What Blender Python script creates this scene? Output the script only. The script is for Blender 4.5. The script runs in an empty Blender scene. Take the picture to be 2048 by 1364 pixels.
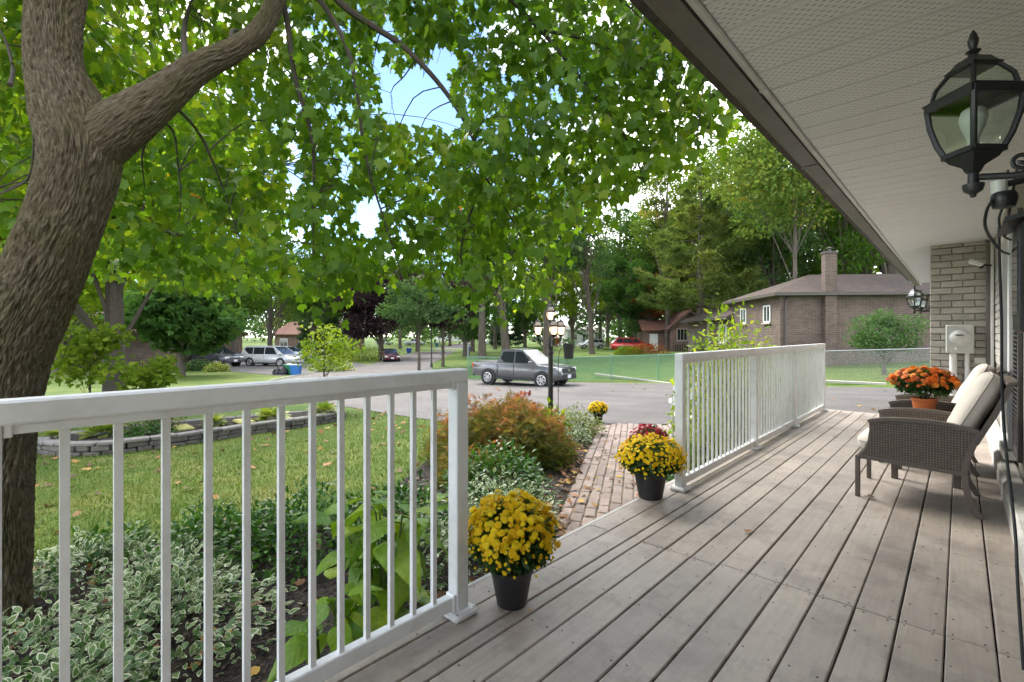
import bpy, bmesh, math, random
import numpy as np
from mathutils import Vector, Matrix

# ------------------------------------------------------------------ camera, sky, sun, exposure
S = bpy.context.scene
R = math.radians
FPX, HOR, EYE, YAW = 955.0, 668.0, 1.2, math.atan2(897, 955)
cam_d = bpy.data.cameras.new('camera'); cam = bpy.data.objects.new('camera', cam_d)
S.collection.objects.link(cam); S.camera = cam
cam.location = (0, 0, EYE); cam.rotation_euler = (R(90), 0, YAW)
cam_d.sensor_width = 36; cam_d.lens = 36 * FPX / 2048
cam_d.shift_y = -(682 - HOR) / 2048
cam_d.clip_start = 0.05; cam_d.clip_end = 2500

SUN_EL, SUN_AZ = R(46), R(-76)          # azimuth measured from +Y towards +X
SKY_STRENGTH, SUN_STRENGTH, SUN_ANGLE = 0.068, 1.5, 34.0
EXPOSURE = 2.5
w = bpy.data.worlds.new('World'); S.world = w; w.use_nodes = True
nt = w.node_tree; nt.nodes.clear()
wo = nt.nodes.new('ShaderNodeOutputWorld'); bg = nt.nodes.new('ShaderNodeBackground')
sky = nt.nodes.new('ShaderNodeTexSky'); sky.sky_type = 'NISHITA'; sky.sun_disc = False
sky.sun_elevation = SUN_EL; sky.sun_rotation = SUN_AZ
sky.air_density = 1.0; sky.dust_density = 0.1; sky.ozone_density = 2.0; sky.altitude = 2500
tc = nt.nodes.new('ShaderNodeTexCoord')
mp = nt.nodes.new('ShaderNodeMapping'); mp.inputs['Scale'].default_value = (1, 1, 2.2); mp.inputs['Location'].default_value = (3.1, 0.5, 1.2); mp.inputs['Rotation'].default_value = (0, 0, R(-19))
nz = nt.nodes.new('ShaderNodeTexNoise'); nz.inputs['Scale'].default_value = 1.7
nz.inputs['Detail'].default_value = 7; nz.inputs['Roughness'].default_value = 0.6
cr = nt.nodes.new('ShaderNodeValToRGB'); cr.color_ramp.elements[0].position = 0.47; cr.color_ramp.elements[1].position = 0.58
mx = nt.nodes.new('ShaderNodeMix'); mx.data_type = 'RGBA'
mx.inputs['B'].default_value = (13.0, 12.9, 12.8, 1)
nt.links.new(tc.outputs['Generated'], mp.inputs['Vector']); nt.links.new(mp.outputs[0], nz.inputs['Vector'])
nt.links.new(nz.outputs['Fac'], cr.inputs[0]); nt.links.new(cr.outputs[0], mx.inputs['Factor'])
nt.links.new(sky.outputs[0], mx.inputs['A']); nt.links.new(mx.outputs['Result'], bg.inputs['Color'])
bg.inputs['Strength'].default_value = SKY_STRENGTH
nt.links.new(bg.outputs[0], wo.inputs[0])
sd = bpy.data.lights.new('sun', 'SUN'); so = bpy.data.objects.new('sun', sd); S.collection.objects.link(so)
sd.energy = SUN_STRENGTH; sd.angle = R(SUN_ANGLE); sd.color = (1.0, 0.95, 0.86)
sdir = Vector((math.sin(SUN_AZ) * math.cos(SUN_EL), math.cos(SUN_AZ) * math.cos(SUN_EL), math.sin(SUN_EL)))
so.rotation_euler = sdir.to_track_quat('Z', 'Y').to_euler(); so.location = sdir * 60
vs = S.view_settings; vs.view_transform = 'Standard'; vs.look = 'None'; vs.exposure = EXPOSURE; vs.gamma = 1.0
vs.use_curve_mapping = False
S.render.engine = 'CYCLES'
cy = S.cycles; cy.max_bounces = 6; cy.diffuse_bounces = 3; cy.glossy_bounces = 3; cy.transmission_bounces = 6
cy.transparent_max_bounces = 8; cy.use_adaptive_sampling = True; cy.adaptive_threshold = 0.03
cy.use_denoising = True; cy.denoising_input_passes = 'RGB_ALBEDO_NORMAL'
cy.caustics_reflective = False; cy.caustics_refractive = False; cy.sample_clamp_indirect = 6

# ------------------------------------------------------------------ helpers
COL = S.collection
FW = (-math.sin(YAW), math.cos(YAW)); RT = (math.cos(YAW), math.sin(YAW))
rnd = random.Random(7)

def at(u, v, d):
    """surveyed point: seen at (u, v) in the 2048 px photograph, d metres in front of the tripod"""
    k = (u - 1024) / FPX * d
    return Vector((FW[0] * d + RT[0] * k, FW[1] * d + RT[1] * k, EYE + (HOR - v) / FPX * d))

def g(x, y):
    """height of the ground"""
    xx = min(x, 0.0)
    a = -0.25 + 0.05 * max(xx, -15.0) + 0.018 * max(min(xx + 15.0, 0.0), -50.0)
    b = -0.0144 * min(max(y, -5.0), 20.0) + 0.025 * min(max(y - 22.0, 0.0), 24.0)
    return a + b

def gp(u, v):
    """ground point seen at (u, v)"""
    lo, hi = 1.0, 1.0
    while hi < 900:
        p = at(u, v, hi)
        if p.z < g(p.x, p.y): break
        lo = hi; hi *= 1.08
    for _ in range(30):
        m = (lo + hi) / 2; p = at(u, v, m)
        if p.z < g(p.x, p.y): hi = m
        else: lo = m
    p = at(u, v, hi); p.z = g(p.x, p.y)
    return p

def on(x, y, dz=0.0): return Vector((x, y, g(x, y) + dz))
def gu(u, d):
    p = at(u, HOR, d); return Vector((p.x, p.y, g(p.x, p.y)))

def tag(o, label=None, cat=None, group=None, kind=None):
    if label: o['label'] = label
    if cat: o['category'] = cat
    if group: o['group'] = group
    if kind: o['kind'] = kind
    return o

def empty(name, loc=(0, 0, 0), rz=0.0, label=None, cat=None, group=None, parent=None):
    o = bpy.data.objects.new(name, None); COL.objects.link(o)
    o.empty_display_size = 0.1; o.location = loc; o.rotation_euler = (0, 0, rz)
    if parent: o.parent = parent
    return tag(o, label, cat, group)

def link(name, me, mat=None, parent=None, loc=None):
    o = bpy.data.objects.new(name, me); COL.objects.link(o)
    if mat is not None and len(me.materials) == 0: me.materials.append(mat)
    if parent: o.parent = parent
    if loc is not None: o.location = loc
    return o

def copy_tree(o, parent=None):
    c = o.copy(); COL.objects.link(c); c.parent = parent
    for ch in list(o.children): copy_tree(ch, c)
    return c

class MB:
    def __init__(s): s.v = []; s.f = []
    def add(s, vs, fs):
        n = len(s.v); s.v += [tuple(p) for p in vs]; s.f += [tuple(i + n for i in f) for f in fs]; return s
    def box(s, c, d, rot=None):
        x, y, z = d[0] / 2, d[1] / 2, d[2] / 2
        vs = [Vector((a, b, e)) for a in (-x, x) for b in (-y, y) for e in (-z, z)]
        if rot is not None: vs = [rot @ p for p in vs]
        vs = [p + Vector(c) for p in vs]
        return s.add(vs, [(0, 1, 3, 2), (4, 6, 7, 5), (0, 4, 5, 1), (2, 3, 7, 6), (0, 2, 6, 4), (1, 5, 7, 3)])
    def bbox(s, c, d, b=0.004, rot=None):
        """box with chamfered edges"""
        x, y, z = d[0] / 2, d[1] / 2, d[2] / 2
        bm = bmesh.new(); bmesh.ops.create_cube(bm, size=1)
        for v in bm.verts: v.co = Vector((v.co.x * d[0], v.co.y * d[1], v.co.z * d[2]))
        bmesh.ops.bevel(bm, geom=list(bm.edges), offset=min(b, min(x, y, z) * 0.8), segments=1, affect='EDGES')
        bm.verts.index_update()
        vs = [(rot @ v.co if rot is not None else v.co) + Vector(c) for v in bm.verts]
        s.add(vs, [[v.index for v in f.verts] for f in bm.faces]); bm.free(); return s
    def tube(s, pts, rad, n=8, cap=True, closed=False):
        pts = [Vector(p) for p in pts]; m = len(pts)
        if not hasattr(rad, '__len__'): rad = [rad] * m
        up = Vector((0.13, 0.21, 1)).normalized(); rings = []
        px = None
        for i, p in enumerate(pts):
            t = (pts[min(i + 1, m - 1)] - pts[max(i - 1, 0)])
            t = t.normalized() if t.length > 1e-9 else Vector((0, 0, 1))
            if px is None:
                ref = up if abs(t.dot(up)) < 0.95 else Vector((1, 0, 0))
                px = t.cross(ref).normalized()
            else:
                px = (px - t * px.dot(t)); px = px.normalized() if px.length > 1e-6 else t.orthogonal().normalized()
            py = t.cross(px)
            rings.append([p + (px * math.cos(a) + py * math.sin(a)) * rad[i] for a in [2 * math.pi * k / n for k in range(n)]])
        vs = [q for r in rings for q in r]
        fs = [(i * n + k, i * n + (k + 1) % n, (i + 1) * n + (k + 1) % n, (i + 1) * n + k) for i in range(m - 1) for k in range(n)]
        if cap: fs += [tuple(range(n))[::-1], tuple((m - 1) * n + k for k in range(n))]
        return s.add(vs, fs)
    def lathe(s, prof, n=20, c=(0, 0, 0), rot=None, flat0=0.0):
        c = Vector(c); vs = []; m = len(prof)
        for r, z in prof:
            for k in range(n):
                a = 2 * math.pi * k / n + flat0; p = Vector((r * math.cos(a), r * math.sin(a), z))
                vs.append((rot @ p if rot is not None else p) + c)
        fs = [(i * n + k, i * n + (k + 1) % n, (i + 1) * n + (k + 1) % n, (i + 1) * n + k) for i in range(m - 1) for k in range(n)]
        if prof[0][0] > 1e-5: fs.append(tuple(range(n))[::-1])
        if prof[-1][0] > 1e-5: fs.append(tuple((m - 1) * n + k for k in range(n)))
        return s.add(vs, fs)
    def prism(s, poly, ax, lo, hi):
        """poly: 2-d outline in the plane normal to axis ax ('x','y','z')"""
        def mk(p, t): return {'x': (t, p[0], p[1]), 'y': (p[0], t, p[1]), 'z': (p[0], p[1], t)}[ax]
        n = len(poly); vs = [mk(p, lo) for p in poly] + [mk(p, hi) for p in poly]
        fs = [tuple(range(n)), tuple(range(2 * n - 1, n - 1, -1))] + [(i, n + i, n + (i + 1) % n, (i + 1) % n) for i in range(n)]
        return s.add(vs, fs)
    def ribbon(s, pts, w, y0, y1):
        """flat bar following (x, z) points, width w, from y0 to y1"""
        P = [Vector(p) for p in pts]; L = []; Rr = []
        for i in range(len(P)):
            t = (P[min(i + 1, len(P) - 1)] - P[max(i - 1, 0)]).normalized(); nrm = Vector((-t.y, t.x)) * w / 2
            L.append(P[i] + nrm); Rr.append(P[i] - nrm)
        vs = []
        for a, b in zip(L, Rr): vs += [(a.x, y0, a.y), (b.x, y0, b.y), (b.x, y1, b.y), (a.x, y1, a.y)]
        fs = [(4 * i + k, 4 * i + (k + 1) % 4, 4 * i + 4 + (k + 1) % 4, 4 * i + 4 + k) for i in range(len(P) - 1) for k in range(4)] + [(0, 1, 2, 3), tuple(4 * (len(P) - 1) + k for k in (3, 2, 1, 0))]
        return s.add(vs, fs)
    def quadp(s, a, b, c, d, th):
        """thin slab on a quad, thickness th along its normal"""
        a, b, c, d = map(Vector, (a, b, c, d)); nrm = (b - a).cross(d - a).normalized() * th
        return s.add([a, b, c, d, a + nrm, b + nrm, c + nrm, d + nrm], [(3, 2, 1, 0), (4, 5, 6, 7), (0, 1, 5, 4), (1, 2, 6, 5), (2, 3, 7, 6), (3, 0, 4, 7)])
    def mesh(s, name='m', off=None, smooth=False, fix=True):
        me = bpy.data.meshes.new(name)
        vs = s.v if off is None else [(p[0] - off[0], p[1] - off[1], p[2] - off[2]) for p in s.v]
        me.from_pydata(vs, [], s.f)
        if fix:
            bm = bmesh.new(); bm.from_mesh(me); bmesh.ops.recalc_face_normals(bm, faces=bm.faces); bm.to_mesh(me); bm.free()
        if smooth:
            me.polygons.foreach_set('use_smooth', [True] * len(me.polygons))
            try: me.set_sharp_from_angle(angle=R(38))
            except Exception: pass
        me.update(); return me
    def build(s, name, mat, parent=None, smooth=False, world=False):
        off = None
        if world and parent:
            off = Vector((0, 0, 0)); p = parent
            while p: off += p.location; p = p.parent
        return link(name, s.mesh(name, off, smooth), mat, parent)

def np_mesh(name, V, F, attr=None, uv=None, smooth=False):
    """mesh from arrays; F is (m,k) with one polygon size"""
    V = np.asarray(V, np.float32); F = np.asarray(F, np.int32); k = F.shape[1]; m = len(F)
    me = bpy.data.meshes.new(name)
    me.vertices.add(len(V)); me.vertices.foreach_set('co', V.ravel())
    me.loops.add(m * k); me.loops.foreach_set('vertex_index', F.ravel())
    me.polygons.add(m); me.polygons.foreach_set('loop_start', np.arange(0, m * k, k, dtype=np.int32))
    if smooth: me.polygons.foreach_set('use_smooth', np.ones(m, bool))
    if attr is not None:
        a = me.attributes.new('rnd', 'FLOAT', 'POINT'); a.data.foreach_set('value', np.asarray(attr, np.float32))
    if uv is not None:
        l = me.uv_layers.new(name='UVMap'); l.data.foreach_set('uv', np.asarray(uv, np.float32)[F.ravel()].ravel())
    me.update(calc_edges=True); me.validate(); return me

def unit(a): return a / np.maximum(np.linalg.norm(a, axis=1, keepdims=True), 1e-9)
def frames(tip, nrm):
    """rotation matrices: local y -> tip, local z ~ nrm"""
    y = unit(tip); x = unit(np.cross(y, nrm)); z = np.cross(x, y)
    return np.stack([x, y, z], axis=2)
def scatter(T, F, pos, rot, scale, val):
    n = len(T); N = len(pos)
    V = np.einsum('nij,kj->nki', rot, T) * np.asarray(scale).reshape(N, 1, 1) + pos[:, None, :]
    FF = (F[None] + (np.arange(N) * n)[:, None, None]).reshape(-1, F.shape[1])
    return V.reshape(-1, 3), FF, np.repeat(val, n)
def join(parts):
    V = []; F = []; A = []; o = 0
    for v, f, a in parts: V.append(v); F.append(f + o); A.append(a); o += len(v)
    return np.concatenate(V), np.concatenate(F), np.concatenate(A)

# leaf templates (local y = tip, z = face)
DIAM_V = np.array([(0, 0, 0), (0.30, 0.45, 0.07), (0, 1, -0.04), (-0.30, 0.45, 0.07)], float); DIAM_F = np.array([(0, 1, 2), (0, 2, 3)])
def fan(outline, fold=0.12, droop=0.12):
    pts = [(0, 0.32, 0)] + [(x, y, fold * abs(x) - droop * y * y) for x, y in outline]
    n = len(outline)
    return np.array(pts, float), np.array([(0, i + 1, (i + 1) % n + 1) for i in range(n)])
_h = [(0.03, 0.02), (0.26, -0.06), (0.24, 0.08), (0.52, 0.22), (0.40, 0.34), (0.58, 0.60), (0.33, 0.55), (0.22, 0.60), (0.19, 0.80), (0, 1.05)]
MAPLE_V, MAPLE_F = fan(_h + [(-x, y) for x, y in _h[-2::-1]])
_l = [(0.05, 0.0), (0.28, 0.0), (0.56, 0.30), (0.50, 0.62), (0.22, 0.60), (0, 1.05)]
MAPLO_V, MAPLO_F = fan(_l + [(-x, y) for x, y in _l[-2::-1]])
_o = [(0.0, 0.0), (0.17, 0.14), (0.26, 0.38), (0.22, 0.64), (0.10, 0.88), (0, 1.0)]
OVAL_V, OVAL_F = fan(_o + [(-x, y) for x, y in _o[-2:0:-1]], 0.25, 0.18)

# ------------------------------------------------------------------ materials
def new_mat(name):
    m = bpy.data.materials.new(name); m.use_nodes = True; n = m.node_tree
    return m, n, n.nodes['Principled BSDF']
def N(n, t, **kw):
    x = n.nodes.new(t)
    for k, v in kw.items(): x.inputs[k].default_value = v
    return x
def ramp(n, src, stops):
    c = n.nodes.new('ShaderNodeValToRGB'); e = c.color_ramp.elements
    while len(e) < len(stops): e.new(0.5)
    for el, (p, col) in zip(e, stops): el.position = p; el.color = (*col, 1)
    n.links.new(src, c.inputs[0]); return c.outputs[0]
def mixc(n, a, b, fac, mode='MIX'):
    m = n.nodes.new('ShaderNodeMix'); m.data_type = 'RGBA'; m.blend_type = mode
    for key, val in (('A', a), ('B', b), ('Factor', fac)):
        if hasattr(val, 'links'): n.links.new(val, m.inputs[key])
        else: m.inputs[key].default_value = (*val, 1) if isinstance(val, tuple) else val
    return m.outputs['Result']
def noise(n, scale, detail=4, rough=0.6, vec=None):
    t = N(n, 'ShaderNodeTexNoise', Scale=scale, Detail=detail, Roughness=rough)
    if vec is not None: n.links.new(vec, t.inputs['Vector'])
    return t.outputs['Fac']
def ocoord(n, shift=True, scale=None, world=False):
    if world:
        o = n.nodes.new('ShaderNodeNewGeometry').outputs['Position']
    else:
        o = n.nodes.new('ShaderNodeTexCoord').outputs['Object']
        if shift:
            oi = n.nodes.new('ShaderNodeObjectInfo'); mu = N(n, 'ShaderNodeMath'); mu.operation = 'MULTIPLY'; mu.inputs[1].default_value = 37.0
            n.links.new(oi.outputs['Random'], mu.inputs[0])
            ad = n.nodes.new('ShaderNodeVectorMath'); ad.operation = 'ADD'
            n.links.new(o, ad.inputs[0]); n.links.new(mu.outputs[0], ad.inputs[1]); o = ad.outputs[0]
    if scale:
        mpn = N(n, 'ShaderNodeMapping'); mpn.inputs['Scale'].default_value = scale; n.links.new(o, mpn.inputs['Vector']); o = mpn.outputs[0]
    return o
def bump(n, bs, h, strength=0.3, dist=0.01):
    b = N(n, 'ShaderNodeBump', Strength=strength, Distance=dist)
    n.links.new(h, b.inputs['Height']); n.links.new(b.outputs[0], bs.inputs['Normal'])
def pm(name, col, rough=0.6, var=0.12, scale=6.0, bmp=0.0, bscale=60.0, metal=0.0, spec=0.5, ovar=0.0, stretch=None, dirt=None, bdist=0.004):
    """plain procedural paint/wood/stone: colour with two octaves of wear, relief, per-object tint"""
    m, n, bs = new_mat(name); v = ocoord(n, True, stretch)
    f = noise(n, scale, 5, 0.65, v); c2 = tuple(min(1, c * (1 + var)) for c in col); c1 = tuple(c * (1 - var) for c in col)
    c = ramp(n, f, [(0.3, c1), (0.7, c2)])
    if dirt:
        f2 = noise(n, scale * 0.37, 6, 0.7, v); mk = ramp(n, f2, [(0.50, (0, 0, 0)), (0.75, (1, 1, 1))]); c = mixc(n, c, dirt, mk)
    if ovar:
        oi = n.nodes.new('ShaderNodeObjectInfo'); k = ramp(n, oi.outputs['Random'], [(0, (1 - ovar,) * 3), (1, (1 + ovar,) * 3)]); c = mixc(n, c, k, 1.0, 'MULTIPLY')
    n.links.new(c, bs.inputs['Base Color']); bs.inputs['Roughness'].default_value = rough
    bs.inputs['Metallic'].default_value = metal; bs.inputs['Specular IOR Level'].default_value = spec
    if bmp: bump(n, bs, noise(n, bscale, 5, 0.6, v), bmp, bdist)
    return m
def leafm(name, stops, trans=0.4, rough=0.5, tcol=(1.25, 1.3, 0.55), spec=0.3, cheap=False):
    """leaf: colour by per-leaf value, light shines through"""
    m, n, bs = new_mat(name)
    a = n.nodes.new('ShaderNodeAttribute'); a.attribute_name = 'rnd'
    c = ramp(n, a.outputs['Fac'], stops)
    if cheap:
        n.nodes.remove(bs); bs = n.nodes.new('ShaderNodeBsdfDiffuse'); n.links.new(c, bs.inputs['Color'])
    else:
        n.links.new(c, bs.inputs['Base Color']); bs.inputs['Roughness'].default_value = rough; bs.inputs['Specular IOR Level'].default_value = spec
    tr = n.nodes.new('ShaderNodeBsdfTranslucent'); n.links.new(mixc(n, c, tcol, 1.0, 'MULTIPLY'), tr.inputs['Color'])
    ms = n.nodes.new('ShaderNodeMixShader'); ms.inputs[0].default_value = trans
    n.links.new(bs.outputs[0], ms.inputs[1]); n.links.new(tr.outputs[0], ms.inputs[2])
    n.links.new(ms.outputs[0], n.nodes['Material Output'].inputs['Surface'])
    return m
def glassm(name, col=(0.02, 0.025, 0.03), rough=0.06):
    m, n, bs = new_mat(name); bs.inputs['Base Color'].default_value = (*col, 1); bs.inputs['Roughness'].default_value = rough
    bs.inputs['Specular IOR Level'].default_value = 0.8; return m
def clearm(name, tint=(0.93, 0.97, 0.94), rough=0.03, mixf=0.12):
    m, n, bs = new_mat(name)
    t = n.nodes.new('ShaderNodeBsdfTransparent'); t.inputs[0].default_value = (*tint, 1)
    gl = N(n, 'ShaderNodeBsdfGlossy', Roughness=rough); gl.inputs['Color'].default_value = (1, 1, 1, 1)
    ms = n.nodes.new('ShaderNodeMixShader'); ms.inputs[0].default_value = mixf
    n.links.new(t.outputs[0], ms.inputs[1]); n.links.new(gl.outputs[0], ms.inputs[2])
    n.links.new(ms.outputs[0], n.nodes['Material Output'].inputs['Surface']); return m
def emit(name, col, s):
    m, n, bs = new_mat(name); bs.inputs['Base Color'].default_value = (*col, 1); bs.inputs['Emission Color'].default_value = (*col, 1)
    bs.inputs['Emission Strength'].default_value = s; return m

M = {}
M['white_rail'] = pm('white_rail', (0.76, 0.77, 0.78), 0.42, 0.05, 9, 0.05, 90, dirt=(0.58, 0.58, 0.56))
M['black_metal'] = pm('black_metal', (0.022, 0.022, 0.024), 0.42, 0.3, 30, 0.15, 140)
M['black_plastic'] = pm('black_plastic', (0.020, 0.020, 0.022), 0.38, 0.2, 20)
M['bark'] = None
M['dark_wood'] = pm('dark_wood', (0.055, 0.045, 0.035), 0.8, 0.3, 8, 0.5, 30)
M['bark_far'] = pm('bark_far', (0.10, 0.082, 0.066), 0.9, 0.35, 5, 0.6, 12, stretch=(1, 1, 0.25), bdist=0.03)
M['bark_twig'] = pm('bark_twig', (0.060, 0.048, 0.038), 0.85, 0.3, 20)
M['glass_dark'] = glassm('glass_dark')
M['clear_glass'] = clearm('clear_glass')
M['rubber'] = pm('rubber', (0.018, 0.018, 0.018), 0.75, 0.2, 40)
M['alloy'] = pm('alloy', (0.55, 0.56, 0.58), 0.32, 0.1, 20, metal=0.7)
M['chrome'] = pm('chrome', (0.75, 0.76, 0.78), 0.18, 0.05, 20, metal=0.9)
M['trim_dark'] = pm('trim_dark', (0.025, 0.026, 0.028), 0.55, 0.15, 20)
M['lamp_red'] = pm('lamp_red', (0.55, 0.02, 0.015), 0.2, 0.1, 30)
M['lamp_clear'] = pm('lamp_clear', (0.75, 0.78, 0.80), 0.12, 0.05, 30)
M['plate'] = pm('plate', (0.72, 0.75, 0.80), 0.4, 0.05, 30)
def paint(name, col):
    m, n, bs = new_mat(name); bs.inputs['Base Color'].default_value = (*col, 1); bs.inputs['Roughness'].default_value = 0.25
    bs.inputs['Metallic'].default_value = 0.35; bs.inputs['Coat Weight'].default_value = 0.7; bs.inputs['Coat Roughness'].default_value = 0.08
    f = noise(n, 3.0, 3, 0.5, ocoord(n)); c = ramp(n, f, [(0.3, tuple(x * 0.9 for x in col)), (0.7, tuple(min(1, x * 1.07) for x in col))]); n.links.new(c, bs.inputs['Base Color'])
    return m
# ------------------------------------------------------------------ ground, road, beds, path
XL = [-420, -300, -220, -160, -120, -90, -70, -58, -50] + [float(x) for x in range(-44, 7)] + [12, 25, 60, 140]
YL = [-60, -30, -14, -8] + [float(y) for y in range(-4, 61)] + [66, 74, 84, 96, 112, 135, 165, 210, 280, 400]
def ground_mesh():
    V = [(x, y, g(x, y)) for x in XL for y in YL]; ny = len(YL)
    F = [(i * ny + j, (i + 1) * ny + j, (i + 1) * ny + j + 1, i * ny + j + 1) for i in range(len(XL) - 1) for j in range(ny - 1)]
    return np_mesh('lawn', V, F, smooth=True)
def draped(name, poly, dz, mat):
    bm = bmesh.new(); vs = [bm.verts.new((p[0], p[1], 0)) for p in poly]; f = bm.faces.new(vs)
    if f.normal.z < 0 or sum((poly[i - 1][0] * poly[i][1] - poly[i][0] * poly[i - 1][1]) for i in range(len(poly))) < 0: f.normal_flip()
    bmesh.ops.triangulate(bm, faces=[f])
    xs = [p[0] for p in poly]; ys = [p[1] for p in poly]
    for ax, L, lo, hi in ((0, XL, min(xs), max(xs)), (1, YL, min(ys), max(ys))):
        for c in L:
            if lo < c < hi:
                co = (c, 0, 0) if ax == 0 else (0, c, 0); no = (1, 0, 0) if ax == 0 else (0, 1, 0)
                bmesh.ops.bisect_plane(bm, geom=bm.verts[:] + bm.edges[:] + bm.faces[:], plane_co=co, plane_no=no)
    for v in bm.verts: v.co.z = g(v.co.x, v.co.y) + dz
    me = bpy.data.meshes.new(name); bm.to_mesh(me); bm.free()
    return link(name, me, mat)
def inpoly(x, y, poly):
    c = False; j = len(poly) - 1
    for i in range(len(poly)):
        xi, yi = poly[i][:2]; xj, yj = poly[j][:2]
        if (yi > y) != (yj > y) and x < (xj - xi) * (y - yi) / (yj - yi) + xi: c = not c
        j = i
    return c

def lawn_mat():
    m, n, bs = new_mat('lawn'); v = ocoord(n, world=True)
    f = noise(n, 0.9, 5, 0.6, v); f2 = noise(n, 38, 4, 0.7, v); f3 = noise(n, 0.16, 3, 0.5, v)
    c = ramp(n, f, [(0.32, (0.065, 0.118, 0.026)), (0.52, (0.105, 0.160, 0.038)), (0.70, (0.18, 0.195, 0.068))])
    c = mixc(n, c, ramp(n, f2, [(0.35, (0.45, 0.5, 0.4)), (0.65, (1.35, 1.3, 1.2))]), 0.8, 'MULTIPLY')
    c = mixc(n, c, ramp(n, f3, [(0.4, (0.82, 0.92, 0.8)), (0.6, (1.12, 1.08, 1.0))]), 1.0, 'MULTIPLY')
    n.links.new(c, bs.inputs['Base Color']); bs.inputs['Roughness'].default_value = 0.9; bs.inputs['Specular IOR Level'].default_value = 0.15
    bump(n, bs, f2, 0.8, 0.03); return m
def asphalt_mat(name, a, b, patch=0.5):
    m, n, bs = new_mat(name); v = ocoord(n, world=True)
    f = noise(n, 0.55, 6, 0.7, v); f2 = noise(n, 75, 3, 0.6, v); vo = N(n, 'ShaderNodeTexVoronoi', Scale=110.0); n.links.new(v, vo.inputs['Vector'])
    c = ramp(n, f, [(0.34, a), (0.66, b)])
    c = mixc(n, c, ramp(n, f2, [(0.3, (0.62,) * 3), (0.7, (1.3,) * 3)]), 0.7, 'MULTIPLY')
    st = noise(n, 1.0, 5, 0.65, ocoord(n, world=True, scale=(0.12, 0.75, 1)))
    c = mixc(n, c, ramp(n, st, [(0.42, (0.62, 0.62, 0.63)), (0.56, (1, 1, 1))]), patch, 'MULTIPLY')
    n.links.new(c, bs.inputs['Base Color']); bs.inputs['Roughness'].default_value = 0.88
    bump(n, bs, vo.outputs['Distance'], 0.5, 0.008); return m
def mulch_mat():
    m, n, bs = new_mat('mulch'); v = ocoord(n, world=True)
    vo = N(n, 'ShaderNodeTexVoronoi', Scale=70.0); n.links.new(ocoord(n, world=True, scale=(1, 0.7, 1)), vo.inputs['Vector'])
    c = ramp(n, vo.outputs['Color'], [(0.1, (0.014, 0.011, 0.009)), (0.7, (0.045, 0.034, 0.028)), (1.0, (0.13, 0.085, 0.055))])
    n.links.new(c, bs.inputs['Base Color']); bs.inputs['Roughness'].default_value = 0.95
    bump(n, bs, vo.outputs['Distance'], 1.0, 0.03); return m
M['lawn'] = lawn_mat(); M['asphalt'] = asphalt_mat('asphalt', (0.100, 0.091, 0.086), (0.145, 0.132, 0.124)); M['asphalt_dark'] = asphalt_mat('asphalt_dark', (0.07, 0.068, 0.068), (0.115, 0.11, 0.105), 0.3)
M['mulch'] = mulch_mat()
tag(link('lawn', ground_mesh(), M['lawn']), 'green mown lawn sloping away from the porch', 'lawn', kind='structure')

ROAD = [gp(*p)[:2] for p in ((402, 797), (470, 779), (560, 759), (628, 746), (735, 730), (790, 715), (835, 704), (880, 695), (912, 688), (930, 684))]
ROAD += [gp(*p)[:2] for p in ((944, 684), (938, 690), (920, 699), (892, 713), (862, 729), (868, 745), (930, 758), (1040, 763), (1150, 765), (1300, 767), (1420, 768))]
ROAD += [(-7.2, 19.6), (-3.5, 20.4), (2.4, 20.8), (2.4, 9.12), (-2.3, 9.12), (-3.0, 9.25), (-4.2, 8.95), (-5.3, 8.25), (-6.3, 7.7)]
ROAD += [gp(*p)[:2] for p in ((875, 843), (780, 829), (700, 815), (640, 809), (560, 798), (480, 797))]
tag(draped('road', ROAD, 0.014, M['asphalt']), 'pale worn asphalt of street and driveway', 'road', kind='structure')
NDRV = [gp(*p)[:2] for p in ((628, 745), (735, 729.5), (690, 722), (640, 718), (560, 717), (440, 719), (395, 735), (470, 744), (560, 752))]
tag(draped('driveway', NDRV, 0.020, M['asphalt_dark']), 'dark asphalt driveway of the neighbours with parked cars', 'driveway', kind='structure')
BED = [(-1.60, -3.0), (-5.0, -2.4), (-4.95, 0.3), (-4.5, 1.3), (-4.3, 2.6), (-5.4, 4.0), (-6.4, 5.4), (-6.5, 6.9), (-5.75, 8.0), (-5.15, 7.95), (-3.6, 5.2), (-2.35, 3.1), (-1.60, 2.2)]
tag(draped('garden_bed', BED, 0.012, M['mulch']), 'dark mulch bed between porch, lawn and brick path', 'garden bed', kind='structure')
BED2 = [(-1.60, 3.75), (-1.93, 4.85), (-2.53, 6.4), (-3.35, 8.7), (-2.7, 9.1), (-1.60, 8.95)]
tag(draped('garden_bed', BED2, 0.013, M['mulch']), 'mulch bed outside the far porch railing', 'garden bed', kind='structure')
# pale kerb along the neighbours' lawn
kb = MB(); M['concrete'] = pm('concrete', (0.42, 0.41, 0.39), 0.85, 0.12, 3, 0.3, 50)
kp = [gp(*p) for p in ((402, 796), (470, 778), (560, 758), (628, 745))]
for a, b in zip(kp, kp[1:]):
    kb.quadp(a + Vector((0, 0, 0.05)), b + Vector((0, 0, 0.05)), b + Vector((-0.2, 0.08, 0.05)), a + Vector((-0.2, 0.08, 0.05)), -0.12)
tag(kb.build('kerb', M['concrete']), 'low pale kerb along the lawn across the street', 'kerb', kind='structure')

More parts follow.
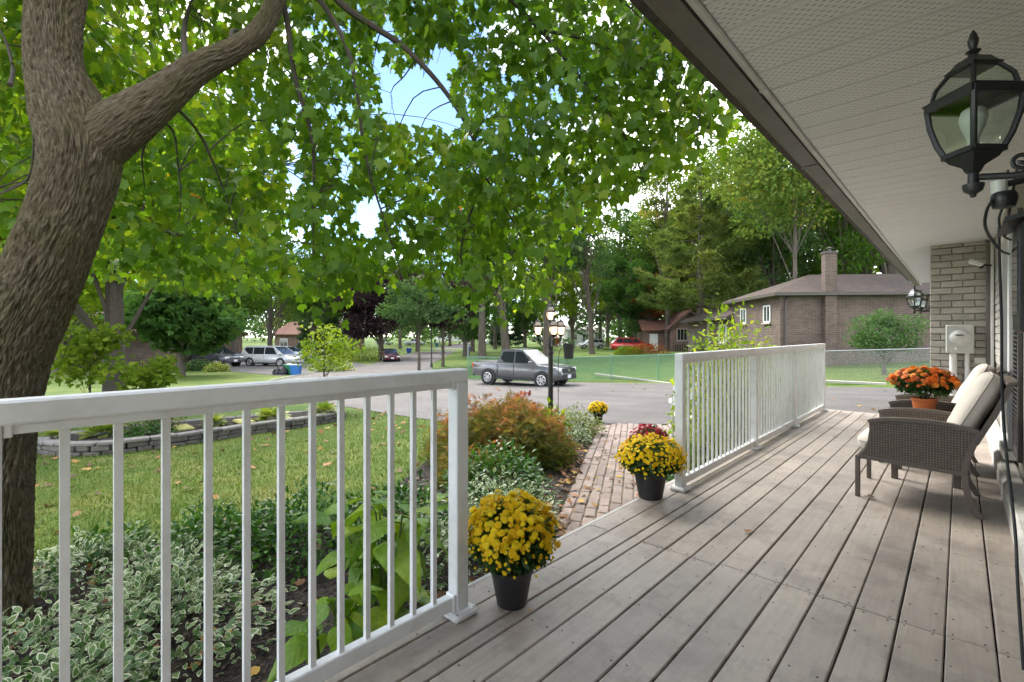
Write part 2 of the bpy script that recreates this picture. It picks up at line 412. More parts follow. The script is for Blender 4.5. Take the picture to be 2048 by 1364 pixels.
# brick path: each brick is a piece
M['path_brick'] = pm('path_brick', (0.225, 0.175, 0.152), 0.85, 0.18, 14, 0.5, 55, ovar=0.25, dirt=(0.18, 0.14, 0.118))
M['path_sand'] = pm('path_sand', (0.16, 0.125, 0.09), 0.95, 0.35, 20, 0.8, 60, bdist=0.01)
pd = Vector((-0.485, 0.875)); pn = Vector((0.875, 0.485))
PATH = [(-1.60, 1.75), (-2.42, 3.05), (-5.2, 8.05), (-5.0, 8.40), (-3.45, 8.98), (-2.55, 6.4), (-1.95, 4.85), (-1.60, 3.75)]
path = tag(draped('path', PATH, 0.018, M['path_sand']), 'red brick garden path laid in long rows from porch to driveway', 'path', kind='structure')
bme = MB().bbox((0, 0, 0), (0.098, 0.205, 0.06), 0.010).mesh('brick'); bme.materials.append(M['path_brick'])
p0 = Vector((-2.42, 3.05)) + pn * 0.06; cand = []
for i in range(17):
    for j in range(-14, 36):
        c = p0 + pn * (i * 0.107) + pd * (j * 0.212 + (0.11 if i % 2 else 0) + rnd.uniform(-0.012, 0.012) + 0.03 * math.sin(j * 0.5))
        if inpoly(c.x, c.y, PATH) and c.x < -1.80: cand.append((Vector((c.x, c.y, 0)).length, c))
cand.sort(key=lambda t: t[0]); extra = MB()
for k, (dist, c) in enumerate(cand):
    z = g(c.x, c.y) + 0.004 + rnd.uniform(-0.006, 0.006); rz = math.atan2(pd.y, pd.x) - math.pi / 2 + rnd.uniform(-0.05, 0.05)
    if k < 300:
        o = link('brick', bme, None, path, (c.x, c.y, z)); o.rotation_euler = (rnd.uniform(-0.03, 0.03), rnd.uniform(-0.04, 0.04), rz); o.scale = (rnd.uniform(0.93, 1.03), rnd.uniform(0.92, 1.03), 1)
    else: extra.bbox((c.x, c.y, z), (0.098, 0.205, 0.06), 0.01, Matrix.Rotation(rz, 3, 'Z'))
if extra.v: tag(extra.build('bricks', M['path_brick'], path), kind='stuff')

# ------------------------------------------------------------------ deck
def deck_mat():
    m, n, bs = new_mat('deck_paint'); v = ocoord(n, True); vst = ocoord(n, True, (9, 0.6, 1))
    f = noise(n, 1.6, 6, 0.7, v); gr = noise(n, 6, 5, 0.65, vst)
    c = ramp(n, f, [(0.30, (0.300, 0.258, 0.222)), (0.52, (0.375, 0.325, 0.282)), (0.74, (0.430, 0.378, 0.332))])
    c = mixc(n, c, ramp(n, gr, [(0.35, (0.88,) * 3), (0.6, (1.04,) * 3)]), 0.8, 'MULTIPLY')
    st = noise(n, 2.1, 8, 0.78, ocoord(n, world=True)); c = mixc(n, c, (0.115, 0.098, 0.085), ramp(n, st, [(0.48, (0, 0, 0)), (0.66, (0.55,) * 3)]))
    sc = noise(n, 17, 5, 0.8, vst); c = mixc(n, c, (0.15, 0.13, 0.115), ramp(n, sc, [(0.66, (0, 0, 0)), (0.74, (0.7,) * 3)]))
    oi = n.nodes.new('ShaderNodeObjectInfo'); c = mixc(n, c, ramp(n, oi.outputs['Random'], [(0, (0.86, 0.855, 0.86)), (1, (1.10, 1.09, 1.07))]), 1.0, 'MULTIPLY')
    n.links.new(c, bs.inputs['Base Color'])
    rg = ramp(n, f, [(0.3, (0.42,) * 3), (0.7, (0.60,) * 3)]); n.links.new(rg, bs.inputs['Roughness'])
    bump(n, bs, gr, 0.25, 0.003); return m
M['deck'] = deck_mat(); M['deck_under'] = pm('deck_under', (0.05, 0.042, 0.036), 0.9, 0.3, 6)
M['deck_edge'] = pm('deck_edge', (0.47, 0.45, 0.43), 0.6, 0.12, 5, 0.2, 40, dirt=(0.3, 0.27, 0.25))
deck = empty('deck', (-0.75, 4, 0), 0, 'taupe painted board deck of the porch', 'deck'); deck['kind'] = 'structure'
GAPS = [0.235, 0.101, -0.045, -0.191, -0.337, -0.483, -0.629, -0.776, -0.916, -1.061, -1.203, -1.347, -1.418, -1.563, -1.705]
JOINTS = {'a': [-1.6, 2.56, 6.2, 9.02], 'b': [-1.6, 2.56, 6.6, 9.02]}
screws = MB()
for bi in range(len(GAPS) - 1):
    x1, x0 = GAPS[bi], GAPS[bi + 1]; ys = [-1.6, 2.56, 9.02] if 2 <= bi <= 7 else ([-1.6, 2.53, 7.2, 9.02] if bi > 7 else [-1.6, 2.57, 9.02])
    if bi in (11, 12): ys = [-1.6, 0.62, 4.9, 9.02]
    for ya, yb in zip(ys, ys[1:]):
        MB().bbox(((x0 + x1) / 2 + rnd.uniform(-0.0012, 0.0012), (ya + yb) / 2, -0.0175 + rnd.uniform(-0.0012, 0.001)), (x1 - x0 - 0.0058, yb - ya - 0.0035, 0.035), 0.0045).build('board', M['deck'], deck, world=True)
    jy = -1.3
    while jy < 9:
        if x1 - x0 > 0.1:
            for sx in (x0 + 0.028, x1 - 0.028):
                if rnd.random() < 0.93: screws.lathe([(0.0044, 0.0), (0.0044, 0.0011), (0, 0.0014)], 6, (sx + rnd.uniform(-0.01, 0.01), jy + rnd.uniform(-0.022, 0.022), 0.0))
        jy += 0.405
    for jy in ys[1:-1]:
        for e in (-0.02, 0.02):
            for sx in (x0 + 0.03, x1 - 0.03):
                screws.lathe([(0.0044, 0.0), (0.0044, 0.0011), (0, 0.0014)], 6, (sx + rnd.uniform(-0.008, 0.008), jy + e + rnd.uniform(-0.006, 0.006), 0.0))
tag(screws.build('screw_heads', M['black_metal'], deck, world=True), kind='stuff')
MB().bbox((-1.725, 3.7, -0.085), (0.034, 10.66, 0.155), 0.006).build('edge_board', M['deck_edge'], deck, world=True)
MB().bbox((-0.74, 9.04, -0.10), (1.99, 0.034, 0.19), 0.006).build('edge_board', M['deck_edge'], deck, world=True)
sub = MB()
for jy in np.arange(-1.3, 9, 0.405): sub.box((-0.73, jy, -0.11), (1.9, 0.04, 0.14))
sub.box((-1.67, 3.7, -0.20), (0.04, 10.5, 0.30)); sub.box((-0.6, 8.98, -0.22), (2.0, 0.04, 0.30)); sub.box((-0.7, 3.7, -0.21), (1.8, 10.5, 0.02))
sub.build('joists', M['deck_under'], deck, world=True)

# ------------------------------------------------------------------ railings
def railing(y0, y1, posts, label):
    t = empty('porch_railing', (-1.57, (y0 + y1) / 2, 0), 0, label, 'railing', 'white metal porch railings')
    X = -1.57
    cut = sorted([y0] + [p for p in posts if y0 + 1.7 < p < y1 - 0.2] + [y1])
    for a, b in zip(cut, cut[1:]):
        MB().bbox((X, (a + b) / 2, 1.024), (0.066, b - a - 0.003, 0.056), 0.006).build('top_rail', M['white_rail'], t, world=True)
        MB().bbox((X, (a + b) / 2, 0.985), (0.040, b - a - 0.06, 0.022), 0.002).build('rail_channel', M['white_rail'], t, world=True)
        MB().bbox((X, (a + b) / 2, 0.068), (0.042, b - a - 0.064, 0.058), 0.004).build('bottom_rail', M['white_rail'], t, world=True)
    bal = MB().box((0, 0, 0), (0.0185, 0.0185, 0.88)).mesh('baluster'); bal.materials.append(M['white_rail'])
    n0 = math.ceil((y0 + 0.03) / 0.1003); y = n0 * 0.1003
    while y < y1 - 0.02:
        if all(abs(y - p) > 0.055 for p in posts): link('baluster', bal, None, t, Vector((X, y, 0.535)) - t.location)
        y += 0.1003
    for p in posts:
        MB().bbox((X, p, 0.51), (0.063, 0.063, 0.975), 0.004).build('post', M['white_rail'], t, world=True)
        b = MB(); b.bbox((X, p, 0.0165), (0.125, 0.125, 0.033), 0.010)
        bo = b.build('post_base', M['white_rail'], t, world=True)
        for sx in (-1, 1):
            for sy in (-1, 1): MB().lathe([(0.006, 0), (0.006, 0.003), (0, 0.004)], 8, (X + sx * 0.047, p + sy * 0.047, 0.033)).build('base_bolt', M['alloy'], bo, world=True)
        for e in (-1, 1):
            if y0 < p + e * 0.05 < y1:
                for z_, h_ in ((0.068, 0.072), (0.985, 0.034)): MB().bbox((X, p + e * 0.040, z_), (0.052, 0.016, h_), 0.003).build('rail_bracket', M['white_rail'], t, world=True)
    return t
railing(-1.5, 1.368, [-0.034, 1.335], 'white railing of the porch nearest the maple trunk, ending at a yellow mum')
railing(3.53, 8.79, [3.562, 5.37, 6.98, 8.757], 'white railing along the porch past the path opening, beside the wicker chairs')

# ------------------------------------------------------------------ own house: wall, soffit, gutter
def brick_mat(name, a, b, mortar, bw, bh, ms=0.006, world=False, off=(0, 0, 0), rotz=0.0, wear=0.25):
    m, n, bs = new_mat(name); v = ocoord(n, False, None, world)
    mpn = N(n, 'ShaderNodeMapping'); mpn.inputs['Rotation'].default_value = (0, 0, rotz); mpn.inputs['Location'].default_value = off; n.links.new(v, mpn.inputs['Vector'])
    sp = n.nodes.new('ShaderNodeSeparateXYZ'); n.links.new(mpn.outputs[0], sp.inputs[0])
    ad = n.nodes.new('ShaderNodeMath'); ad.operation = 'ADD'; n.links.new(sp.outputs[0], ad.inputs[0]); n.links.new(sp.outputs[1], ad.inputs[1])
    cb = n.nodes.new('ShaderNodeCombineXYZ'); n.links.new(ad.outputs[0], cb.inputs[0]); n.links.new(sp.outputs[2], cb.inputs[1])
    br = n.nodes.new('ShaderNodeTexBrick'); n.links.new(cb.outputs[0], br.inputs['Vector'])
    br.inputs['Color1'].default_value = (*a, 1); br.inputs['Color2'].default_value = (*b, 1); br.inputs['Mortar'].default_value = (*mortar, 1)
    br.inputs['Scale'].default_value = 1.0; br.inputs['Brick Width'].default_value = bw; br.inputs['Row Height'].default_value = bh; br.inputs['Mortar Size'].default_value = ms
    f = noise(n, 1.3, 6, 0.7, v); c = mixc(n, br.outputs['Color'], ramp(n, f, [(0.35, (1 - wear,) * 3), (0.65, (1 + wear * 0.7,) * 3)]), 1.0, 'MULTIPLY')
    n.links.new(c, bs.inputs['Base Color']); bs.inputs['Roughness'].default_value = 0.9
    iv = n.nodes.new('ShaderNodeMath'); iv.operation = 'SUBTRACT'; iv.inputs[0].default_value = 1.0; n.links.new(br.outputs['Fac'], iv.inputs[1])
    bump(n, bs, iv.outputs[0], 0.7, 0.01); return m
M['mortar'] = pm('mortar', (0.25, 0.235, 0.21), 0.95, 0.15, 12, 0.4, 60)
M['grey_brick'] = pm('grey_brick', (0.40, 0.375, 0.335), 0.85, 0.14, 7, 0.45, 45, ovar=0.16, stretch=(1, 1, 3), dirt=(0.31, 0.29, 0.265))
M['white_trim'] = pm('white_trim', (0.70, 0.70, 0.70), 0.5, 0.07, 6, 0.05, 40, dirt=(0.54, 0.53, 0.51))
M['brown_gutter'] = pm('brown_gutter', (0.105, 0.090, 0.080), 0.45, 0.22, 4, 0.1, 20, dirt=(0.19, 0.17, 0.155))
M['found'] = pm('foundation', (0.50, 0.49, 0.45), 0.85, 0.18, 4, 0.5, 20, dirt=(0.28, 0.27, 0.25))
house = empty('porch_house', (0.4, 5, 0), 0, 'own house with grey brick wing, white soffit and brown gutter over the porch', 'house')
wall = MB().box((0.62, 3.6, 1.5), (0.56, 11.6, 3.6)).build('wall', M['mortar'], house, world=True)
MB().bbox((0.28, 3.7, 0.045), (0.12, 10.6, 0.21), 0.02).build('foundation_ledge', M['found'], house, world=True)
bl = MB().bbox((0, 0, 0), (0.03, 0.272, 0.080), 0.005).mesh('brick'); bl.materials.append(M['grey_brick'])
bs_ = MB().bbox((0, 0, 0), (0.252, 0.03, 0.080), 0.005).mesh('brick'); bs_.materials.append(M['grey_brick'])
bh_ = MB().bbox((0, 0, 0), (0.118, 0.03, 0.080), 0.005).mesh('brick'); bh_.materials.append(M['grey_brick'])
for r in range(9, 27):                                    # side wall bricks seen at a glancing angle
    z = 0.045 + r * 0.0925
    for k in range(8):
        y = 6.93 + k * 0.284 + (0.142 if r % 2 else 0)
        o = link('brick', bl, None, wall, Vector((0.345, y, z)) - house.location); o.rotation_euler = (rnd.uniform(-0.004, 0.004), 0, 0); o.location.x += rnd.uniform(-0.002, 0.002)
wing = MB().box((-0.02, 9.55, 0.98), (0.57, 0.96, 2.94)).build('wing_wall', M['mortar'], house, world=True)
for r in range(0, 27):                                    # end of the wing facing the porch
    z = 0.045 + r * 0.0925; x = -0.315
    seq = [bh_, bs_, bs_] if r % 2 == 0 else [bs_, bs_, bh_]
    for me in seq:
        wdt = 0.118 if me is bh_ else 0.252
        wdt2 = wdt * 0.88; o = link('brick', me, None, wing, Vector((x + wdt2 / 2, 9.062, z)) - house.location); o.scale.x = 0.885; o.location.y += rnd.uniform(-0.002, 0.002)
        x += wdt2 + 0.0095
# side of the wing towards the driveway
M['grey_brick_tex'] = brick_mat('grey_brick_tex', (0.42, 0.39, 0.35), (0.33, 0.31, 0.28), (0.23, 0.215, 0.195), 0.262, 0.0925, world=True)
MB().box((0.1, 13.6, 0.98), (0.80, 7.1, 2.94)).build('garage_wall', M['grey_brick_tex'], house, world=True)

def soffit_mat():
    m, n, bs = new_mat('soffit'); v = ocoord(n, False)
    sp = n.nodes.new('ShaderNodeSeparateXYZ'); n.links.new(v, sp.inputs[0])
    cb = n.nodes.new('ShaderNodeCombineXYZ'); n.links.new(sp.outputs[0], cb.inputs[0]); n.links.new(sp.outputs[1], cb.inputs[1])
    br = n.nodes.new('ShaderNodeTexBrick'); n.links.new(cb.outputs[0], br.inputs['Vector']); br.offset = 0.5
    br.inputs['Scale'].default_value = 1; br.inputs['Brick Width'].default_value = 0.034; br.inputs['Row Height'].default_value = 0.0165; br.inputs['Mortar Size'].default_value = 0.0070; br.inputs['Mortar Smooth'].default_value = 0.0
    # slots: the middle of each cell, thin in y and long in x
    def cell(src, size, off):
        a = n.nodes.new('ShaderNodeMath'); a.operation = 'ADD'; a.inputs[1].default_value = off; n.links.new(src, a.inputs[0])
        d = n.nodes.new('ShaderNodeMath'); d.operation = 'DIVIDE'; d.inputs[1].default_value = size; n.links.new(a.outputs[0], d.inputs[0]); return d.outputs[0]
    def mth(op, a, b=None):
        x = n.nodes.new('ShaderNodeMath'); x.operation = op
        for i, q in enumerate((a, b)):
            if q is None: continue
            if hasattr(q, 'links'): n.links.new(q, x.inputs[i])
            else: x.inputs[i].default_value = q
        return x.outputs[0]
    ry = cell(sp.outputs[1], 0.0205, 10.0); row = mth('FLOOR', ry); fy = mth('FRACT', ry)
    rx0 = cell(sp.outputs[0], 0.037, 10.0); rx = mth('ADD', rx0, mth('MULTIPLY', row, 0.5)); fx = mth('FRACT', rx)
    inx = mth('LESS_THAN', mth('ABSOLUTE', mth('SUBTRACT', fx, 0.5)), 0.21); iny = mth('LESS_THAN', mth('ABSOLUTE', mth('SUBTRACT', fy, 0.5)), 0.09)
    edge = mth('LESS_THAN', mth('ABSOLUTE', sp.outputs[1]), 0.088)
    sl = mth('MULTIPLY', mth('MULTIPLY', inx, iny), edge)
    f = noise(n, 1.2, 5, 0.6, ocoord(n)); base = ramp(n, f, [(0.3, (0.79, 0.80, 0.83)), (0.7, (0.85, 0.86, 0.89))])
    c = mixc(n, base, (0.03, 0.028, 0.026), sl)
    n.links.new(c, bs.inputs['Base Color']); bs.inputs['Roughness'].default_value = 0.5; return m
M['soffit'] = soffit_mat()
sof = MB().box((-0.20, 7.0, 2.56), (1.14, 18.0, 0.03)).build('soffit', M['white_trim'], house, world=True)
# one vented panel: flat field between two V grooves
prof = [(-0.108, 0.0), (-0.103, -0.010), (-0.097, -0.0155), (-0.006, -0.0155), (0.0, -0.0145), (0.006, -0.0155), (0.097, -0.0155), (0.103, -0.010), (0.108, 0.0)]
pme = MB().prism(prof, 'x', -0.50, 0.57).mesh('soffit_panel'); pme.materials.append(M['soffit'])
y = -0.86
while y < 15.5:
    link('soffit_panel', pme, None, sof, Vector((-0.215, y, 2.475)) - house.location); y += 0.2165
MB().bbox((-0.735, 7.0, 2.462), (0.034, 18, 0.036), 0.006).build('soffit_trim', M['white_trim'], house, world=True)
gut = MB(); gut.prism([(-0.756, 2.435), (-0.842, 2.430), (-0.868, 2.45), (-0.885, 2.52), (-0.905, 2.56), (-0.905, 2.58), (-0.756, 2.58)], 'y', -2, 4.06)
gut.prism([(-0.756, 2.435), (-0.842, 2.430), (-0.868, 2.45), (-0.885, 2.52), (-0.905, 2.56), (-0.905, 2.58), (-0.756, 2.58)], 'y', 4.064, 16)
go = gut.build('gutter', M['brown_gutter'], house, world=True)
MB().box((-0.812, 4.062, 2.4295), (0.10, 0.05, 0.004)).build('seam_strip', M['brown_gutter'], go, world=True); MB().box((-0.735, 2.66, 2.4425), (0.037, 0.03, 0.003)).build('trim_joint', M['white_trim'], house, world=True)
roofm = pm('shingle_dark', (0.10, 0.088, 0.08), 0.95, 0.3, 12, 0.6, 40)
MB().add([(-1.0, -3, 2.60), (-1.0, 16.2, 2.60), (3.2, 16.2, 4.3), (3.2, -3, 4.3)], [(0, 1, 2, 3)]).add([(-1.0, -3, 2.58), (-1.0, 16.2, 2.58), (3.2, 16.2, 4.27), (3.2, -3, 4.27)], [(3, 2, 1, 0)]).build('roof', roofm, house, world=True)
# window, shutter, corner trim
win = MB(); 
for a, b, c, d in ((6.68, 6.78, 0.20, 2.15), (5.74, 5.84, 0.20, 2.15)): win.bbox((0.325, (a + b) / 2, (c + d) / 2), (0.07, b - a, d - c), 0.006)
win.bbox((0.315, 6.26, 0.205), (0.12, 1.3, 0.07), 0.006); win.bbox((0.325, 6.26, 2.12), (0.07, 0.84, 0.07), 0.006)
wo_ = win.build('window', M['white_trim'], house, world=True)
MB().box((0.337, 6.26, 1.16), (0.012, 0.86, 1.82)).build('pane', M['glass_dark'], wo_, world=True)
M['shutter'] = pm('shutter', (0.070, 0.062, 0.060), 0.5, 0.2, 10, 0.1, 50)
sh = MB().bbox((0.325, 5.20, 1.19), (0.028, 0.05, 1.90), 0.004).bbox((0.325, 5.66, 1.19), (0.028, 0.05, 1.90), 0.004).bbox((0.325, 5.43, 0.27), (0.028, 0.42, 0.07), 0.004).bbox((0.325, 5.43, 2.1), (0.028, 0.42, 0.07), 0.004).build('shutter', M['shutter'], house, world=True)
slat = MB().box((0, 0, 0), (0.034, 0.41, 0.005), Matrix.Rotation(R(38), 3, 'Y')).mesh('slat'); slat.materials.append(M['shutter'])
for k in range(52): link('slat', slat, None, sh, Vector((0.322, 5.43, 0.33 + k * 0.0340)) - house.location)
MB().bbox((0.305, 8.90, 1.2), (0.03, 0.10, 2.46), 0.004).build('corner_trim', M['white_trim'], house, world=True)
dsp = MB().bbox((0.272, 8.995, 1.2), (0.05, 0.085, 2.46), 0.008).build('downspout', M['brown_gutter'], house, world=True)
# ------------------------------------------------------------------ lanterns
M['lantern_glass'] = clearm('lantern_glass', (0.84, 0.90, 0.86), 0.05, 0.16)
M['bulb'] = pm('bulb', (0.78, 0.78, 0.74), 0.35, 0.04, 10)
def frosted():
    m, n, bs = new_mat('frosted_glass'); v = ocoord(n); f = noise(n, 70, 4, 0.6, ocoord(n, True, (1, 1, 0.05)))
    c = ramp(n, f, [(0.3, (0.62, 0.55, 0.48)), (0.7, (0.85, 0.80, 0.74))]); tr = n.nodes.new('ShaderNodeBsdfTranslucent'); n.links.new(c, tr.inputs['Color']); n.links.new(c, bs.inputs['Base Color']); bs.inputs['Roughness'].default_value = 0.3
    ms = n.nodes.new('ShaderNodeMixShader'); ms.inputs[0].default_value = 0.6; n.links.new(bs.outputs[0], ms.inputs[1]); n.links.new(tr.outputs[0], ms.inputs[2]); n.links.new(ms.outputs[0], n.nodes['Material Output'].inputs['Surface']); return m
M['frosted'] = frosted(); M['lit_bulb'] = emit('lit_bulb', (1.0, 0.72, 0.45), 7.0)
LZ = [(0.060, 0.0), (0.076, 0.035), (0.092, 0.09), (0.098, 0.14)]
UZ = [(0.090, 0.158), (0.080, 0.198), (0.050, 0.235)]
def sq(k, r): a = k * math.pi / 2; return (r * math.cos(a), r * math.sin(a))
def lantern_parts(parent, lit=False, sc=1.0, off=(0, 0, 0)):
    off = Vector(off); fr = MB()
    T = lambda x, y, z: off + Vector((x, y, z)) * sc
    for k in range(4):
        fr.tube([T(*sq(k, r), z) for r, z in LZ], 0.0075 * sc, 6)
        fr.tube([T(*sq(k, r), z) for r, z in UZ], 0.006 * sc, 6)
        for r, z, hh in ((0.101, 0.148, 0.024), (0.064, -0.002, 0.014)):
            a = T(*sq(k, r), z); b = T(*sq(k + 1, r), z); m = (a + b) / 2
            fr.box(m, ((b - a).length, 0.012 * sc, hh * sc), Matrix.Rotation(math.atan2(b.y - a.y, b.x - a.x), 3, 'Z'))
    L4 = lambda pr: fr.lathe([(r * sc, z * sc) for r, z in pr], 4, off)
    L4([(0.108, 0.157), (0.112, 0.161), (0.101, 0.166), (0.090, 0.160)])
    L4([(0.058, 0.232), (0.062, 0.238), (0.050, 0.246), (0.036, 0.262), (0.022, 0.268), (0.0, 0.270)])
    L4([(0.0, -0.058), (0.016, -0.056), (0.024, -0.040), (0.052, -0.022), (0.060, -0.010), (0.068, -0.008), (0.068, 0.002), (0.0, 0.002)])
    fr.lathe([(r * sc, z * sc) for r, z in [(0.018, 0.266), (0.009, 0.276), (0.018, 0.284), (0.007, 0.291), (0.010, 0.300), (0.0125, 0.315), (0.007, 0.335), (0.0, 0.347)]], 10, off)
    fr.lathe([(r * sc, z * sc) for r, z in [(0.0, -0.128), (0.006, -0.126), (0.008, -0.118), (0.020, -0.110), (0.024, -0.095), (0.024, -0.090), (0.013, -0.088), (0.012, -0.060), (0.018, -0.054), (0.0, -0.050)]], 10, off)
    fr.build('frame', M['black_metal'], parent, smooth=True)
    for nm, prf in (('glass_pane', LZ), ('top_pane', UZ)):
        for k in range(4):
            q = MB(); pts = [(T(*sq(k, r * 0.985), z), T(*sq(k + 1, r * 0.985), z)) for r, z in prf]
            q.add([p for pr in pts for p in pr], [(2 * i, 2 * i + 1, 2 * i + 3, 2 * i + 2) for i in range(len(pts) - 1)])
            q.build(nm, M['frosted'] if lit else M['lantern_glass'], parent, smooth=True)
    b = MB()
    b.lathe([(r * sc, z * sc) for r, z in [(0.013, 0.002), (0.013, 0.035), (0.016, 0.045), (0.026, 0.07), (0.032, 0.095), (0.026, 0.118), (0.012, 0.128), (0, 0.130)]], 14, off)
    b.build('bulb', M['lit_bulb'] if lit else M['bulb'], parent, smooth=True)
def scroll(c, r0, turns, a0, ax, ay, n=26, grow=1.0):
    out = []
    for i in range(n):
        t = i / (n - 1); a = a0 + turns * 2 * math.pi * t; r = r0 * (0.18 + 0.82 * t) ** grow
        out.append(Vector(c) + ax * (r * math.cos(a)) + ay * (r * math.sin(a)))
    return out
def wall_lantern(loc, side, label, sc=1.0):
    t = empty('wall_lantern', loc, 0, label, 'lantern', 'black wall lanterns'); lantern_parts(t, False, sc)
    arm = MB(); X = Vector((side, 0, 0)); Z = Vector((0, 0, 1)); dw = 0.30 * sc
    arm.tube([X * (0.012 * sc) + Z * (-0.072 * sc), X * 0.08 * sc + Z * (-0.083 * sc), X * 0.17 * sc + Z * (-0.075 * sc), X * 0.25 * sc + Z * (-0.045 * sc), X * (dw - 0.01)], 0.0095 * sc, 8)
    arm.tube(scroll(X * 0.155 * sc + Z * (-0.030 * sc), 0.038 * sc, 1.4, 0, X, Z), 0.007 * sc, 6)
    arm.tube(scroll(X * 0.095 * sc + Z * (-0.045 * sc), 0.022 * sc, 1.3, math.pi, X, Z), 0.006 * sc, 6)
    arm.build('bracket_arm', M['black_metal'], t, smooth=True)
    MB().bbox(X * (dw + 0.004) + Z * (-0.01 * sc), (0.022, 0.11 * sc, 0.26 * sc), 0.008).build('wall_plate', M['black_metal'], t)
    return t
wall_lantern((0.026, 1.872, 1.712), 1, 'large black glass wall lantern hanging near the soffit beside the mailbox')
wall_lantern(tuple(at(1829, 612, 7.06)), 1, 'far black wall lantern on the side of the brick wing above the wicker chairs', 0.92)
wall_lantern((-0.505, 10.9, 1.66), 1, 'second black wall lantern half hidden behind the brick wing', 0.92)

# cables, sensor and mailbox under the near lantern
sn = empty('motion_sensor', at(2008, 380, 1.72), 0, 'grey and white motion sensor with loose cables under the big lantern', 'sensor')
MB().lathe([(0.0, -0.045), (0.030, -0.043), (0.036, -0.02), (0.036, 0.0), (0.030, 0.012), (0.0, 0.014)], 14, (0, 0, -0.02)).build('sensor_head', M['black_plastic'], sn, smooth=True)
MB().lathe([(0.022, 0.0), (0.024, 0.045), (0.0, 0.05)], 12, (-0.012, 0, -0.01)).build('sensor_lens', M['bulb'], sn, smooth=True)
MB().tube([(0, 0, 0.02), (0.06, 0.02, 0.03), (0.13, 0.04, 0.02), (0.22, 0.06, 0.03)], 0.012, 8).build('mount_arm', M['black_metal'], sn, smooth=True)
def cable(pts, r, label, mat='black_plastic'):
    P = [Vector(p) for p in pts]; out = []
    for i in range(len(P) - 1):
        a, b, c, d = P[max(i - 1, 0)], P[i], P[i + 1], P[min(i + 2, len(P) - 1)]
        for k in range(6):
            t = k / 6; out.append(0.5 * ((2 * b) + (c - a) * t + (2 * a - 5 * b + 4 * c - d) * t * t + (3 * b - a - 3 * c + d) * t ** 3))
    out.append(P[-1]); o = MB().tube(out, r, 6).build('cable', M[mat], smooth=True); tag(o, label, 'cable'); return o
cable([at(1998, 455, 2.1), at(1999, 520, 2.08), at(2003, 640, 2.02), at(2004, 780, 1.95), at(2012, 900, 1.85), at(2030, 1060, 1.74), at(2036, 1180, 1.70), at(2047, 1340, 1.655)], 0.0055, 'long black cable hanging down the wall past the shutter to the deck')
cable([at(1985, 400, 1.72), at(1974, 420, 1.75), at(1970, 450, 1.78), at(1980, 475, 1.85), at(2000, 500, 1.9), at(2018, 508, 1.95)], 0.005, 'black cable looping below the motion sensor')
cable([at(2016, 340, 1.76), at(2009, 400, 1.78), at(1998, 440, 1.8), at(2006, 470, 1.86), at(2022, 480, 1.92)], 0.004, 'thin grey cable running down beside the big lantern', 'trim_dark')
cable([at(2036, 330, 1.76), at(2024, 390, 1.78), at(2018, 430, 1.8), at(2012, 470, 1.86)], 0.004, 'thin black cable nearest the wall below the big lantern')
mbx = empty('mailbox', (0.235, 2.42, 1.22), 0, 'black wall mailbox with overhanging lid below the big lantern', 'mailbox')
MB().bbox((0, 0, 0.17), (0.185, 0.30, 0.37), 0.008).build('body', M['black_metal'], mbx)
MB().prism([(-0.128, 0.352), (0.095, 0.392), (0.095, 0.404), (-0.128, 0.366), (-0.134, 0.345), (-0.128, 0.345)], 'y', -0.17, 0.17).build('lid', M['black_metal'], mbx)
MB().box((-0.095, 0, 0.17), (0.006, 0.22, 0.24)).build('front_pane', M['glass_dark'], mbx)

# electricity meter and flood light on the wing
em = empty('electricity_meter', (-0.008, 9.04, 0.6), 0, 'grey electricity meter box with round glass dial on the brick wing', 'meter')
M['meter_grey'] = pm('meter_grey', (0.46, 0.46, 0.43), 0.45, 0.08, 8, 0.05, 30, metal=0.2)
MB().bbox((0, -0.055, 0.53), (0.285, 0.13, 0.39), 0.012).build('box', M['meter_grey'], em)
ry = Matrix.Rotation(R(90), 3, 'X')
MB().lathe([(0.112, 0), (0.112, 0.02), (0.10, 0.024), (0.0, 0.024)], 28, (0, -0.12, 0.555), ry).build('dial_ring', M['alloy'], em, smooth=True)
dl = MB().lathe([(0.096, 0.0), (0.092, 0.03), (0.06, 0.05), (0.0, 0.054)], 28, (0, -0.14, 0.555), ry).build('dial_glass', pm('dial', (0.52, 0.52, 0.50), 0.12, 0.08, 18, spec=0.8), em, smooth=True)
MB().box((0, -0.196, 0.585), (0.075, 0.008, 0.016)).build('display', M['trim_dark'], dl)
MB().box((-0.04, -0.122, 0.40), (0.024, 0.006, 0.03)).build('sticker', M['bulb'], em)
for x in (-0.065, 0.075): MB().tube([(x, -0.05, 0.34), (x, -0.05, -0.4)], 0.040 if x < 0 else 0.026, 12).build('conduit', M['white_trim'], em, smooth=True)
MB().bbox((0.20, -0.02, 0.24), (0.12, 0.04, 0.09), 0.004).build('outlet_cover', M['meter_grey'], em)
fl = empty('flood_light', at(1952, 525, 6.25), 0, 'small white flood light camera fixed to the downspout by the brick wing', 'light')
MB().bbox((0, 0, 0), (0.16, 0.10, 0.05), 0.012, Matrix.Rotation(R(28), 3, 'Y')).build('shade', M['white_trim'], fl)
MB().bbox((-0.012, 0, -0.022), (0.13, 0.085, 0.02), 0.004, Matrix.Rotation(R(28), 3, 'Y')).build('lens', M['bulb'], fl)
MB().tube([(0.05, 0.0, -0.03), (0.10, 0.05, -0.04), (0.14, 0.12, -0.04)], 0.014, 8).lathe([(0.02, -0.03), (0.022, 0.0), (0.0, 0.01)], 10, (0.05, 0, -0.05)).build('mount', M['trim_dark'], fl)

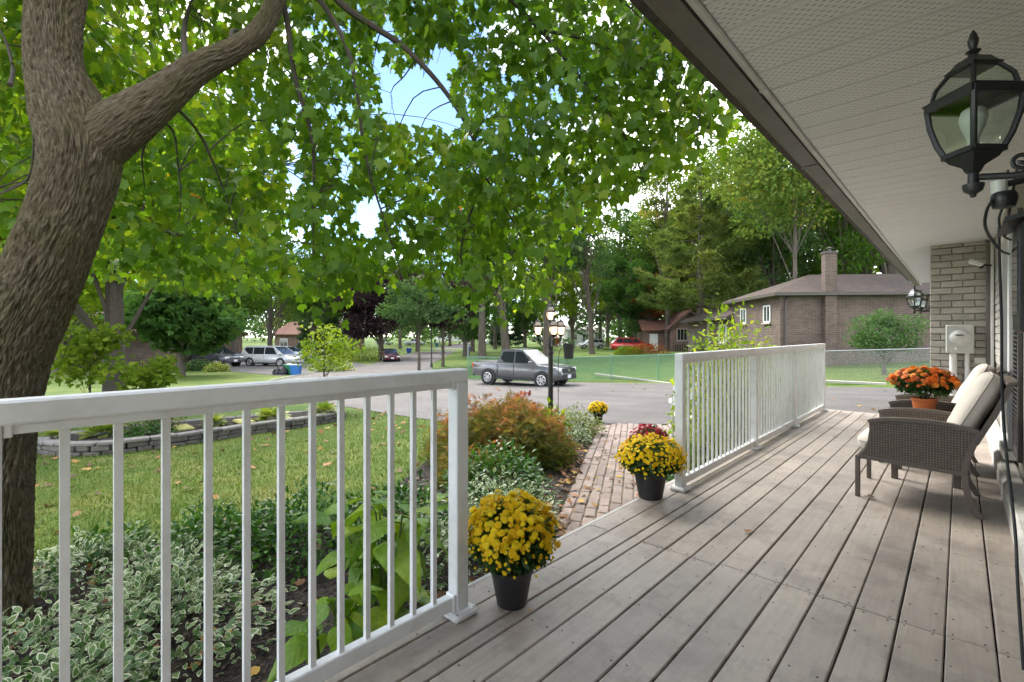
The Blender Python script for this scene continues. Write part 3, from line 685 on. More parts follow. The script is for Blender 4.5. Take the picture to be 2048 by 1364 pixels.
# ------------------------------------------------------------------ wicker chairs, side table
def wicker_mat():
    m, n, bs = new_mat('wicker'); v = ocoord(n, False)
    w1 = n.nodes.new('ShaderNodeTexWave'); w1.bands_direction = 'X'; w1.inputs['Scale'].default_value = 20; w1.inputs['Distortion'].default_value = 0.6; n.links.new(v, w1.inputs['Vector'])
    w2 = n.nodes.new('ShaderNodeTexWave'); w2.bands_direction = 'Z'; w2.inputs['Scale'].default_value = 18; w2.inputs['Distortion'].default_value = 0.6; n.links.new(v, w2.inputs['Vector'])
    mul = mixc(n, w1.outputs['Color'], w2.outputs['Color'], 0.5)
    f = noise(n, 40, 4, 0.6, v)
    c = mixc(n, ramp(n, mul, [(0.15, (0.038, 0.028, 0.022)), (0.85, (0.145, 0.112, 0.088))]), ramp(n, f, [(0.3, (0.8,) * 3), (0.7, (1.2,) * 3)]), 1.0, 'MULTIPLY')
    n.links.new(c, bs.inputs['Base Color']); bs.inputs['Roughness'].default_value = 0.6; bump(n, bs, mul, 0.6, 0.003); return m
M['wicker'] = wicker_mat(); M['chair_frame'] = pm('chair_frame', (0.105, 0.082, 0.067), 0.42, 0.15, 12, 0.1, 60)
M['cushion'] = pm('cushion', (0.50, 0.45, 0.395), 0.9, 0.07, 5, 0.25, 220, dirt=(0.55, 0.50, 0.44), bdist=0.002)
M['piping'] = pm('piping', (0.50, 0.45, 0.40), 0.9, 0.06, 8)
def cushion(c, size, rot, seed, e=0.34):
    b = MB(); rg = random.Random(seed); nu, nv = 40, 22; vs = []
    sp = lambda a, p: math.copysign(abs(a) ** p, a)
    for j in range(nv + 1):
        ph = -math.pi / 2 + math.pi * j / nv
        for i in range(nu):
            th = 2 * math.pi * i / nu
            x = sp(math.cos(ph), e) * sp(math.cos(th), e); yy = sp(math.cos(ph), e) * sp(math.sin(th), e); z = sp(math.sin(ph), 0.62)
            puff = 1 - 0.32 * max(abs(x), abs(yy)) ** 3; z *= puff
            z += 0.05 * math.sin(7 * x + seed) * math.cos(5 * yy + seed * 2); x *= 1 + 0.012 * math.sin(9 * yy + seed)
            vs.append(rot @ Vector((x * size[0] / 2, yy * size[1] / 2, z * size[2] / 2)) + Vector(c))
    fs = [(j * nu + i, j * nu + (i + 1) % nu, (j + 1) * nu + (i + 1) % nu, (j + 1) * nu + i) for j in range(nv) for i in range(nu)]
    return b.add(vs, fs)
def piping_loop(c, size, rot):
    pts = []
    for k in range(41):
        th = 2 * math.pi * k / 40; sp = lambda a: math.copysign(abs(a) ** 0.34, a)
        pts.append(rot @ Vector((sp(math.cos(th)) * size[0] / 2 * 1.004, sp(math.sin(th)) * size[1] / 2 * 1.004, size[2] * 0.12)) + Vector(c))
    return MB().tube(pts, 0.0045, 6, cap=False)
def armchair(loc, label):
    t = empty('wicker_armchair', loc, 0, label, 'armchair', 'brown wicker armchairs on the deck'); W = 0.30
    top = [(-0.478, 0.560), (-0.40, 0.580), (-0.28, 0.592), (-0.16, 0.594), (-0.04, 0.583), (0.085, 0.556)]
    rear = [(0.055, 0.47), (0.026, 0.37), (0.016, 0.285)]; bot = [(-0.25, 0.281), (-0.545, 0.302)]; front = [(-0.512, 0.350), (-0.486, 0.42), (-0.476, 0.50)]
    for s in (-1, 1):
        y = s * W
        MB().prism(top + rear + bot + front, 'y', y - 0.009, y + 0.009).build('side_panel', M['wicker'], t)
        a = MB().ribbon([(x, z + 0.008) for x, z in [(-0.492, 0.552)] + top], 0.024, y - 0.026, y + 0.026)
        a.build('armrest', M['chair_frame'], t)
        MB().tube([(x, y, z) for x, z in [top[0]] + front[::-1] + [bot[-1]]], 0.012, 8).build('front_arm_tube', M['chair_frame'], t, smooth=True)
        MB().box((-0.265, y, 0.286), (0.575, 0.026, 0.026), Matrix.Rotation(R(2.2), 3, 'Y')).build('side_rail', M['chair_frame'], t)
        MB().bbox((-0.556, y, 0.152), (0.030, 0.034, 0.304), 0.004).build('leg', M['chair_frame'], t)
        lg = MB().ribbon([(0.092, 0.57), (0.060, 0.47), (0.030, 0.37), (0.018, 0.29), (0.022, 0.20), (0.045, 0.10), (0.095, 0.0)], 0.034, y - 0.016, y + 0.016)
        lg.build('leg', M['chair_frame'], t)
        bb = MB().ribbon([(0.070, 0.48), (0.150, 0.66), (0.205, 0.80), (0.238, 0.890)], 0.030, y * 0.97 - 0.015, y * 0.97 + 0.015)
        bb.build('back_upright', M['chair_frame'], t)
    MB().bbox((0.238, 0, 0.885), (0.060, 0.62, 0.026), 0.008, Matrix.Rotation(R(-15), 3, 'Y')).build('top_rail', M['chair_frame'], t)
    MB().box((0.165, 0, 0.70), (0.012, 0.56, 0.36), Matrix.Rotation(R(22), 3, 'Y')).build('back_panel', M['wicker'], t)
    MB().box((-0.26, 0, 0.292), (0.56, 0.58, 0.03)).build('seat_frame', M['wicker'], t)
    MB().box((-0.552, 0, 0.288), (0.024, 0.58, 0.032)).build('front_rail', M['chair_frame'], t)
    R0 = Matrix.Identity(3); c = cushion((-0.275, 0, 0.385), (0.60, 0.565, 0.175), R0, 1).build('seat_cushion', M['cushion'], t, smooth=True)
    piping_loop((-0.275, 0, 0.385), (0.60, 0.565, 0.175), R0).build('piping', M['piping'], c, smooth=True)
    RB = Matrix.Rotation(R(25), 3, 'Y') @ Matrix.Rotation(R(-90), 3, 'Y'); cb = (0.062, 0, 0.682)
    c = cushion(cb, (0.53, 0.565, 0.160), RB, 2).build('back_cushion', M['cushion'], t, smooth=True)
    piping_loop(cb, (0.53, 0.565, 0.160), RB).build('piping', M['piping'], c, smooth=True)
    return t
armchair((0, 4.64, 0), 'brown wicker armchair with beige cushions, the one standing nearer')
armchair((0.01, 5.92, 0), 'brown wicker armchair with beige cushions beyond the side table')
tb = empty('side_table', (-0.21, 5.275, 0), 0, 'low dark wicker side table between the two armchairs', 'table')
MB().bbox((0, 0, 0.490), (0.44, 0.44, 0.03), 0.006).build('table_top', M['chair_frame'], tb)
MB().box((0, 0, 0.450), (0.41, 0.41, 0.05)).build('apron', M['wicker'], tb)
for sx in (-1, 1):
    for sy in (-1, 1): MB().bbox((sx * 0.19, sy * 0.19, 0.2125), (0.045, 0.045, 0.425), 0.004).build('leg', M['chair_frame'], tb)

# ------------------------------------------------------------------ chrysanthemum pots
def flower_tpl(petals=13, cup=0.25):
    V = [(0, 0, 0.10)]; F = []
    for ring, (r, z, w, n) in enumerate(((0.5, 0.02 + cup * 0.3, 0.20, petals), (0.40, 0.10 + cup * 0.4, 0.22, petals - 2), (0.25, 0.20 + cup * 0.5, 0.30, petals - 5))):
        for k in range(n):
            a = 2 * math.pi * (k + ring * 0.5) / n; i = len(V)
            c, s = math.cos(a), math.sin(a); m = 0.66 * r
            V += [(m * math.cos(a - w), m * math.sin(a - w), z * 0.8), (r * c, r * s, z - 0.05), (m * math.cos(a + w), m * math.sin(a + w), z * 0.8)]
            F += [(0, i, i + 2), (i, i + 1, i + 2)]
    return np.array(V), np.array(F)
FLV, FLF = flower_tpl()
M['mum_leaf'] = leafm('mum_leaf', [(0, (0.020, 0.045, 0.014)), (0.6, (0.045, 0.095, 0.026)), (1, (0.09, 0.16, 0.045))], 0.25)
M['mum_yellow'] = leafm('mum_yellow', [(0, (0.78, 0.50, 0.006)), (0.5, (0.90, 0.68, 0.010)), (1, (0.92, 0.78, 0.03))], 0.4, 0.6, (1.1, 1.05, 0.6))
M['mum_red'] = leafm('mum_red', [(0, (0.25, 0.006, 0.012)), (1, (0.52, 0.02, 0.05))], 0.3, 0.6, (1.1, 0.8, 0.8))
M['mum_orange'] = leafm('mum_orange', [(0, (0.38, 0.055, 0.012)), (0.55, (0.68, 0.17, 0.02)), (1, (0.80, 0.36, 0.06))], 0.3, 0.6, (1.1, 0.9, 0.6))
M['soil'] = pm('soil', (0.03, 0.022, 0.016), 0.95, 0.4, 40, 0.8, 60)
M['terracotta'] = pm('terracotta', (0.62, 0.165, 0.045), 0.45, 0.06, 6)
def mum(loc, label, r=0.21, zc=0.26, ztop=0.47, nfl=420, fs=0.036, petal='mum_yellow', pot=(0.098, 0.066, 0.165), potm='black_plastic', low=0.0, seed=1, buds=True):
    rg = np.random.default_rng(seed); t = empty('potted_chrysanthemum', loc, seed * 1.3, label, 'flower pot', 'potted chrysanthemums')
    rt_, rb_, hp = pot
    MB().lathe([(0.0, 0.0), (rb_, 0.0), (rb_ + (rt_ - rb_) * 0.85, hp * 0.86), (rt_ * 1.0, hp * 0.88), (rt_ * 1.02, hp), (rt_ * 0.95, hp), (rt_ * 0.92, hp * 0.9), (0, hp * 0.9)], 32).build('pot', M[potm], t, smooth=True)
    MB().lathe([(rt_ * 0.92, hp * 0.905), (0, hp * 0.93)], 20).build('soil', M['soil'], t)
    H = ztop - zc
    # foliage: leaves through the dome
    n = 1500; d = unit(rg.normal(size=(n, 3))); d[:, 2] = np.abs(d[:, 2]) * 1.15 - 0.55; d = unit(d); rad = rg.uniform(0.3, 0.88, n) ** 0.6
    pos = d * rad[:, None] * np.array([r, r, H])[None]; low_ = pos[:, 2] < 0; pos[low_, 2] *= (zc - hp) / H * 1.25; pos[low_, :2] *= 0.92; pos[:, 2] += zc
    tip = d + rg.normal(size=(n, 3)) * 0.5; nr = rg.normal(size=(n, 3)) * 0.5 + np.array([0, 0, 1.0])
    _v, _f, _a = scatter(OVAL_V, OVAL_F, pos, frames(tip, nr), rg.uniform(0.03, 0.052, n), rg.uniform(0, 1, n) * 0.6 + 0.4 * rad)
    link('foliage', np_mesh('mum_foliage', _v, _f, _a), M['mum_leaf'], t)
    st = MB()
    for k in range(16): a = k * 2.4; st.tube([(0.02 * math.cos(a), 0.02 * math.sin(a), hp * 0.9), (0.45 * r * math.cos(a), 0.45 * r * math.sin(a), zc + 0.3 * H)], 0.003, 5)
    st.build('stems', M['mum_leaf'], t)
    # blossoms: golden-angle spread over the dome so heads nearly touch
    i = np.arange(nfl); ct = 1 - (i + 0.5) / nfl * (1.12 + low); th = i * 2.39996 + rg.normal(size=nfl) * 0.15; ct = np.clip(ct + rg.normal(size=nfl) * 0.03, -0.35, 1); sn_ = np.sqrt(1 - np.clip(ct, -1, 1) ** 2)
    d = np.stack([sn_ * np.cos(th), sn_ * np.sin(th), ct], 1); lump = 1 + 0.05 * np.sin(3 * th + seed) * sn_ + rg.normal(size=nfl) * 0.045 + 0.05 * np.sin(5 * th + 4 * ct + seed) + 0.03 * np.sin(11 * th - 7 * ct)
    pos = d * lump[:, None] * np.array([r, r, H])[None] * 1.03; pos[:, 2] += zc
    size = rg.uniform(0.6, 1.2, nfl) * fs; size[ct < 0.05] *= 0.6
    keep = rg.uniform(size=nfl) < np.where(ct < 0.15, 0.5, 0.93) - 0.35 * (np.sin(4 * th + seed) * np.cos(6 * ct + seed) > 0.62); nn = unit(d + rg.normal(size=(nfl, 3)) * 0.34 + np.array([0, 0, 0.25])); tp = rg.normal(size=(nfl, 3))
    _v, _f, _a = scatter(FLV, FLF, pos[keep], frames(tp, nn)[keep], size[keep], rg.uniform(0, 1, nfl)[keep])
    # face +z along the outward normal
    x = unit(np.cross(nn, tp)); yv = np.cross(nn, x); rot = np.stack([x, yv, nn], 2)
    _v, _f, _a = scatter(FLV, FLF, pos[keep], rot[keep], size[keep], rg.uniform(0, 1, nfl)[keep])
    tag(link('blossoms', np_mesh('blossoms', _v, _f, _a), M[petal], t), kind='stuff')
    if buds:
        bd = MB(); rb = random.Random(seed)
        for k in range(70):
            a = rb.uniform(0, 6.283); cz = rb.uniform(-0.45, 0.45); sz = math.sqrt(1 - cz * cz); q = Vector((r * 1.04 * sz * math.cos(a), r * 1.04 * sz * math.sin(a), zc + H * cz * 1.02))
            bd.lathe([(0, -0.006), (0.006, -0.002), (0.0065, 0.003), (0.003, 0.007), (0, 0.008)], 6, q)
        me = bd.mesh('buds'); at_ = me.attributes.new('rnd', 'FLOAT', 'POINT'); at_.data.foreach_set('value', [0.6] * len(me.vertices)); tag(link('buds', me, M[petal], t), kind='stuff')
    return t
mum((-1.462, 1.555, 0.0), 'large yellow mum in black pot beside the near railing post', 0.188, 0.275, 0.465, 900, 0.036, seed=1)
p2 = mum((-1.665, 3.262, 0.0), 'yellow mum in black pot with white tag at the far side of the path opening', 0.232, 0.265, 0.435, 900, 0.032, seed=2, low=0.05, pot=(0.120, 0.085, 0.19))
MB().box((0.088, -0.062, 0.12), (0.004, 0.035, 0.06), Matrix.Rotation(R(-40), 3, 'Z')).build('tag', M['bulb'], p2)
mum(on(-2.16, 4.22, 0.03), 'red mum mostly hidden behind the yellow mum on the path', 0.19, 0.50, 0.70, 360, 0.044, 'mum_red', seed=3, pot=(0.12, 0.085, 0.30))
_g = gp(1196, 848); mum((_g.x, _g.y, _g.z + 0.01), 'small yellow mum in black pot where the path meets the driveway', 0.185, 0.28, 0.43, 330, 0.052, seed=4, pot=(0.10, 0.075, 0.19))
mum((-0.22, 5.23, 0.505), 'orange mum in terracotta pot on the side table', 0.20, 0.285, 0.405, 260, 0.058, 'mum_orange', seed=5, pot=(0.085, 0.058, 0.165), potm='terracotta', buds=False)
# ------------------------------------------------------------------ the maple by the porch
from mathutils import noise as mn
def bark_mat():
    m, n, bs = new_mat('bark'); uv = n.nodes.new('ShaderNodeUVMap').outputs[0]
    mpn = N(n, 'ShaderNodeMapping'); mpn.inputs['Scale'].default_value = (1, 0.28, 1); n.links.new(uv, mpn.inputs['Vector'])
    f = noise(n, 62, 6, 0.7, mpn.outputs[0]); f2 = noise(n, 2.2, 4, 0.6, uv); f3 = noise(n, 90, 4, 0.7, uv)
    c = ramp(n, f, [(0.32, (0.055, 0.043, 0.026)), (0.50, (0.150, 0.120, 0.080)), (0.70, (0.27, 0.228, 0.162))])
    c = mixc(n, c, ramp(n, f2, [(0.45, (1, 1, 1)), (0.65, (0.82, 0.92, 0.62))]), 0.8, 'MULTIPLY')
    c = mixc(n, c, ramp(n, f3, [(0.3, (0.75,) * 3), (0.7, (1.2,) * 3)]), 0.7, 'MULTIPLY')
    n.links.new(c, bs.inputs['Base Color']); bs.inputs['Roughness'].default_value = 0.92; bs.inputs['Specular IOR Level'].default_value = 0.2
    bump(n, bs, f, 1.0, 0.022); return m
M['bark'] = bark_mat()
def catmull(P, k):
    out = []
    for i in range(len(P) - 1):
        a, b, c, d = P[max(i - 1, 0)], P[i], P[i + 1], P[min(i + 2, len(P) - 1)]
        for j in range(k):
            t = j / k; out.append(0.5 * ((2 * b) + (c - a) * t + (2 * a - 5 * b + 4 * c - d) * t * t + (3 * b - a - 3 * c + d) * t ** 3))
    out.append(P[-1]); return out
def bark_tube(pts, rad, n, sub, amp, seed=0.0, knots=()):
    P = catmull([Vector((*p, r)) for p, r in zip(pts, rad)], sub); m = len(P)
    V = np.zeros((m * (n + 1), 3)); UV = np.zeros((m * (n + 1), 2)); L = 0; px = None
    for i, q in enumerate(P):
        p = Vector(q[:3]); r = q[3]
        t = (Vector(P[min(i + 1, m - 1)][:3]) - Vector(P[max(i - 1, 0)][:3])).normalized()
        if px is None: px = t.cross(Vector((0.2, 1, 0.1))).normalized()
        px = (px - t * px.dot(t)).normalized(); py = t.cross(px)
        if i: L += (p - Vector(P[i - 1][:3])).length
        for k in range(n + 1):
            a = 2 * math.pi * (k % n) / n; ca, sa = math.cos(a), math.sin(a)
            wob = 0.06 * r * mn.noise(Vector((ca * 1.3, sa * 1.3, L * 1.6 + seed)))
            q1 = Vector((ca * r * 62, sa * r * 62, L * 12 + seed)); tw = mn.noise(Vector((ca * 2, sa * 2, L * 3 + seed))) * 1.5
            q1 += Vector((tw, tw, 0)); rd = 1 - abs(mn.noise(q1)) * 2.2; rd2 = 1 - abs(mn.noise(q1 * 1.9 + Vector((5, 3, 1)))) * 2
            h = amp * (0.62 * rd + 0.38 * rd2) - amp * 0.4
            pos = p + (px * ca + py * sa) * (r + wob + h)
            for kc, kr, kh in knots:
                dd = (pos - kc).length
                if dd < kr: pos += (px * ca + py * sa) * kh * (0.5 + 0.5 * math.cos(math.pi * dd / kr)) * (1 if dd > kr * 0.35 else 0.35)
            V[i * (n + 1) + k] = pos; UV[i * (n + 1) + k] = (k / n * 2 * math.pi * 0.27, L)
    F = [(i * (n + 1) + k, i * (n + 1) + k + 1, (i + 1) * (n + 1) + k + 1, (i + 1) * (n + 1) + k) for i in range(m - 1) for k in range(n)]
    return V, np.array(F), UV
D0 = 2.65
tp_ = [(at(-48, 1330, D0), 0.40), (at(-40, 1230, D0), 0.325), (at(-30, 1050, D0), 0.283), (at(-15, 860, D0), 0.272), (at(12, 720, D0), 0.268), (at(58, 610, D0), 0.266), (at(100, 513, D0), 0.262), (at(140, 410, D0), 0.255), (at(163, 310, D0), 0.268), (at(142, 225, D0), 0.255), (at(112, 140, D0), 0.185), (at(108, 60, D0 + 0.02), 0.176), (at(116, -20, D0 + 0.05), 0.178), (at(140, -160, D0 + 0.1), 0.165), (at(170, -420, D0 + 0.3), 0.13), (at(260, -800, D0 + 0.5), 0.08)]
lp_ = [(at(150, 340, D0), 0.16), (at(205, 280, D0 + 0.02), 0.185), (at(262, 236, D0 + 0.04), 0.168), (at(325, 192, D0 + 0.08), 0.130), (at(392, 138, D0 + 0.14), 0.104), (at(462, 103, D0 + 0.2), 0.084), (at(518, 62, D0 + 0.27), 0.075), (at(553, -5, D0 + 0.32), 0.067), (at(572, -90, D0 + 0.4), 0.062), (at(610, -230, D0 + 0.55), 0.052), (at(700, -420, D0 + 0.8), 0.04)]
maple_base = on(-3.93, -0.07)
maple = empty('maple_tree', maple_base, 0, 'big maple with forked leaning trunk overhanging the porch railing', 'tree')
knot = at(212, 262, D0 - 0.24)
tp_ = [(p, r * 0.655) for p, r in tp_]; lp_ = [(p, r * 0.73) for p, r in lp_]
V1, F1, U1 = bark_tube([p for p, r in tp_], [r for p, r in tp_], 380, 32, 0.020, 0.0, [(knot, 0.12, 0.045)])
V2, F2, U2 = bark_tube([p for p, r in lp_], [r for p, r in lp_], 190, 22, 0.012, 9.0)
off = np.array(maple_base)
trunk = link('trunk', np_mesh('maple_trunk', V1 - off, F1, None, U1, True), M['bark'], maple)
limb = link('limb', np_mesh('maple_limb', V2 - off, F2, None, U2, True), M['bark'], maple)

HANG = [
    ([(556, -10, 3.0), (572, 30, 3.05), (590, 154, 3.15), (622, 267, 3.3), (628, 359, 3.4), (626, 440, 3.5), (630, 560, 3.6)], 0.020),
    ([(570, -90, 3.05), (640, 0, 3.1), (690, 85, 3.15), (712, 170, 3.2), (726, 280, 3.3), (746, 370, 3.4), (772, 450, 3.5), (800, 540, 3.6)], 0.020),
    ([(575, -110, 3.05), (680, 5, 3.2), (745, 52, 3.3), (805, 92, 3.4), (872, 160, 3.5), (922, 230, 3.6), (955, 300, 3.7), (962, 360, 3.75), (940, 430, 3.8), (922, 500, 3.85), (930, 580, 3.9)], 0.026),
    ([(962, 340, 3.75), (1000, 400, 3.8), (1040, 470, 3.85), (1070, 560, 3.9)], 0.010),
    ([(600, -200, 3.2), (800, -110, 3.4), (950, -60, 3.6), (1080, 60, 3.7), (1180, 180, 3.8), (1260, 290, 3.9), (1290, 370, 3.9)], 0.026),
    ([(1080, 60, 3.7), (1200, 90, 3.8), (1330, 170, 3.9), (1430, 270, 4.0)], 0.014),
    ([(950, -60, 3.6), (1100, -60, 3.6), (1240, 0, 3.6), (1330, 90, 3.7)], 0.014),
    ([(300, 235, 2.85), (345, 260, 3.2), (356, 330, 3.4), (362, 400, 3.5), (352, 470, 3.6)], 0.010),
    ([(352, 215, 2.9), (400, 270, 3.3), (440, 360, 3.5), (470, 450, 3.7), (500, 540, 3.8)], 0.011),
    ([(290, 285, 2.8), (284, 320, 3.0), (290, 380, 3.2)], 0.009),
    ([(372, 120, 2.9), (368, 60, 3.2), (385, 0, 3.4), (430, -80, 3.6)], 0.022),
    ([(20, 170, 2.9), (25, 130, 3.1), (0, 60, 3.2), (-60, 0, 3.3)], 0.014),
    ([(70, 270, 2.9), (60, 350, 3.1), (20, 380, 3.3), (-40, 400, 3.4)], 0.010),
    ([(462, 90, 2.95), (470, 60, 3.4), (520, 100, 4.2), (560, 200, 4.8), (560, 330, 5.2)], 0.014),
    ([(120, -60, 2.8), (60, 0, 3.8), (240, 60, 5.0), (380, 200, 5.8)], 0.025),
]
tw = MB(); nodes = []
for pts, r in HANG:
    P = catmull([at(*p) for p in pts], 5); n = len(P); tw.tube(P, [r * (1 - 0.8 * i / n) for i in range(n)], 7); nodes += P
nodes += [p for p, r in tp_[12:]] + [p for p, r in lp_[6:]]

def lowb(u):
    xs = [-400, 0, 60, 190, 300, 420, 560, 640, 700, 740, 800, 880, 905, 1000, 1040, 1100, 1135, 1160, 1200, 1260, 1300, 1350, 1400, 1440, 1480, 1520]
    ys = [640, 590, 570, 560, 560, 590, 600, 625, 625, 570, 560, 590, 650, 650, 618, 592, 545, 480, 470, 415, 400, 390, 330, 335, 280, 120]
    return float(np.interp(u, xs, ys))
SKYGAPS = [(828, 190, 86, 74), (885, 120, 34, 46), (905, 235, 26, 40), (760, 120, 20, 34), (735, 425, 34, 52), (1290, 395, 34, 40), (588, 330, 18, 60), (770, 60, 22, 30), (600, 500, 22, 60), (1205, 30, 20, 22), (560, 575, 18, 16), (690, 330, 14, 40), (505, 470, 12, 30)]
rg = np.random.default_rng(11); blobs = []
vv = -240.0
while vv < 640:
    uu = -420.0
    while uu < 1530:
        u_ = uu + rg.uniform(-34, 34); v_ = vv + rg.uniform(-34, 34)
        if v_ < lowb(u_) - 22:
            for lay in range(2):
                if u_ < 560 and v_ > 60: d_ = rg.uniform(3.6, 5.0) if lay == 0 else rg.uniform(5.2, 8.6)
                elif u_ > 1150: d_ = rg.uniform(3.5, 4.3) if lay == 0 else rg.uniform(4.2, 5.4)
                else: d_ = rg.uniform(3.25, 4.4) if lay == 0 else rg.uniform(4.6, 7.5)
                if v_ < -60: d_ *= rg.uniform(0.8, 1.1)
                p = at(u_, v_, d_)
                if p.x > -1.12 and p.z > 1.6: continue
                if lay == 1 and rg.uniform() < 0.34: continue
                blobs.append(p)
        uu += 88
    vv += 80
PO = []; SZ = []; VA = []; TI = []; NO = []
nodesA = np.array([tuple(p) for p in nodes]); nodesB = list(nodes)
for b in blobs:
    k = int(np.argmin(((nodesA - np.array(b)) ** 2).sum(1))); a = nodes[k]; dst = (b - a).length
    if dst > 2.8: src = b + Vector((rg.uniform(-0.4, 0.4), rg.uniform(-0.4, 0.4), 0.7))
    else: src = a
    mid = (src + b) / 2 + Vector((rg.uniform(-0.1, 0.1), rg.uniform(-0.1, 0.1), 0.16 * min(dst, 1.2)))
    tw.tube(catmull([src, mid, b, b + Vector((rg.uniform(-0.12, 0.12), rg.uniform(-0.12, 0.12), -0.3))], 3), [0.006, 0.006, 0.0055, 0.005, 0.0045, 0.004, 0.0035, 0.003, 0.0025, 0.002], 4, cap=False)
    n = int(rg.integers(80, 132)); sg = np.array([0.25, 0.25, 0.17]); q = rg.normal(size=(n, 3)) * sg + np.array(b)
    out = q - np.array(b); out[:, 2] = -0.25; tipd = unit(unit(out) + rg.normal(size=(n, 3)) * 0.45 + np.array([0, 0, -0.55]))
    nr = rg.normal(size=(n, 3)) * 0.6 + np.array([0, 0, 0.75])
    PO.append(q); TI.append(tipd); NO.append(nr); SZ.append(rg.uniform(0.05, 0.105, n)); VA.append(np.clip(rg.uniform(0, 0.9) * 0.6 + rg.uniform(0, 1, n) * 0.45, 0, 0.93))
PO = np.concatenate(PO); TI = np.concatenate(TI); NO = np.concatenate(NO); SZ = np.concatenate(SZ); VA = np.concatenate(VA)
dd = PO[:, 0] * FW[0] + PO[:, 1] * FW[1]; rr_ = PO[:, 0] * RT[0] + PO[:, 1] * RT[1]
uu_ = 1024 + FPX * rr_ / dd; vv_ = HOR - FPX * (PO[:, 2] - EYE) / dd
ok = (dd > 2.2) & ~((PO[:, 0] > -1.0) & (PO[:, 2] > 1.9)) & (PO[:, 0] < -0.95)
lb = np.array([lowb(x) for x in uu_]); ok &= (vv_ < lb + rg.normal(size=len(PO)) * 14)
for cx, cyy, a, b in SKYGAPS: ok &= ~((((uu_ - cx) / a) ** 2 + ((vv_ - cyy) / b) ** 2) < rg.uniform(0.55, 1.1, len(PO)))
ok &= ~((np.abs(uu_ - 150) < 120) & (vv_ > 120) & (vv_ < 700) & (dd < 3.3))        # keep the trunk clear
ok &= ~((uu_ > 200) & (uu_ < 600) & (vv_ < 330) & (vv_ > 0) & (dd < 3.5) & (vv_ < 330 - (uu_ - 200) * 0.65))
PO, TI, NO, SZ, VA, dd, uu_, vv_ = [a[ok] for a in (PO, TI, NO, SZ, VA, dd, uu_, vv_)]
yel = (rg.uniform(size=len(PO)) < 0.005) & (dd > 4.6) & (vv_ < np.array([lowb(x) for x in uu_]) - 90); VA[yel] = 0.985
VA = np.where((uu_ < 600) & ~yel, np.clip(VA + 0.12, 0, 0.93), VA)  # left side of the crown lightened: backlight put into the leaf colour
M['maple_leaf'] = leafm('maple_leaf', [(0, (0.042, 0.108, 0.012)), (0.35, (0.080, 0.176, 0.016)), (0.75, (0.130, 0.240, 0.022)), (0.93, (0.23, 0.31, 0.028)), (0.965, (0.40, 0.27, 0.03)), (1.0, (0.42, 0.10, 0.02))], 0.58, 0.42, (1.45, 1.35, 0.45))
rotm = frames(TI, NO)
near = np.argsort(np.where((uu_ > 0) & (uu_ < 1500) & (vv_ > 0), dd / SZ, 1e9))[:300]; isn = np.zeros(len(PO), bool); isn[near] = True
lm = []
for k in range(8):
    me = np_mesh('maple_leaf', MAPLE_V, MAPLE_F, np.full(len(MAPLE_V), 0.08 + 0.12 * k)); me.materials.append(M['maple_leaf']); lm.append(me)
for i in near:
    o = link('leaf', lm[int(VA[i] * 7.99)], None, maple); r3 = Matrix([list(r) for r in rotm[i]]).to_4x4()
    o.matrix_basis = Matrix.Translation(Vector(PO[i]) - maple_base) @ r3 @ Matrix.Diagonal((SZ[i], SZ[i], SZ[i], 1))
cl = (dd < 4.6) & ~isn; fr_ = ~cl & ~isn
v, f, a = join([scatter(MAPLE_V, MAPLE_F, PO[cl], rotm[cl], SZ[cl], VA[cl]), scatter(MAPLO_V, MAPLO_F, PO[fr_], rotm[fr_], SZ[fr_], VA[fr_])])
tag(link('leaves', np_mesh('maple_leaves', v - off, f, a), M['maple_leaf'], maple), kind='stuff')
tag(tw.build('branches', M['bark_twig'], maple, smooth=True, world=True), kind='stuff')

# ------------------------------------------------------------------ garden plants
def plant_mesh(rg, centre, radii, n, size, tpl=(OVAL_V, OVAL_F), shell=0.35, up=0.5, jit=0.45, valf=None, flat=0.0, zmin=None):
    """leaves through an uneven dome (centre on the ground)"""
    d = unit(rg.normal(size=(n, 3))); d[:, 2] = np.abs(d[:, 2]); th = np.arctan2(d[:, 1], d[:, 0])
    lump = 1 + 0.13 * np.sin(3 * th + centre[0] * 5) + 0.10 * np.sin(7 * th + centre[1] * 9) * d[:, 2] + rg.normal(size=n) * 0.05
    rad = (shell + (1 - shell) * rg.uniform(0, 1, n) ** 0.6) * lump
    pos = d * rad[:, None] * np.array(radii)[None]
    tip = unit(d * np.array([1, 1, 0.6]) + rg.normal(size=(n, 3)) * jit); nr = rg.normal(size=(n, 3)) * 0.4 + np.array([0, 0, up]) + d * 0.5
    val = rg.uniform(0, 1, n) if valf is None else valf(d, rad, rg)
    V, F, A = scatter(tpl[0], tpl[1], pos, frames(tip, nr), rg.uniform(size[0], size[1], n), val)
    return V, F, A
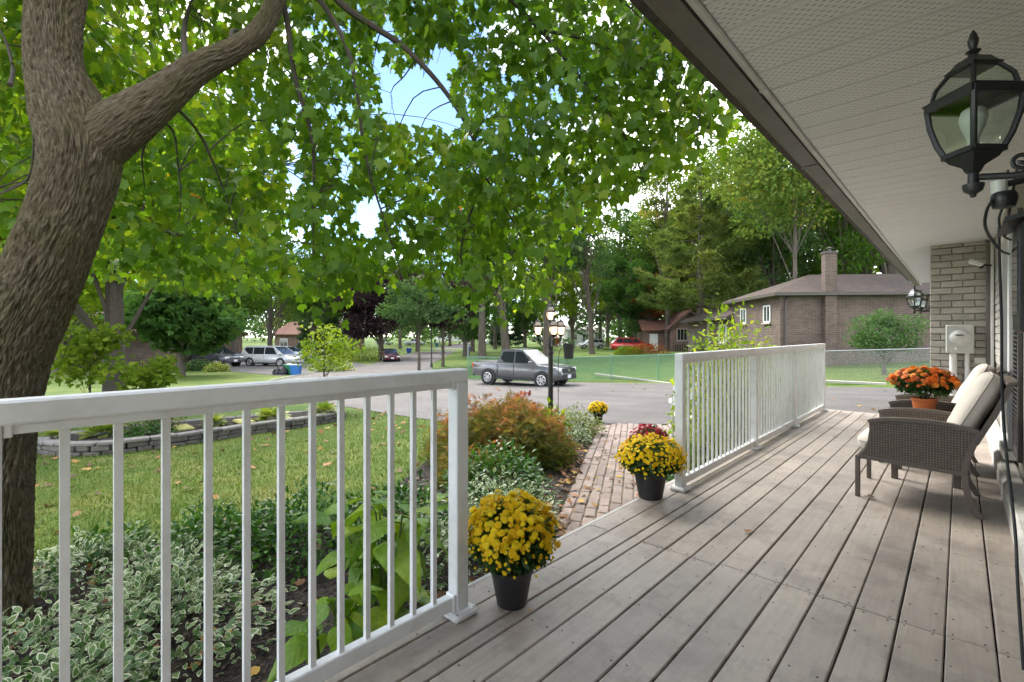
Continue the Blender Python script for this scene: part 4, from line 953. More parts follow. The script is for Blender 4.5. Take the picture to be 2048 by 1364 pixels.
def shrub(name, loc, radii, n, size, mat, label, cat='shrub', tpl=(OVAL_V, OVAL_F), seed=1, stems=9, group=None, valf=None, shell=0.35, up=0.5, jit=0.45, lift=0.0, stemr=0.008, edge=False):
    rg = np.random.default_rng(seed); t = empty(name, loc, 0, label, cat, group)
    V, F, A = plant_mesh(rg, loc, radii, n, size, tpl, shell, up, jit, valf); V[:, 2] += lift
    me = np_mesh(name + '_foliage', V, F, A)
    if edge:
        e = np.ones(len(tpl[0])); e[0] = 0; at_ = me.attributes.new('edge', 'FLOAT', 'POINT'); at_.data.foreach_set('value', np.tile(e, n).astype(np.float32))
    link('foliage', me, mat, t); rr = random.Random(seed); st = MB()
    for k in range(stems):
        a = k * 2.4 + rr.uniform(-0.3, 0.3); e = 0.75 * rr.uniform(0.5, 1)
        p = [Vector((0.03 * math.cos(a), 0.03 * math.sin(a), -0.05)), Vector((radii[0] * e * 0.5 * math.cos(a + 0.2), radii[1] * e * 0.5 * math.sin(a + 0.2), lift + radii[2] * 0.35)), Vector((radii[0] * e * math.cos(a), radii[1] * e * math.sin(a), lift + radii[2] * 0.75 * rr.uniform(0.5, 1)))]
        st.tube(catmull(p, 4), [stemr * (1 - 0.07 * i) for i in range(9)], 5)
    st.build('stems', M['bark_twig'], t, smooth=True); return t
G = lambda a, b, c=None: [(0, a), (1, b)] if c is None else [(0, a), (0.6, b), (1, c)]
def variegated():
    m, n, bs = new_mat('variegated_leaf'); a = n.nodes.new('ShaderNodeAttribute'); a.attribute_name = 'rnd'; e = n.nodes.new('ShaderNodeAttribute'); e.attribute_name = 'edge'
    gc = ramp(n, a.outputs['Fac'], [(0, (0.045, 0.11, 0.022)), (0.6, (0.10, 0.20, 0.045)), (1, (0.20, 0.30, 0.09))]); wc = ramp(n, a.outputs['Fac'], [(0, (0.40, 0.45, 0.25)), (0.5, (0.56, 0.60, 0.40)), (1, (0.66, 0.67, 0.48))])
    nz_ = noise(n, 55, 3, 0.6, ocoord(n)); ad = n.nodes.new('ShaderNodeMath'); ad.operation = 'MULTIPLY_ADD'; ad.inputs[1].default_value = 0.45; n.links.new(nz_, ad.inputs[0]); n.links.new(e.outputs['Fac'], ad.inputs[2])
    k = ramp(n, ad.outputs[0], [(0.98, (0, 0, 0)), (1.04, (1, 1, 1))]); k = mixc(n, k, ramp(n, a.outputs['Fac'], [(0.22, (0, 0, 0)), (0.34, (1, 1, 1))]), 1.0, 'MULTIPLY'); c = mixc(n, gc, wc, k)
    n.links.new(c, bs.inputs['Base Color']); bs.inputs['Roughness'].default_value = 0.4
    tr = n.nodes.new('ShaderNodeBsdfTranslucent'); n.links.new(c, tr.inputs['Color']); ms = n.nodes.new('ShaderNodeMixShader'); ms.inputs[0].default_value = 0.25
    n.links.new(bs.outputs[0], ms.inputs[1]); n.links.new(tr.outputs[0], ms.inputs[2]); n.links.new(ms.outputs[0], n.nodes['Material Output'].inputs['Surface']); return m
M['variegated'] = variegated()
M['dark_cover'] = leafm('dark_cover', G((0.022, 0.072, 0.010), (0.045, 0.130, 0.016), (0.090, 0.200, 0.028)), 0.3, 0.4)
M['bright_leaf'] = leafm('bright_leaf', G((0.10, 0.19, 0.015), (0.21, 0.30, 0.02), (0.40, 0.42, 0.04)), 0.45)
M['lace'] = leafm('lace', [(0, (0.11, 0.165, 0.030)), (0.42, (0.22, 0.20, 0.055)), (0.65, (0.33, 0.185, 0.085)), (0.88, (0.40, 0.165, 0.095)), (1, (0.46, 0.22, 0.13))], 0.42, 0.5, (1.3, 1.1, 0.6))
M['hosta'] = leafm('hosta', G((0.12, 0.20, 0.03), (0.28, 0.34, 0.06), (0.52, 0.52, 0.18)), 0.3)
M['pale_shrub'] = leafm('pale_shrub', G((0.10, 0.15, 0.05), (0.20, 0.25, 0.08), (0.36, 0.40, 0.20)), 0.3)
M['red_leaf'] = leafm('red_leaf', G((0.12, 0.02, 0.02), (0.30, 0.05, 0.05), (0.45, 0.14, 0.10)), 0.35)
eu = [((-2.62, 0.14), (0.40, 0.42, 0.28), 300), ((-2.95, 0.62), (0.55, 0.50, 0.34), 470), ((-2.45, -0.28), (0.48, 0.45, 0.30), 400), ((-3.25, 0.02), (0.45, 0.45, 0.26), 420), ((-4.35, 0.42), (0.42, 0.40, 0.26), 420), ((-3.55, 0.68), (0.42, 0.40, 0.30), 420), ((-2.02, -0.02), (0.26, 0.34, 0.22), 220)]
el = ['variegated euonymus clump close to the railing nearest the left edge posts', 'variegated euonymus clump in the middle of the mulch bed', 'variegated euonymus clump in the lower left corner', 'variegated euonymus clump against the maple trunk', 'variegated euonymus clump behind the maple trunk by the lawn', 'variegated euonymus clump at the lawn edge below the dark ground cover', 'low variegated euonymus sprig right under the railing']
for i, ((x, y), rd, n) in enumerate(eu):
    shrub('euonymus_shrub', on(x, y), rd, int(n * 2.2), (0.032, 0.062), M['variegated'], el[i], seed=20 + i, stems=10, group='white-edged euonymus plants', edge=True, shell=0.45, up=0.8, jit=0.5, stemr=0.005)
shrub('euonymus_shrub', on(-2.78, 2.78), (0.50, 0.55, 0.42), 1500, (0.035, 0.060), M['variegated'], 'bushy white-edged euonymus behind the large yellow mum', seed=31, group='white-edged euonymus plants', edge=True, shell=0.5, up=0.9)
shrub('euonymus_shrub', on(-2.65, 1.95), (0.40, 0.42, 0.32), 900, (0.035, 0.060), M['variegated'], 'bushy white-edged euonymus behind the large-leaved plant', seed=32, group='white-edged euonymus plants', edge=True, shell=0.5, up=0.9)
gcs = [((-3.60, 1.55), (0.58, 0.50, 0.46), 2200, 'dark green ground cover mound in the centre of the bed'), ((-4.10, 1.12), (0.52, 0.45, 0.36), 1500, 'low dark green ground cover at the lawn edge'), ((-3.35, 2.25), (0.50, 0.42, 0.42), 1500, 'dark green ground cover mound further along the lawn edge'), ((-3.55, 3.55), (0.55, 0.55, 0.50), 1900, 'dark green leafy shrub under the rusty lace maple'), ((-4.75, 0.55), (0.30, 0.30, 0.2), 500, 'small dark green ground cover by the lawn beyond the trunk')]
for i, ((x, y), rd, n, lab) in enumerate(gcs):
    shrub('ground_cover', on(x, y), rd, n, (0.035, 0.065), M['dark_cover'], lab, 'ground cover', seed=40 + i, group='dark green ground cover plants', shell=0.45, up=0.9)

# large-leaved plant: every leaf a part
def bigleaf_mat():
    m, n, bs = new_mat('big_leaf'); uv = n.nodes.new('ShaderNodeUVMap').outputs[0]; sp = n.nodes.new('ShaderNodeSeparateXYZ'); n.links.new(uv, sp.inputs[0])
    ab = n.nodes.new('ShaderNodeMath'); ab.operation = 'ABSOLUTE'; n.links.new(sp.outputs[0], ab.inputs[0])
    q = n.nodes.new('ShaderNodeMath'); q.operation = 'MULTIPLY_ADD'; q.inputs[1].default_value = -0.9; n.links.new(ab.outputs[0], q.inputs[0]); n.links.new(sp.outputs[1], q.inputs[2])
    fr = n.nodes.new('ShaderNodeMath'); fr.operation = 'PINGPONG'; fr.inputs[1].default_value = 0.075; n.links.new(q.outputs[0], fr.inputs[0])
    vein = ramp(n, fr.outputs[0], [(0.0, (1, 1, 1)), (0.012, (0, 0, 0))]); mid = ramp(n, ab.outputs[0], [(0.012, (1, 1, 1)), (0.03, (0, 0, 0))])
    oi = n.nodes.new('ShaderNodeObjectInfo'); c = ramp(n, oi.outputs['Random'], [(0, (0.12, 0.26, 0.02)), (0.6, (0.22, 0.38, 0.025)), (1, (0.36, 0.47, 0.035))])
    f = noise(n, 9, 4, 0.6, ocoord(n)); c = mixc(n, c, ramp(n, f, [(0.3, (0.8,) * 3), (0.7, (1.15,) * 3)]), 1.0, 'MULTIPLY')
    vm = mixc(n, vein, mid, 1.0, 'ADD'); c = mixc(n, c, (0.26, 0.36, 0.09), mixc(n, (0, 0, 0), vm, 0.55))
    n.links.new(c, bs.inputs['Base Color']); bs.inputs['Roughness'].default_value = 0.42; bump(n, bs, fr.outputs[0], 0.7, 0.02)
    tr = n.nodes.new('ShaderNodeBsdfTranslucent'); n.links.new(mixc(n, c, (1.4, 1.3, 0.5), 1.0, 'MULTIPLY'), tr.inputs['Color']); ms = n.nodes.new('ShaderNodeMixShader'); ms.inputs[0].default_value = 0.4
    n.links.new(bs.outputs[0], ms.inputs[1]); n.links.new(tr.outputs[0], ms.inputs[2]); n.links.new(ms.outputs[0], n.nodes['Material Output'].inputs['Surface']); return m
M['big_leaf'] = bigleaf_mat()
def bigleaf_mesh(seed, droop):
    rr = random.Random(seed); V = []; UV = []; F = []; ns = 11
    for i in range(ns):
        t = i / (ns - 1); w = 0.33 * math.sin(math.pi * (0.04 + 0.96 * t) ** 0.62) ** 0.85 * (1 - 0.25 * t)
        if i == ns - 1: w = 0.004
        z = -droop * t * t
        for s in (-1, -0.5, 0, 0.5, 1):
            V.append((s * w, t * (1 - 0.25 * droop * t), z + 0.10 * abs(s) * w * 2 - 0.05 * s * s + 0.012 * math.sin(t * 14 + s * 3 + seed) * abs(s))); UV.append((s * w, t))
    for i in range(ns - 1):
        for j in range(4): a = i * 5 + j; F.append((a, a + 1, a + 6, a + 5))
    me = np_mesh('big_leaf', V, F, None, UV, True); me.materials.append(M['big_leaf']); return me
blm = [bigleaf_mesh(k, 0.15 + 0.12 * k) for k in range(5)]
def big_plant(loc, n, hmax, spread, size, label, seed):
    t = empty('large_leaved_plant', loc, 0, label, 'plant', 'large-leaved plants'); rr = random.Random(seed); st = MB(); k = 0; nst = max(3, n // 7)
    for s in range(nst):
        a0 = s * 2.4 + rr.uniform(-0.4, 0.4); hh = hmax * rr.uniform(0.65, 1.0); e = spread * rr.uniform(0.25, 0.65)
        base = Vector((0.05 * math.cos(a0), 0.05 * math.sin(a0), -0.04)); top = Vector((e * math.cos(a0), e * math.sin(a0), hh)); mid = (base + top) / 2 + Vector((0, 0, 0.06))
        C = catmull([base, mid, top], 8); st.tube(C, [0.008 * (1 - 0.03 * i) for i in range(len(C))], 6)
        for j in range(7):
            q = C[min(len(C) - 1, 4 + 2 * j)] if j < 6 else C[-1]
            az = a0 + j * 2.2 + rr.uniform(-0.5, 0.5); el = rr.uniform(-0.75, 0.05) if j < 6 else 0.35
            pet = q + Vector((math.cos(az), math.sin(az), 0.5)) * rr.uniform(0.03, 0.08); st.tube([q, pet], 0.003, 4)
            tipd = np.array([[math.cos(az) * math.cos(el), math.sin(az) * math.cos(el), math.sin(el)]]); nr = np.array([[rr.uniform(-0.35, 0.35), rr.uniform(-0.35, 0.35), 1.0]])
            m3 = Matrix([list(r) for r in frames(tipd, nr)[0]]).to_4x4(); sc = size * rr.uniform(0.7, 1.15)
            o = link('leaf', blm[k % 5], None, t); o.matrix_basis = Matrix.Translation(pet) @ m3 @ Matrix.Diagonal((sc, sc, sc, 1)); k += 1
    st.build('stems', M['dark_cover'] if False else pm('green_stem', (0.07, 0.11, 0.03), 0.6), t, smooth=True); return t
big_plant(on(-2.25, 1.42), 77, 0.80, 0.50, 0.215, 'large bright green heart-leaved plant behind the railing near the yellow mum', 3)
big_plant(on(-2.05, 1.0), 21, 0.42, 0.26, 0.18, 'smaller bright green heart-leaved plant low behind the railing', 8)

# lace-leaf maple: finely cut leaves on twisting branches
lz = []
for k in range(7):
    a = (k - 3) * 0.36; ln = 1 - 0.10 * abs(k - 3); c, s = math.sin(a), math.cos(a)
    lz.append(((0.05 * c, 0.05, 0), (ln * c * 0.55 + 0.035 * s, ln * s * 0.55 - 0.035 * c, 0.0), (ln * c, ln * s, -0.12), (ln * c * 0.55 - 0.035 * s, ln * s * 0.55 + 0.035 * c, 0.0)))
LACE_V = np.array([p for q in lz for p in q]); LACE_F = np.array([f for k in range(7) for f in ((4 * k, 4 * k + 1, 4 * k + 2), (4 * k, 4 * k + 2, 4 * k + 3))])
def lace_val(d, rad, rg): return np.clip(0.02 + 0.58 * d[:, 2] * rad + 0.20 * np.sin(5 * np.arctan2(d[:, 1], d[:, 0])) + rg.normal(size=len(rad)) * 0.2, 0, 1)
lm_ = shrub('lace_maple', on(-4.62, 4.78), (0.96, 1.0, 0.76), 6500, (0.075, 0.125), M['lace'], 'low mounded lace-leaf maple with rusty orange and olive leaves', 'shrub', (LACE_V, LACE_F), seed=5, stems=14, valf=lace_val, shell=0.35, up=0.4, jit=0.5, lift=0.05, stemr=0.022)
shrub('lace_maple', on(-4.05, 3.55), (0.40, 0.40, 0.45), 900, (0.06, 0.10), M['lace'], 'drooping rusty skirt branch of the lace maple by the railing post', 'shrub', (LACE_V, LACE_F), seed=6, stems=6, valf=lace_val, shell=0.35, up=0.4, jit=0.6, lift=0.0)
shrub('pale_shrub', on(-4.92, 6.9), (0.46, 0.50, 0.50), 2200, (0.03, 0.05), M['pale_shrub'], 'fine pale green shrub between the lamp post and the path', seed=7)
shrub('pale_shrub', on(-4.45, 6.2), (0.30, 0.34, 0.30), 900, (0.03, 0.055), M['variegated'], 'small white-edged shrub at the path edge by the lamp post', seed=8, edge=True)
shrub('leafy_plant', on(-6.0, 6.05), (0.42, 0.42, 0.62), 900, (0.05, 0.09), M['dark_cover'], 'mid green leafy plant behind the lace maple', 'plant', seed=9)
shrub('leafy_plant', on(-5.45, 6.05), (0.26, 0.26, 0.72), 300, (0.08, 0.15), M['red_leaf'], 'red-leaved plant at the foot of the lamp post', 'plant', seed=10, tpl=(DIAM_V, DIAM_F), up=0.2)
shrub('leafy_plant', on(-5.05, 6.35), (0.30, 0.30, 0.55), 420, (0.07, 0.13), M['bright_leaf'], 'yellow-green leafy plant beside the lamp post', 'plant', seed=12)
# yellow-green shrub outside the far railing
shrub('yellow_green_shrub', on(-2.35, 7.0), (0.55, 1.5, 1.85), 5200, (0.055, 0.095), M['bright_leaf'], 'tall yellow-green shrub behind the far porch railing', seed=14, stems=16, shell=0.3, stemr=0.012, jit=0.7)
shrub('yellow_green_shrub', on(-2.12, 5.5), (0.30, 0.45, 0.80), 700, (0.05, 0.085), M['bright_leaf'], 'smaller yellow-green shrub beside the end post of the far railing', seed=15, stems=8, shell=0.3, jit=0.7)
shrub('leafy_plant', on(-2.1, 5.1), (0.35, 0.55, 0.40), 500, (0.05, 0.09), M['dark_cover'], 'low green plant under the far railing', 'plant', seed=16)

# ------------------------------------------------------------------ stone-edged bed in the lawn
M['stone'] = pm('wall_stone', (0.13, 0.118, 0.11), 0.9, 0.22, 9, 0.8, 26, ovar=0.3, bdist=0.012)
M['cap_stone'] = pm('cap_stone', (0.205, 0.19, 0.178), 0.88, 0.15, 8, 0.5, 30, ovar=0.15)
sb_f = catmull([gp(*p) for p in ((78, 906), (150, 912), (240, 906), (330, 895), (420, 882), (520, 866), (620, 852), (690, 838))], 8)
sb_b = catmull([gp(*p) for p in ((78, 906), (95, 893), (170, 880), (270, 868), (370, 858), (470, 849), (570, 840), (650, 834), (690, 838))], 8)
bedw = empty('stone_bed', sb_f[len(sb_f) // 2], 0, 'curved raised bed in the lawn edged with stacked grey stones', 'garden bed')
fill = [p for p in sb_f] + [p for p in sb_b[::-1]][1:-1]
me = MB().add([(p.x, p.y, p.z + 0.17) for p in fill], [tuple(range(len(fill)))]).build('bed_soil', M['mulch'], bedw, world=True)
def walk(P, step):
    out = []; acc = 0.0; nxt = 0.0
    for a, b in zip(P, P[1:]):
        L = (b - a).length
        while nxt <= acc + L: t = (nxt - acc) / L; out.append((a.lerp(b, t), (b - a).normalized())); nxt += step * rnd.uniform(0.8, 1.25)
        acc += L
    return out
for P, crs in ((sb_f, 2), (sb_b, 1)):
    for c in range(crs + 1):
        cap = c == crs; hh = 0.060 if cap else (0.092 if crs == 2 else 0.15)
        z = sum([0.092 if crs == 2 else 0.15] * c) + hh / 2 - 0.02
        st_ = walk(P, 0.36 if cap else 0.24); 
        for (q, t), (q2, t2) in zip(st_, st_[1:]):
            L = (q2 - q).length - 0.012; m_ = (q + q2) / 2
            MB().bbox((m_.x, m_.y, m_.z + z + rnd.uniform(-0.006, 0.006)), (L, 0.19 if cap else 0.15 * rnd.uniform(0.85, 1.1), hh * (1 if cap else rnd.uniform(0.85, 1.05))), 0.014, Matrix.Rotation(math.atan2(q2.y - q.y, q2.x - q.x) + rnd.uniform(-0.03, 0.03), 3, 'Z')).build('stone', M['cap_stone'] if cap else M['stone'], bedw, world=True)
def hosta(loc, r, label, seed, mat='hosta'):
    rr = np.random.default_rng(seed); n = 38; t = empty('hosta', loc, 0, label, 'plant', 'hostas in the stone bed')
    az = np.arange(n) * 2.4; el = 1.15 - 1.0 * np.arange(n) / n; d = np.stack([np.cos(az) * np.cos(el), np.sin(az) * np.cos(el), np.sin(el)], 1)
    pos = d * r * 0.35; v, f, a = scatter(OVAL_V * np.array([1.2, 1, 1]), OVAL_F, pos, frames(d + np.array([0, 0, -0.25]), rr.normal(size=(n, 3)) * 0.2 + np.array([0, 0, 1.0])), r * rr.uniform(0.6, 0.9, n), rr.uniform(0, 1, n))
    link('leaves', np_mesh('hosta_leaves', v, f, a), M[mat], t); return t
for i, (u, v, r, lab) in enumerate(((205, 890, 0.34, 'cream-edged hosta at the near end of the stone bed'), (428, 868, 0.26, 'pale hosta in the middle of the stone bed'), (545, 856, 0.36, 'yellow hosta between two balusters in the stone bed'), (648, 843, 0.36, 'yellow-green hosta at the driveway end of the stone bed'), (110, 892, 0.16, 'tiny hosta at the rounded tip of the stone bed'))):
    p = gp(u, v); hosta((p.x, p.y, p.z + 0.17), r, lab, 60 + i)
p = gp(310, 880); shrub('brown_shrub', (p.x, p.y, p.z + 0.15), (0.5, 0.5, 0.75), 900, (0.04, 0.07), leafm('brown_leaf', G((0.05, 0.05, 0.02), (0.12, 0.10, 0.04), (0.16, 0.19, 0.05)), 0.3), 'brownish twiggy shrub in the stone bed', seed=70, stems=22)
p = gp(300, 888); shrub('ground_cover', (p.x, p.y, p.z + 0.15), (0.45, 0.4, 0.25), 500, (0.04, 0.07), M['dark_cover'], 'dark green ground cover in the stone bed under the brown shrub', 'ground cover', seed=71)
for (u, v, lab) in ((488, 862, 'flat mossy yellow stone in the raised bed'), (365, 876, 'small mossy yellow stone near the bed edge')):
    p = gp(u, v); o = MB().bbox((0, 0, 0.2), (0.55, 0.3, 0.07), 0.03).build('mossy_stone', pm('moss_stone', (0.38, 0.36, 0.12), 0.9, 0.2, 10, 0.5, 30)); o.location = p; tag(o, lab, 'stone')

# grass blades on the near lawn, fallen leaves
def dry_leaf_mat(): return leafm('dry_leaf', [(0, (0.09, 0.05, 0.03)), (0.5, (0.22, 0.12, 0.06)), (0.8, (0.34, 0.15, 0.06)), (1, (0.45, 0.30, 0.06))], 0.15, 0.7, (1, 1, 1))
M['dry_leaf'] = dry_leaf_mat(); M['grass_blade'] = leafm('grass_blade', [(0, (0.068, 0.122, 0.024)), (0.6, (0.125, 0.178, 0.042)), (1, (0.25, 0.235, 0.105))], 0.35)
rg = np.random.default_rng(5); n = 150000; x = rg.uniform(-12.5, -1.7, n); y = rg.uniform(-3, 8.2, n)
dpt = x * FW[0] + y * FW[1]; lat = x * RT[0] + y * RT[1]; ok = (dpt > 1.5) & (np.abs(lat / np.maximum(dpt, 0.1)) < 1.25) & (rg.uniform(size=n) < np.clip(5.0 / np.maximum(dpt, 1), 0.25, 1))
x, y = x[ok], y[ok]; SB = [(p.x, p.y) for p in fill]
ok = np.array([not (inpoly(a, b, BED) or inpoly(a, b, PATH) or inpoly(a, b, ROAD) or inpoly(a, b, SB)) for a, b in zip(x, y)]); x, y = x[ok], y[ok]; n = len(x)
pos = np.stack([x, y, np.array([g(a, b) for a, b in zip(x, y)])], 1); tip = rg.normal(size=(n, 3)) * 0.45 + np.array([0, 0, 1.0])
BL_V = np.array([(-0.09, 0, 0), (0.09, 0, 0), (0.0, 1, 0.25)]); BL_F = np.array([(0, 1, 2)])
pat = 0.45 + 0.22 * np.sin(x * 1.7 + 2 * np.sin(y)) * np.cos(y * 1.3) + 0.18 * np.sin(x * 5.3 + y * 3.1) * np.sin(y * 6.7 - x * 2.2) + rg.normal(size=n) * 0.25
v, f, a = scatter(BL_V, BL_F, pos, frames(tip, rg.normal(size=(n, 3))), rg.uniform(0.03, 0.065, n), np.clip(pat, 0, 1))
tag(link('grass', np_mesh('grass', v, f, a), M['grass_blade']), 'short blades of grass over the near lawn', 'grass', kind='stuff')
def litter(name, n, test, label, size, seed, dz=0.02, xr=(-13, -1.7), yr=(-3, 9)):
    rg = np.random.default_rng(seed); P = []
    while len(P) < n:
        a, b = rg.uniform(*xr), rg.uniform(*yr)
        if test(a, b): P.append((a, b, g(a, b) + dz))
    P = np.array(P); tip = rg.normal(size=(n, 3)); tip[:, 2] *= 0.2; v, f, a = scatter(MAPLO_V + np.array([0, 0, 0.0]), MAPLO_F, P, frames(tip, rg.normal(size=(n, 3)) * 0.35 + np.array([0, 0, 1.0])), rg.uniform(*size, n), rg.uniform(0, 1, n))
    tag(link(name, np_mesh(name, v, f, a), M['dry_leaf']), label, 'fallen leaves', kind='stuff')
litter('fallen_leaves', 230, lambda a, b: not (inpoly(a, b, BED) or inpoly(a, b, ROAD) or inpoly(a, b, PATH)), 'dry brown leaves scattered on the lawn', (0.06, 0.115), 1, 0.03)
rgc = np.random.default_rng(9); PC = []
while len(PC) < 9000:
    a_, b_ = rgc.uniform(-5, -1.75), rgc.uniform(-1.5, 5)
    if inpoly(a_, b_, BED): PC.append((a_, b_, g(a_, b_) + 0.016))
PC = np.array(PC); tpc = rgc.normal(size=(9000, 3)); tpc[:, 2] *= 0.35
v, f, a = scatter(DIAM_V * np.array([0.7, 1, 1]), DIAM_F, PC, frames(tpc, rgc.normal(size=(9000, 3)) * 0.5 + np.array([0, 0, 1.0])), rgc.uniform(0.02, 0.06, 9000), rgc.uniform(0, 1, 9000))
tag(link('mulch_chips', np_mesh('mulch_chips', v, f, a), leafm('mulch_chip', [(0, (0.012, 0.009, 0.008)), (0.7, (0.05, 0.036, 0.028)), (1, (0.15, 0.10, 0.065))], 0.02, 0.9, (1, 1, 1))), 'dark shredded bark chips covering the garden bed', 'mulch', kind='stuff')
litter('fallen_leaves', 420, lambda a, b: inpoly(a, b, BED), 'dry brown leaves lying on the mulch', (0.05, 0.11), 2, 0.03)
litter('fallen_leaves', 330, lambda a, b: abs((Vector((a, b)) - Vector((-2.42, 3.05))).dot(pn) + 0.02) < 0.16 and inpoly(a, b, BED + PATH[:0]) or (inpoly(a, b, PATH) and rnd.random() < 0.10), 'dry leaves gathered along the path edge', (0.035, 0.08), 3, 0.05)
litter('fallen_leaves', 90, lambda a, b: inpoly(a, b, ROAD), 'dry leaves on the driveway', (0.06, 0.12), 4, 0.03, (-14, 0), (7, 20))
for i, (u, v, s, val, lab) in enumerate(((1495, 1068, 0.05, 2, 'dry curled leaf caught in a deck gap'), (1748, 998, 0.055, 1, 'brown dry leaf by the armchair leg'), (1060, 1224, 0.02, 3, 'small yellow petal on the deck by the mum'), (1668, 876, 0.05, 1, 'dry leaf on the deck towards the far end'))):
    d = FPX * 1.2 / (v - HOR); p = at(u, v, d)
    me = np_mesh('fallen_leaf', MAPLE_V * np.array([1, 1, 1.8]), MAPLE_F, np.full(len(MAPLE_V), val / 3)); o = link('fallen_leaf', me, M['dry_leaf']); o.location = (p.x, p.y, 0.012); o.scale = (s,) * 3; o.rotation_euler = (0.2, -0.15, i * 1.9); tag(o, lab, 'leaf')
# ------------------------------------------------------------------ lamp post, hook, garden chair
lp = on(-5.28, 6.62); post = empty('lamp_post', lp, 0, 'black garden lamp post with four lit lanterns by the driveway', 'lamp post')
top = 1.09 - lp.z
MB().lathe([(0.075, 0), (0.075, 0.10), (0.052, 0.14), (0.046, 0.5), (0.042, top - 0.25), (0.05, top - 0.24), (0.05, top - 0.2), (0.036, top - 0.18), (0.05, top - 0.10), (0.05, top - 0.04), (0.03, top), (0.018, top + 0.30), (0, top + 0.3)], 16).build('post', M['black_metal'], post, smooth=True)
lantern_parts(post, True, 0.98, (0, 0, top + 0.36))
for k in range(3):
    a = R(200 + 120 * k); c, s = math.cos(a), math.sin(a); q = Vector((0.24 * c, 0.24 * s, top + 0.10))
    MB().tube(catmull([Vector((0.03 * c, 0.03 * s, top - 0.02)), Vector((0.11 * c, 0.11 * s, top - 0.10)), Vector((0.2 * c, 0.2 * s, top - 0.08)), Vector((q.x, q.y, top + 0.05))], 4), 0.011, 6).build('arm', M['black_metal'], post, smooth=True)
    lantern_parts(post, True, 0.98, q)
hk = empty('shepherd_hook', on(-4.98, 6.45), 0, 'thin black shepherd hook stake beside the lamp post', 'garden hook')
MB().tube(catmull([Vector((0, 0, -0.05)), Vector((0, 0, 0.9)), Vector((0.0, 0.02, 1.45)), Vector((0.06, 0.06, 1.56)), Vector((0.13, 0.12, 1.48))], 5), 0.006, 6).build('stake', M['black_metal'], hk, smooth=True)
MB().tube([(-0.35, -0.1, -0.05), (-0.35, -0.1, 0.62)], 0.005, 6).build('stake', M['black_metal'], hk)
pl = empty('hanging_planter', (-4.85, 6.57, 0.78), 0, 'dark fabric hanging planter with sprigs on the garden hook', 'planter')
MB().lathe([(0.0, 0.0), (0.075, 0.0), (0.098, 0.26), (0.092, 0.26), (0.0, 0.24)], 18).build('pouch', M['trim_dark'], pl, smooth=True)
v, f, a = plant_mesh(np.random.default_rng(3), (0, 0, 0), (0.11, 0.11, 0.10), 120, (0.03, 0.05)); v[:, 2] += 0.25; link('sprigs', np_mesh('sprigs', v, f, a), M['dark_cover'], pl)
MB().tube([(0.07, 0, 0.26), (0, 0, 0.36), (-0.07, 0, 0.26)], 0.004, 5).build('handle', M['black_metal'], pl)
gcw = empty('garden_chair', on(-3.15, 7.4), R(25), 'white plastic garden chair half hidden behind the far railing', 'chair')
M['white_plastic'] = pm('white_plastic', (0.78, 0.78, 0.77), 0.4, 0.05, 8)
MB().bbox((0, 0, 0.42), (0.46, 0.46, 0.035), 0.01).build('seat', M['white_plastic'], gcw)
for k in range(5): MB().bbox((-0.18 + 0.09 * k, 0.24, 0.66), (0.055, 0.03, 0.46), 0.008, Matrix.Rotation(R(-10), 3, 'X')).build('back_slat', M['white_plastic'], gcw)
MB().bbox((0, 0.285, 0.90), (0.46, 0.035, 0.06), 0.01).build('back_rail', M['white_plastic'], gcw)
for sx in (-1, 1):
    MB().bbox((sx * 0.25, 0.02, 0.64), (0.05, 0.46, 0.03), 0.01).build('armrest', M['white_plastic'], gcw)
    for sy in (-1, 1): MB().bbox((sx * 0.22, sy * 0.2, 0.2 if sy > 0 else 0.31), (0.045, 0.045, 0.40 if sy > 0 else 0.64), 0.008).build('leg', M['white_plastic'], gcw)

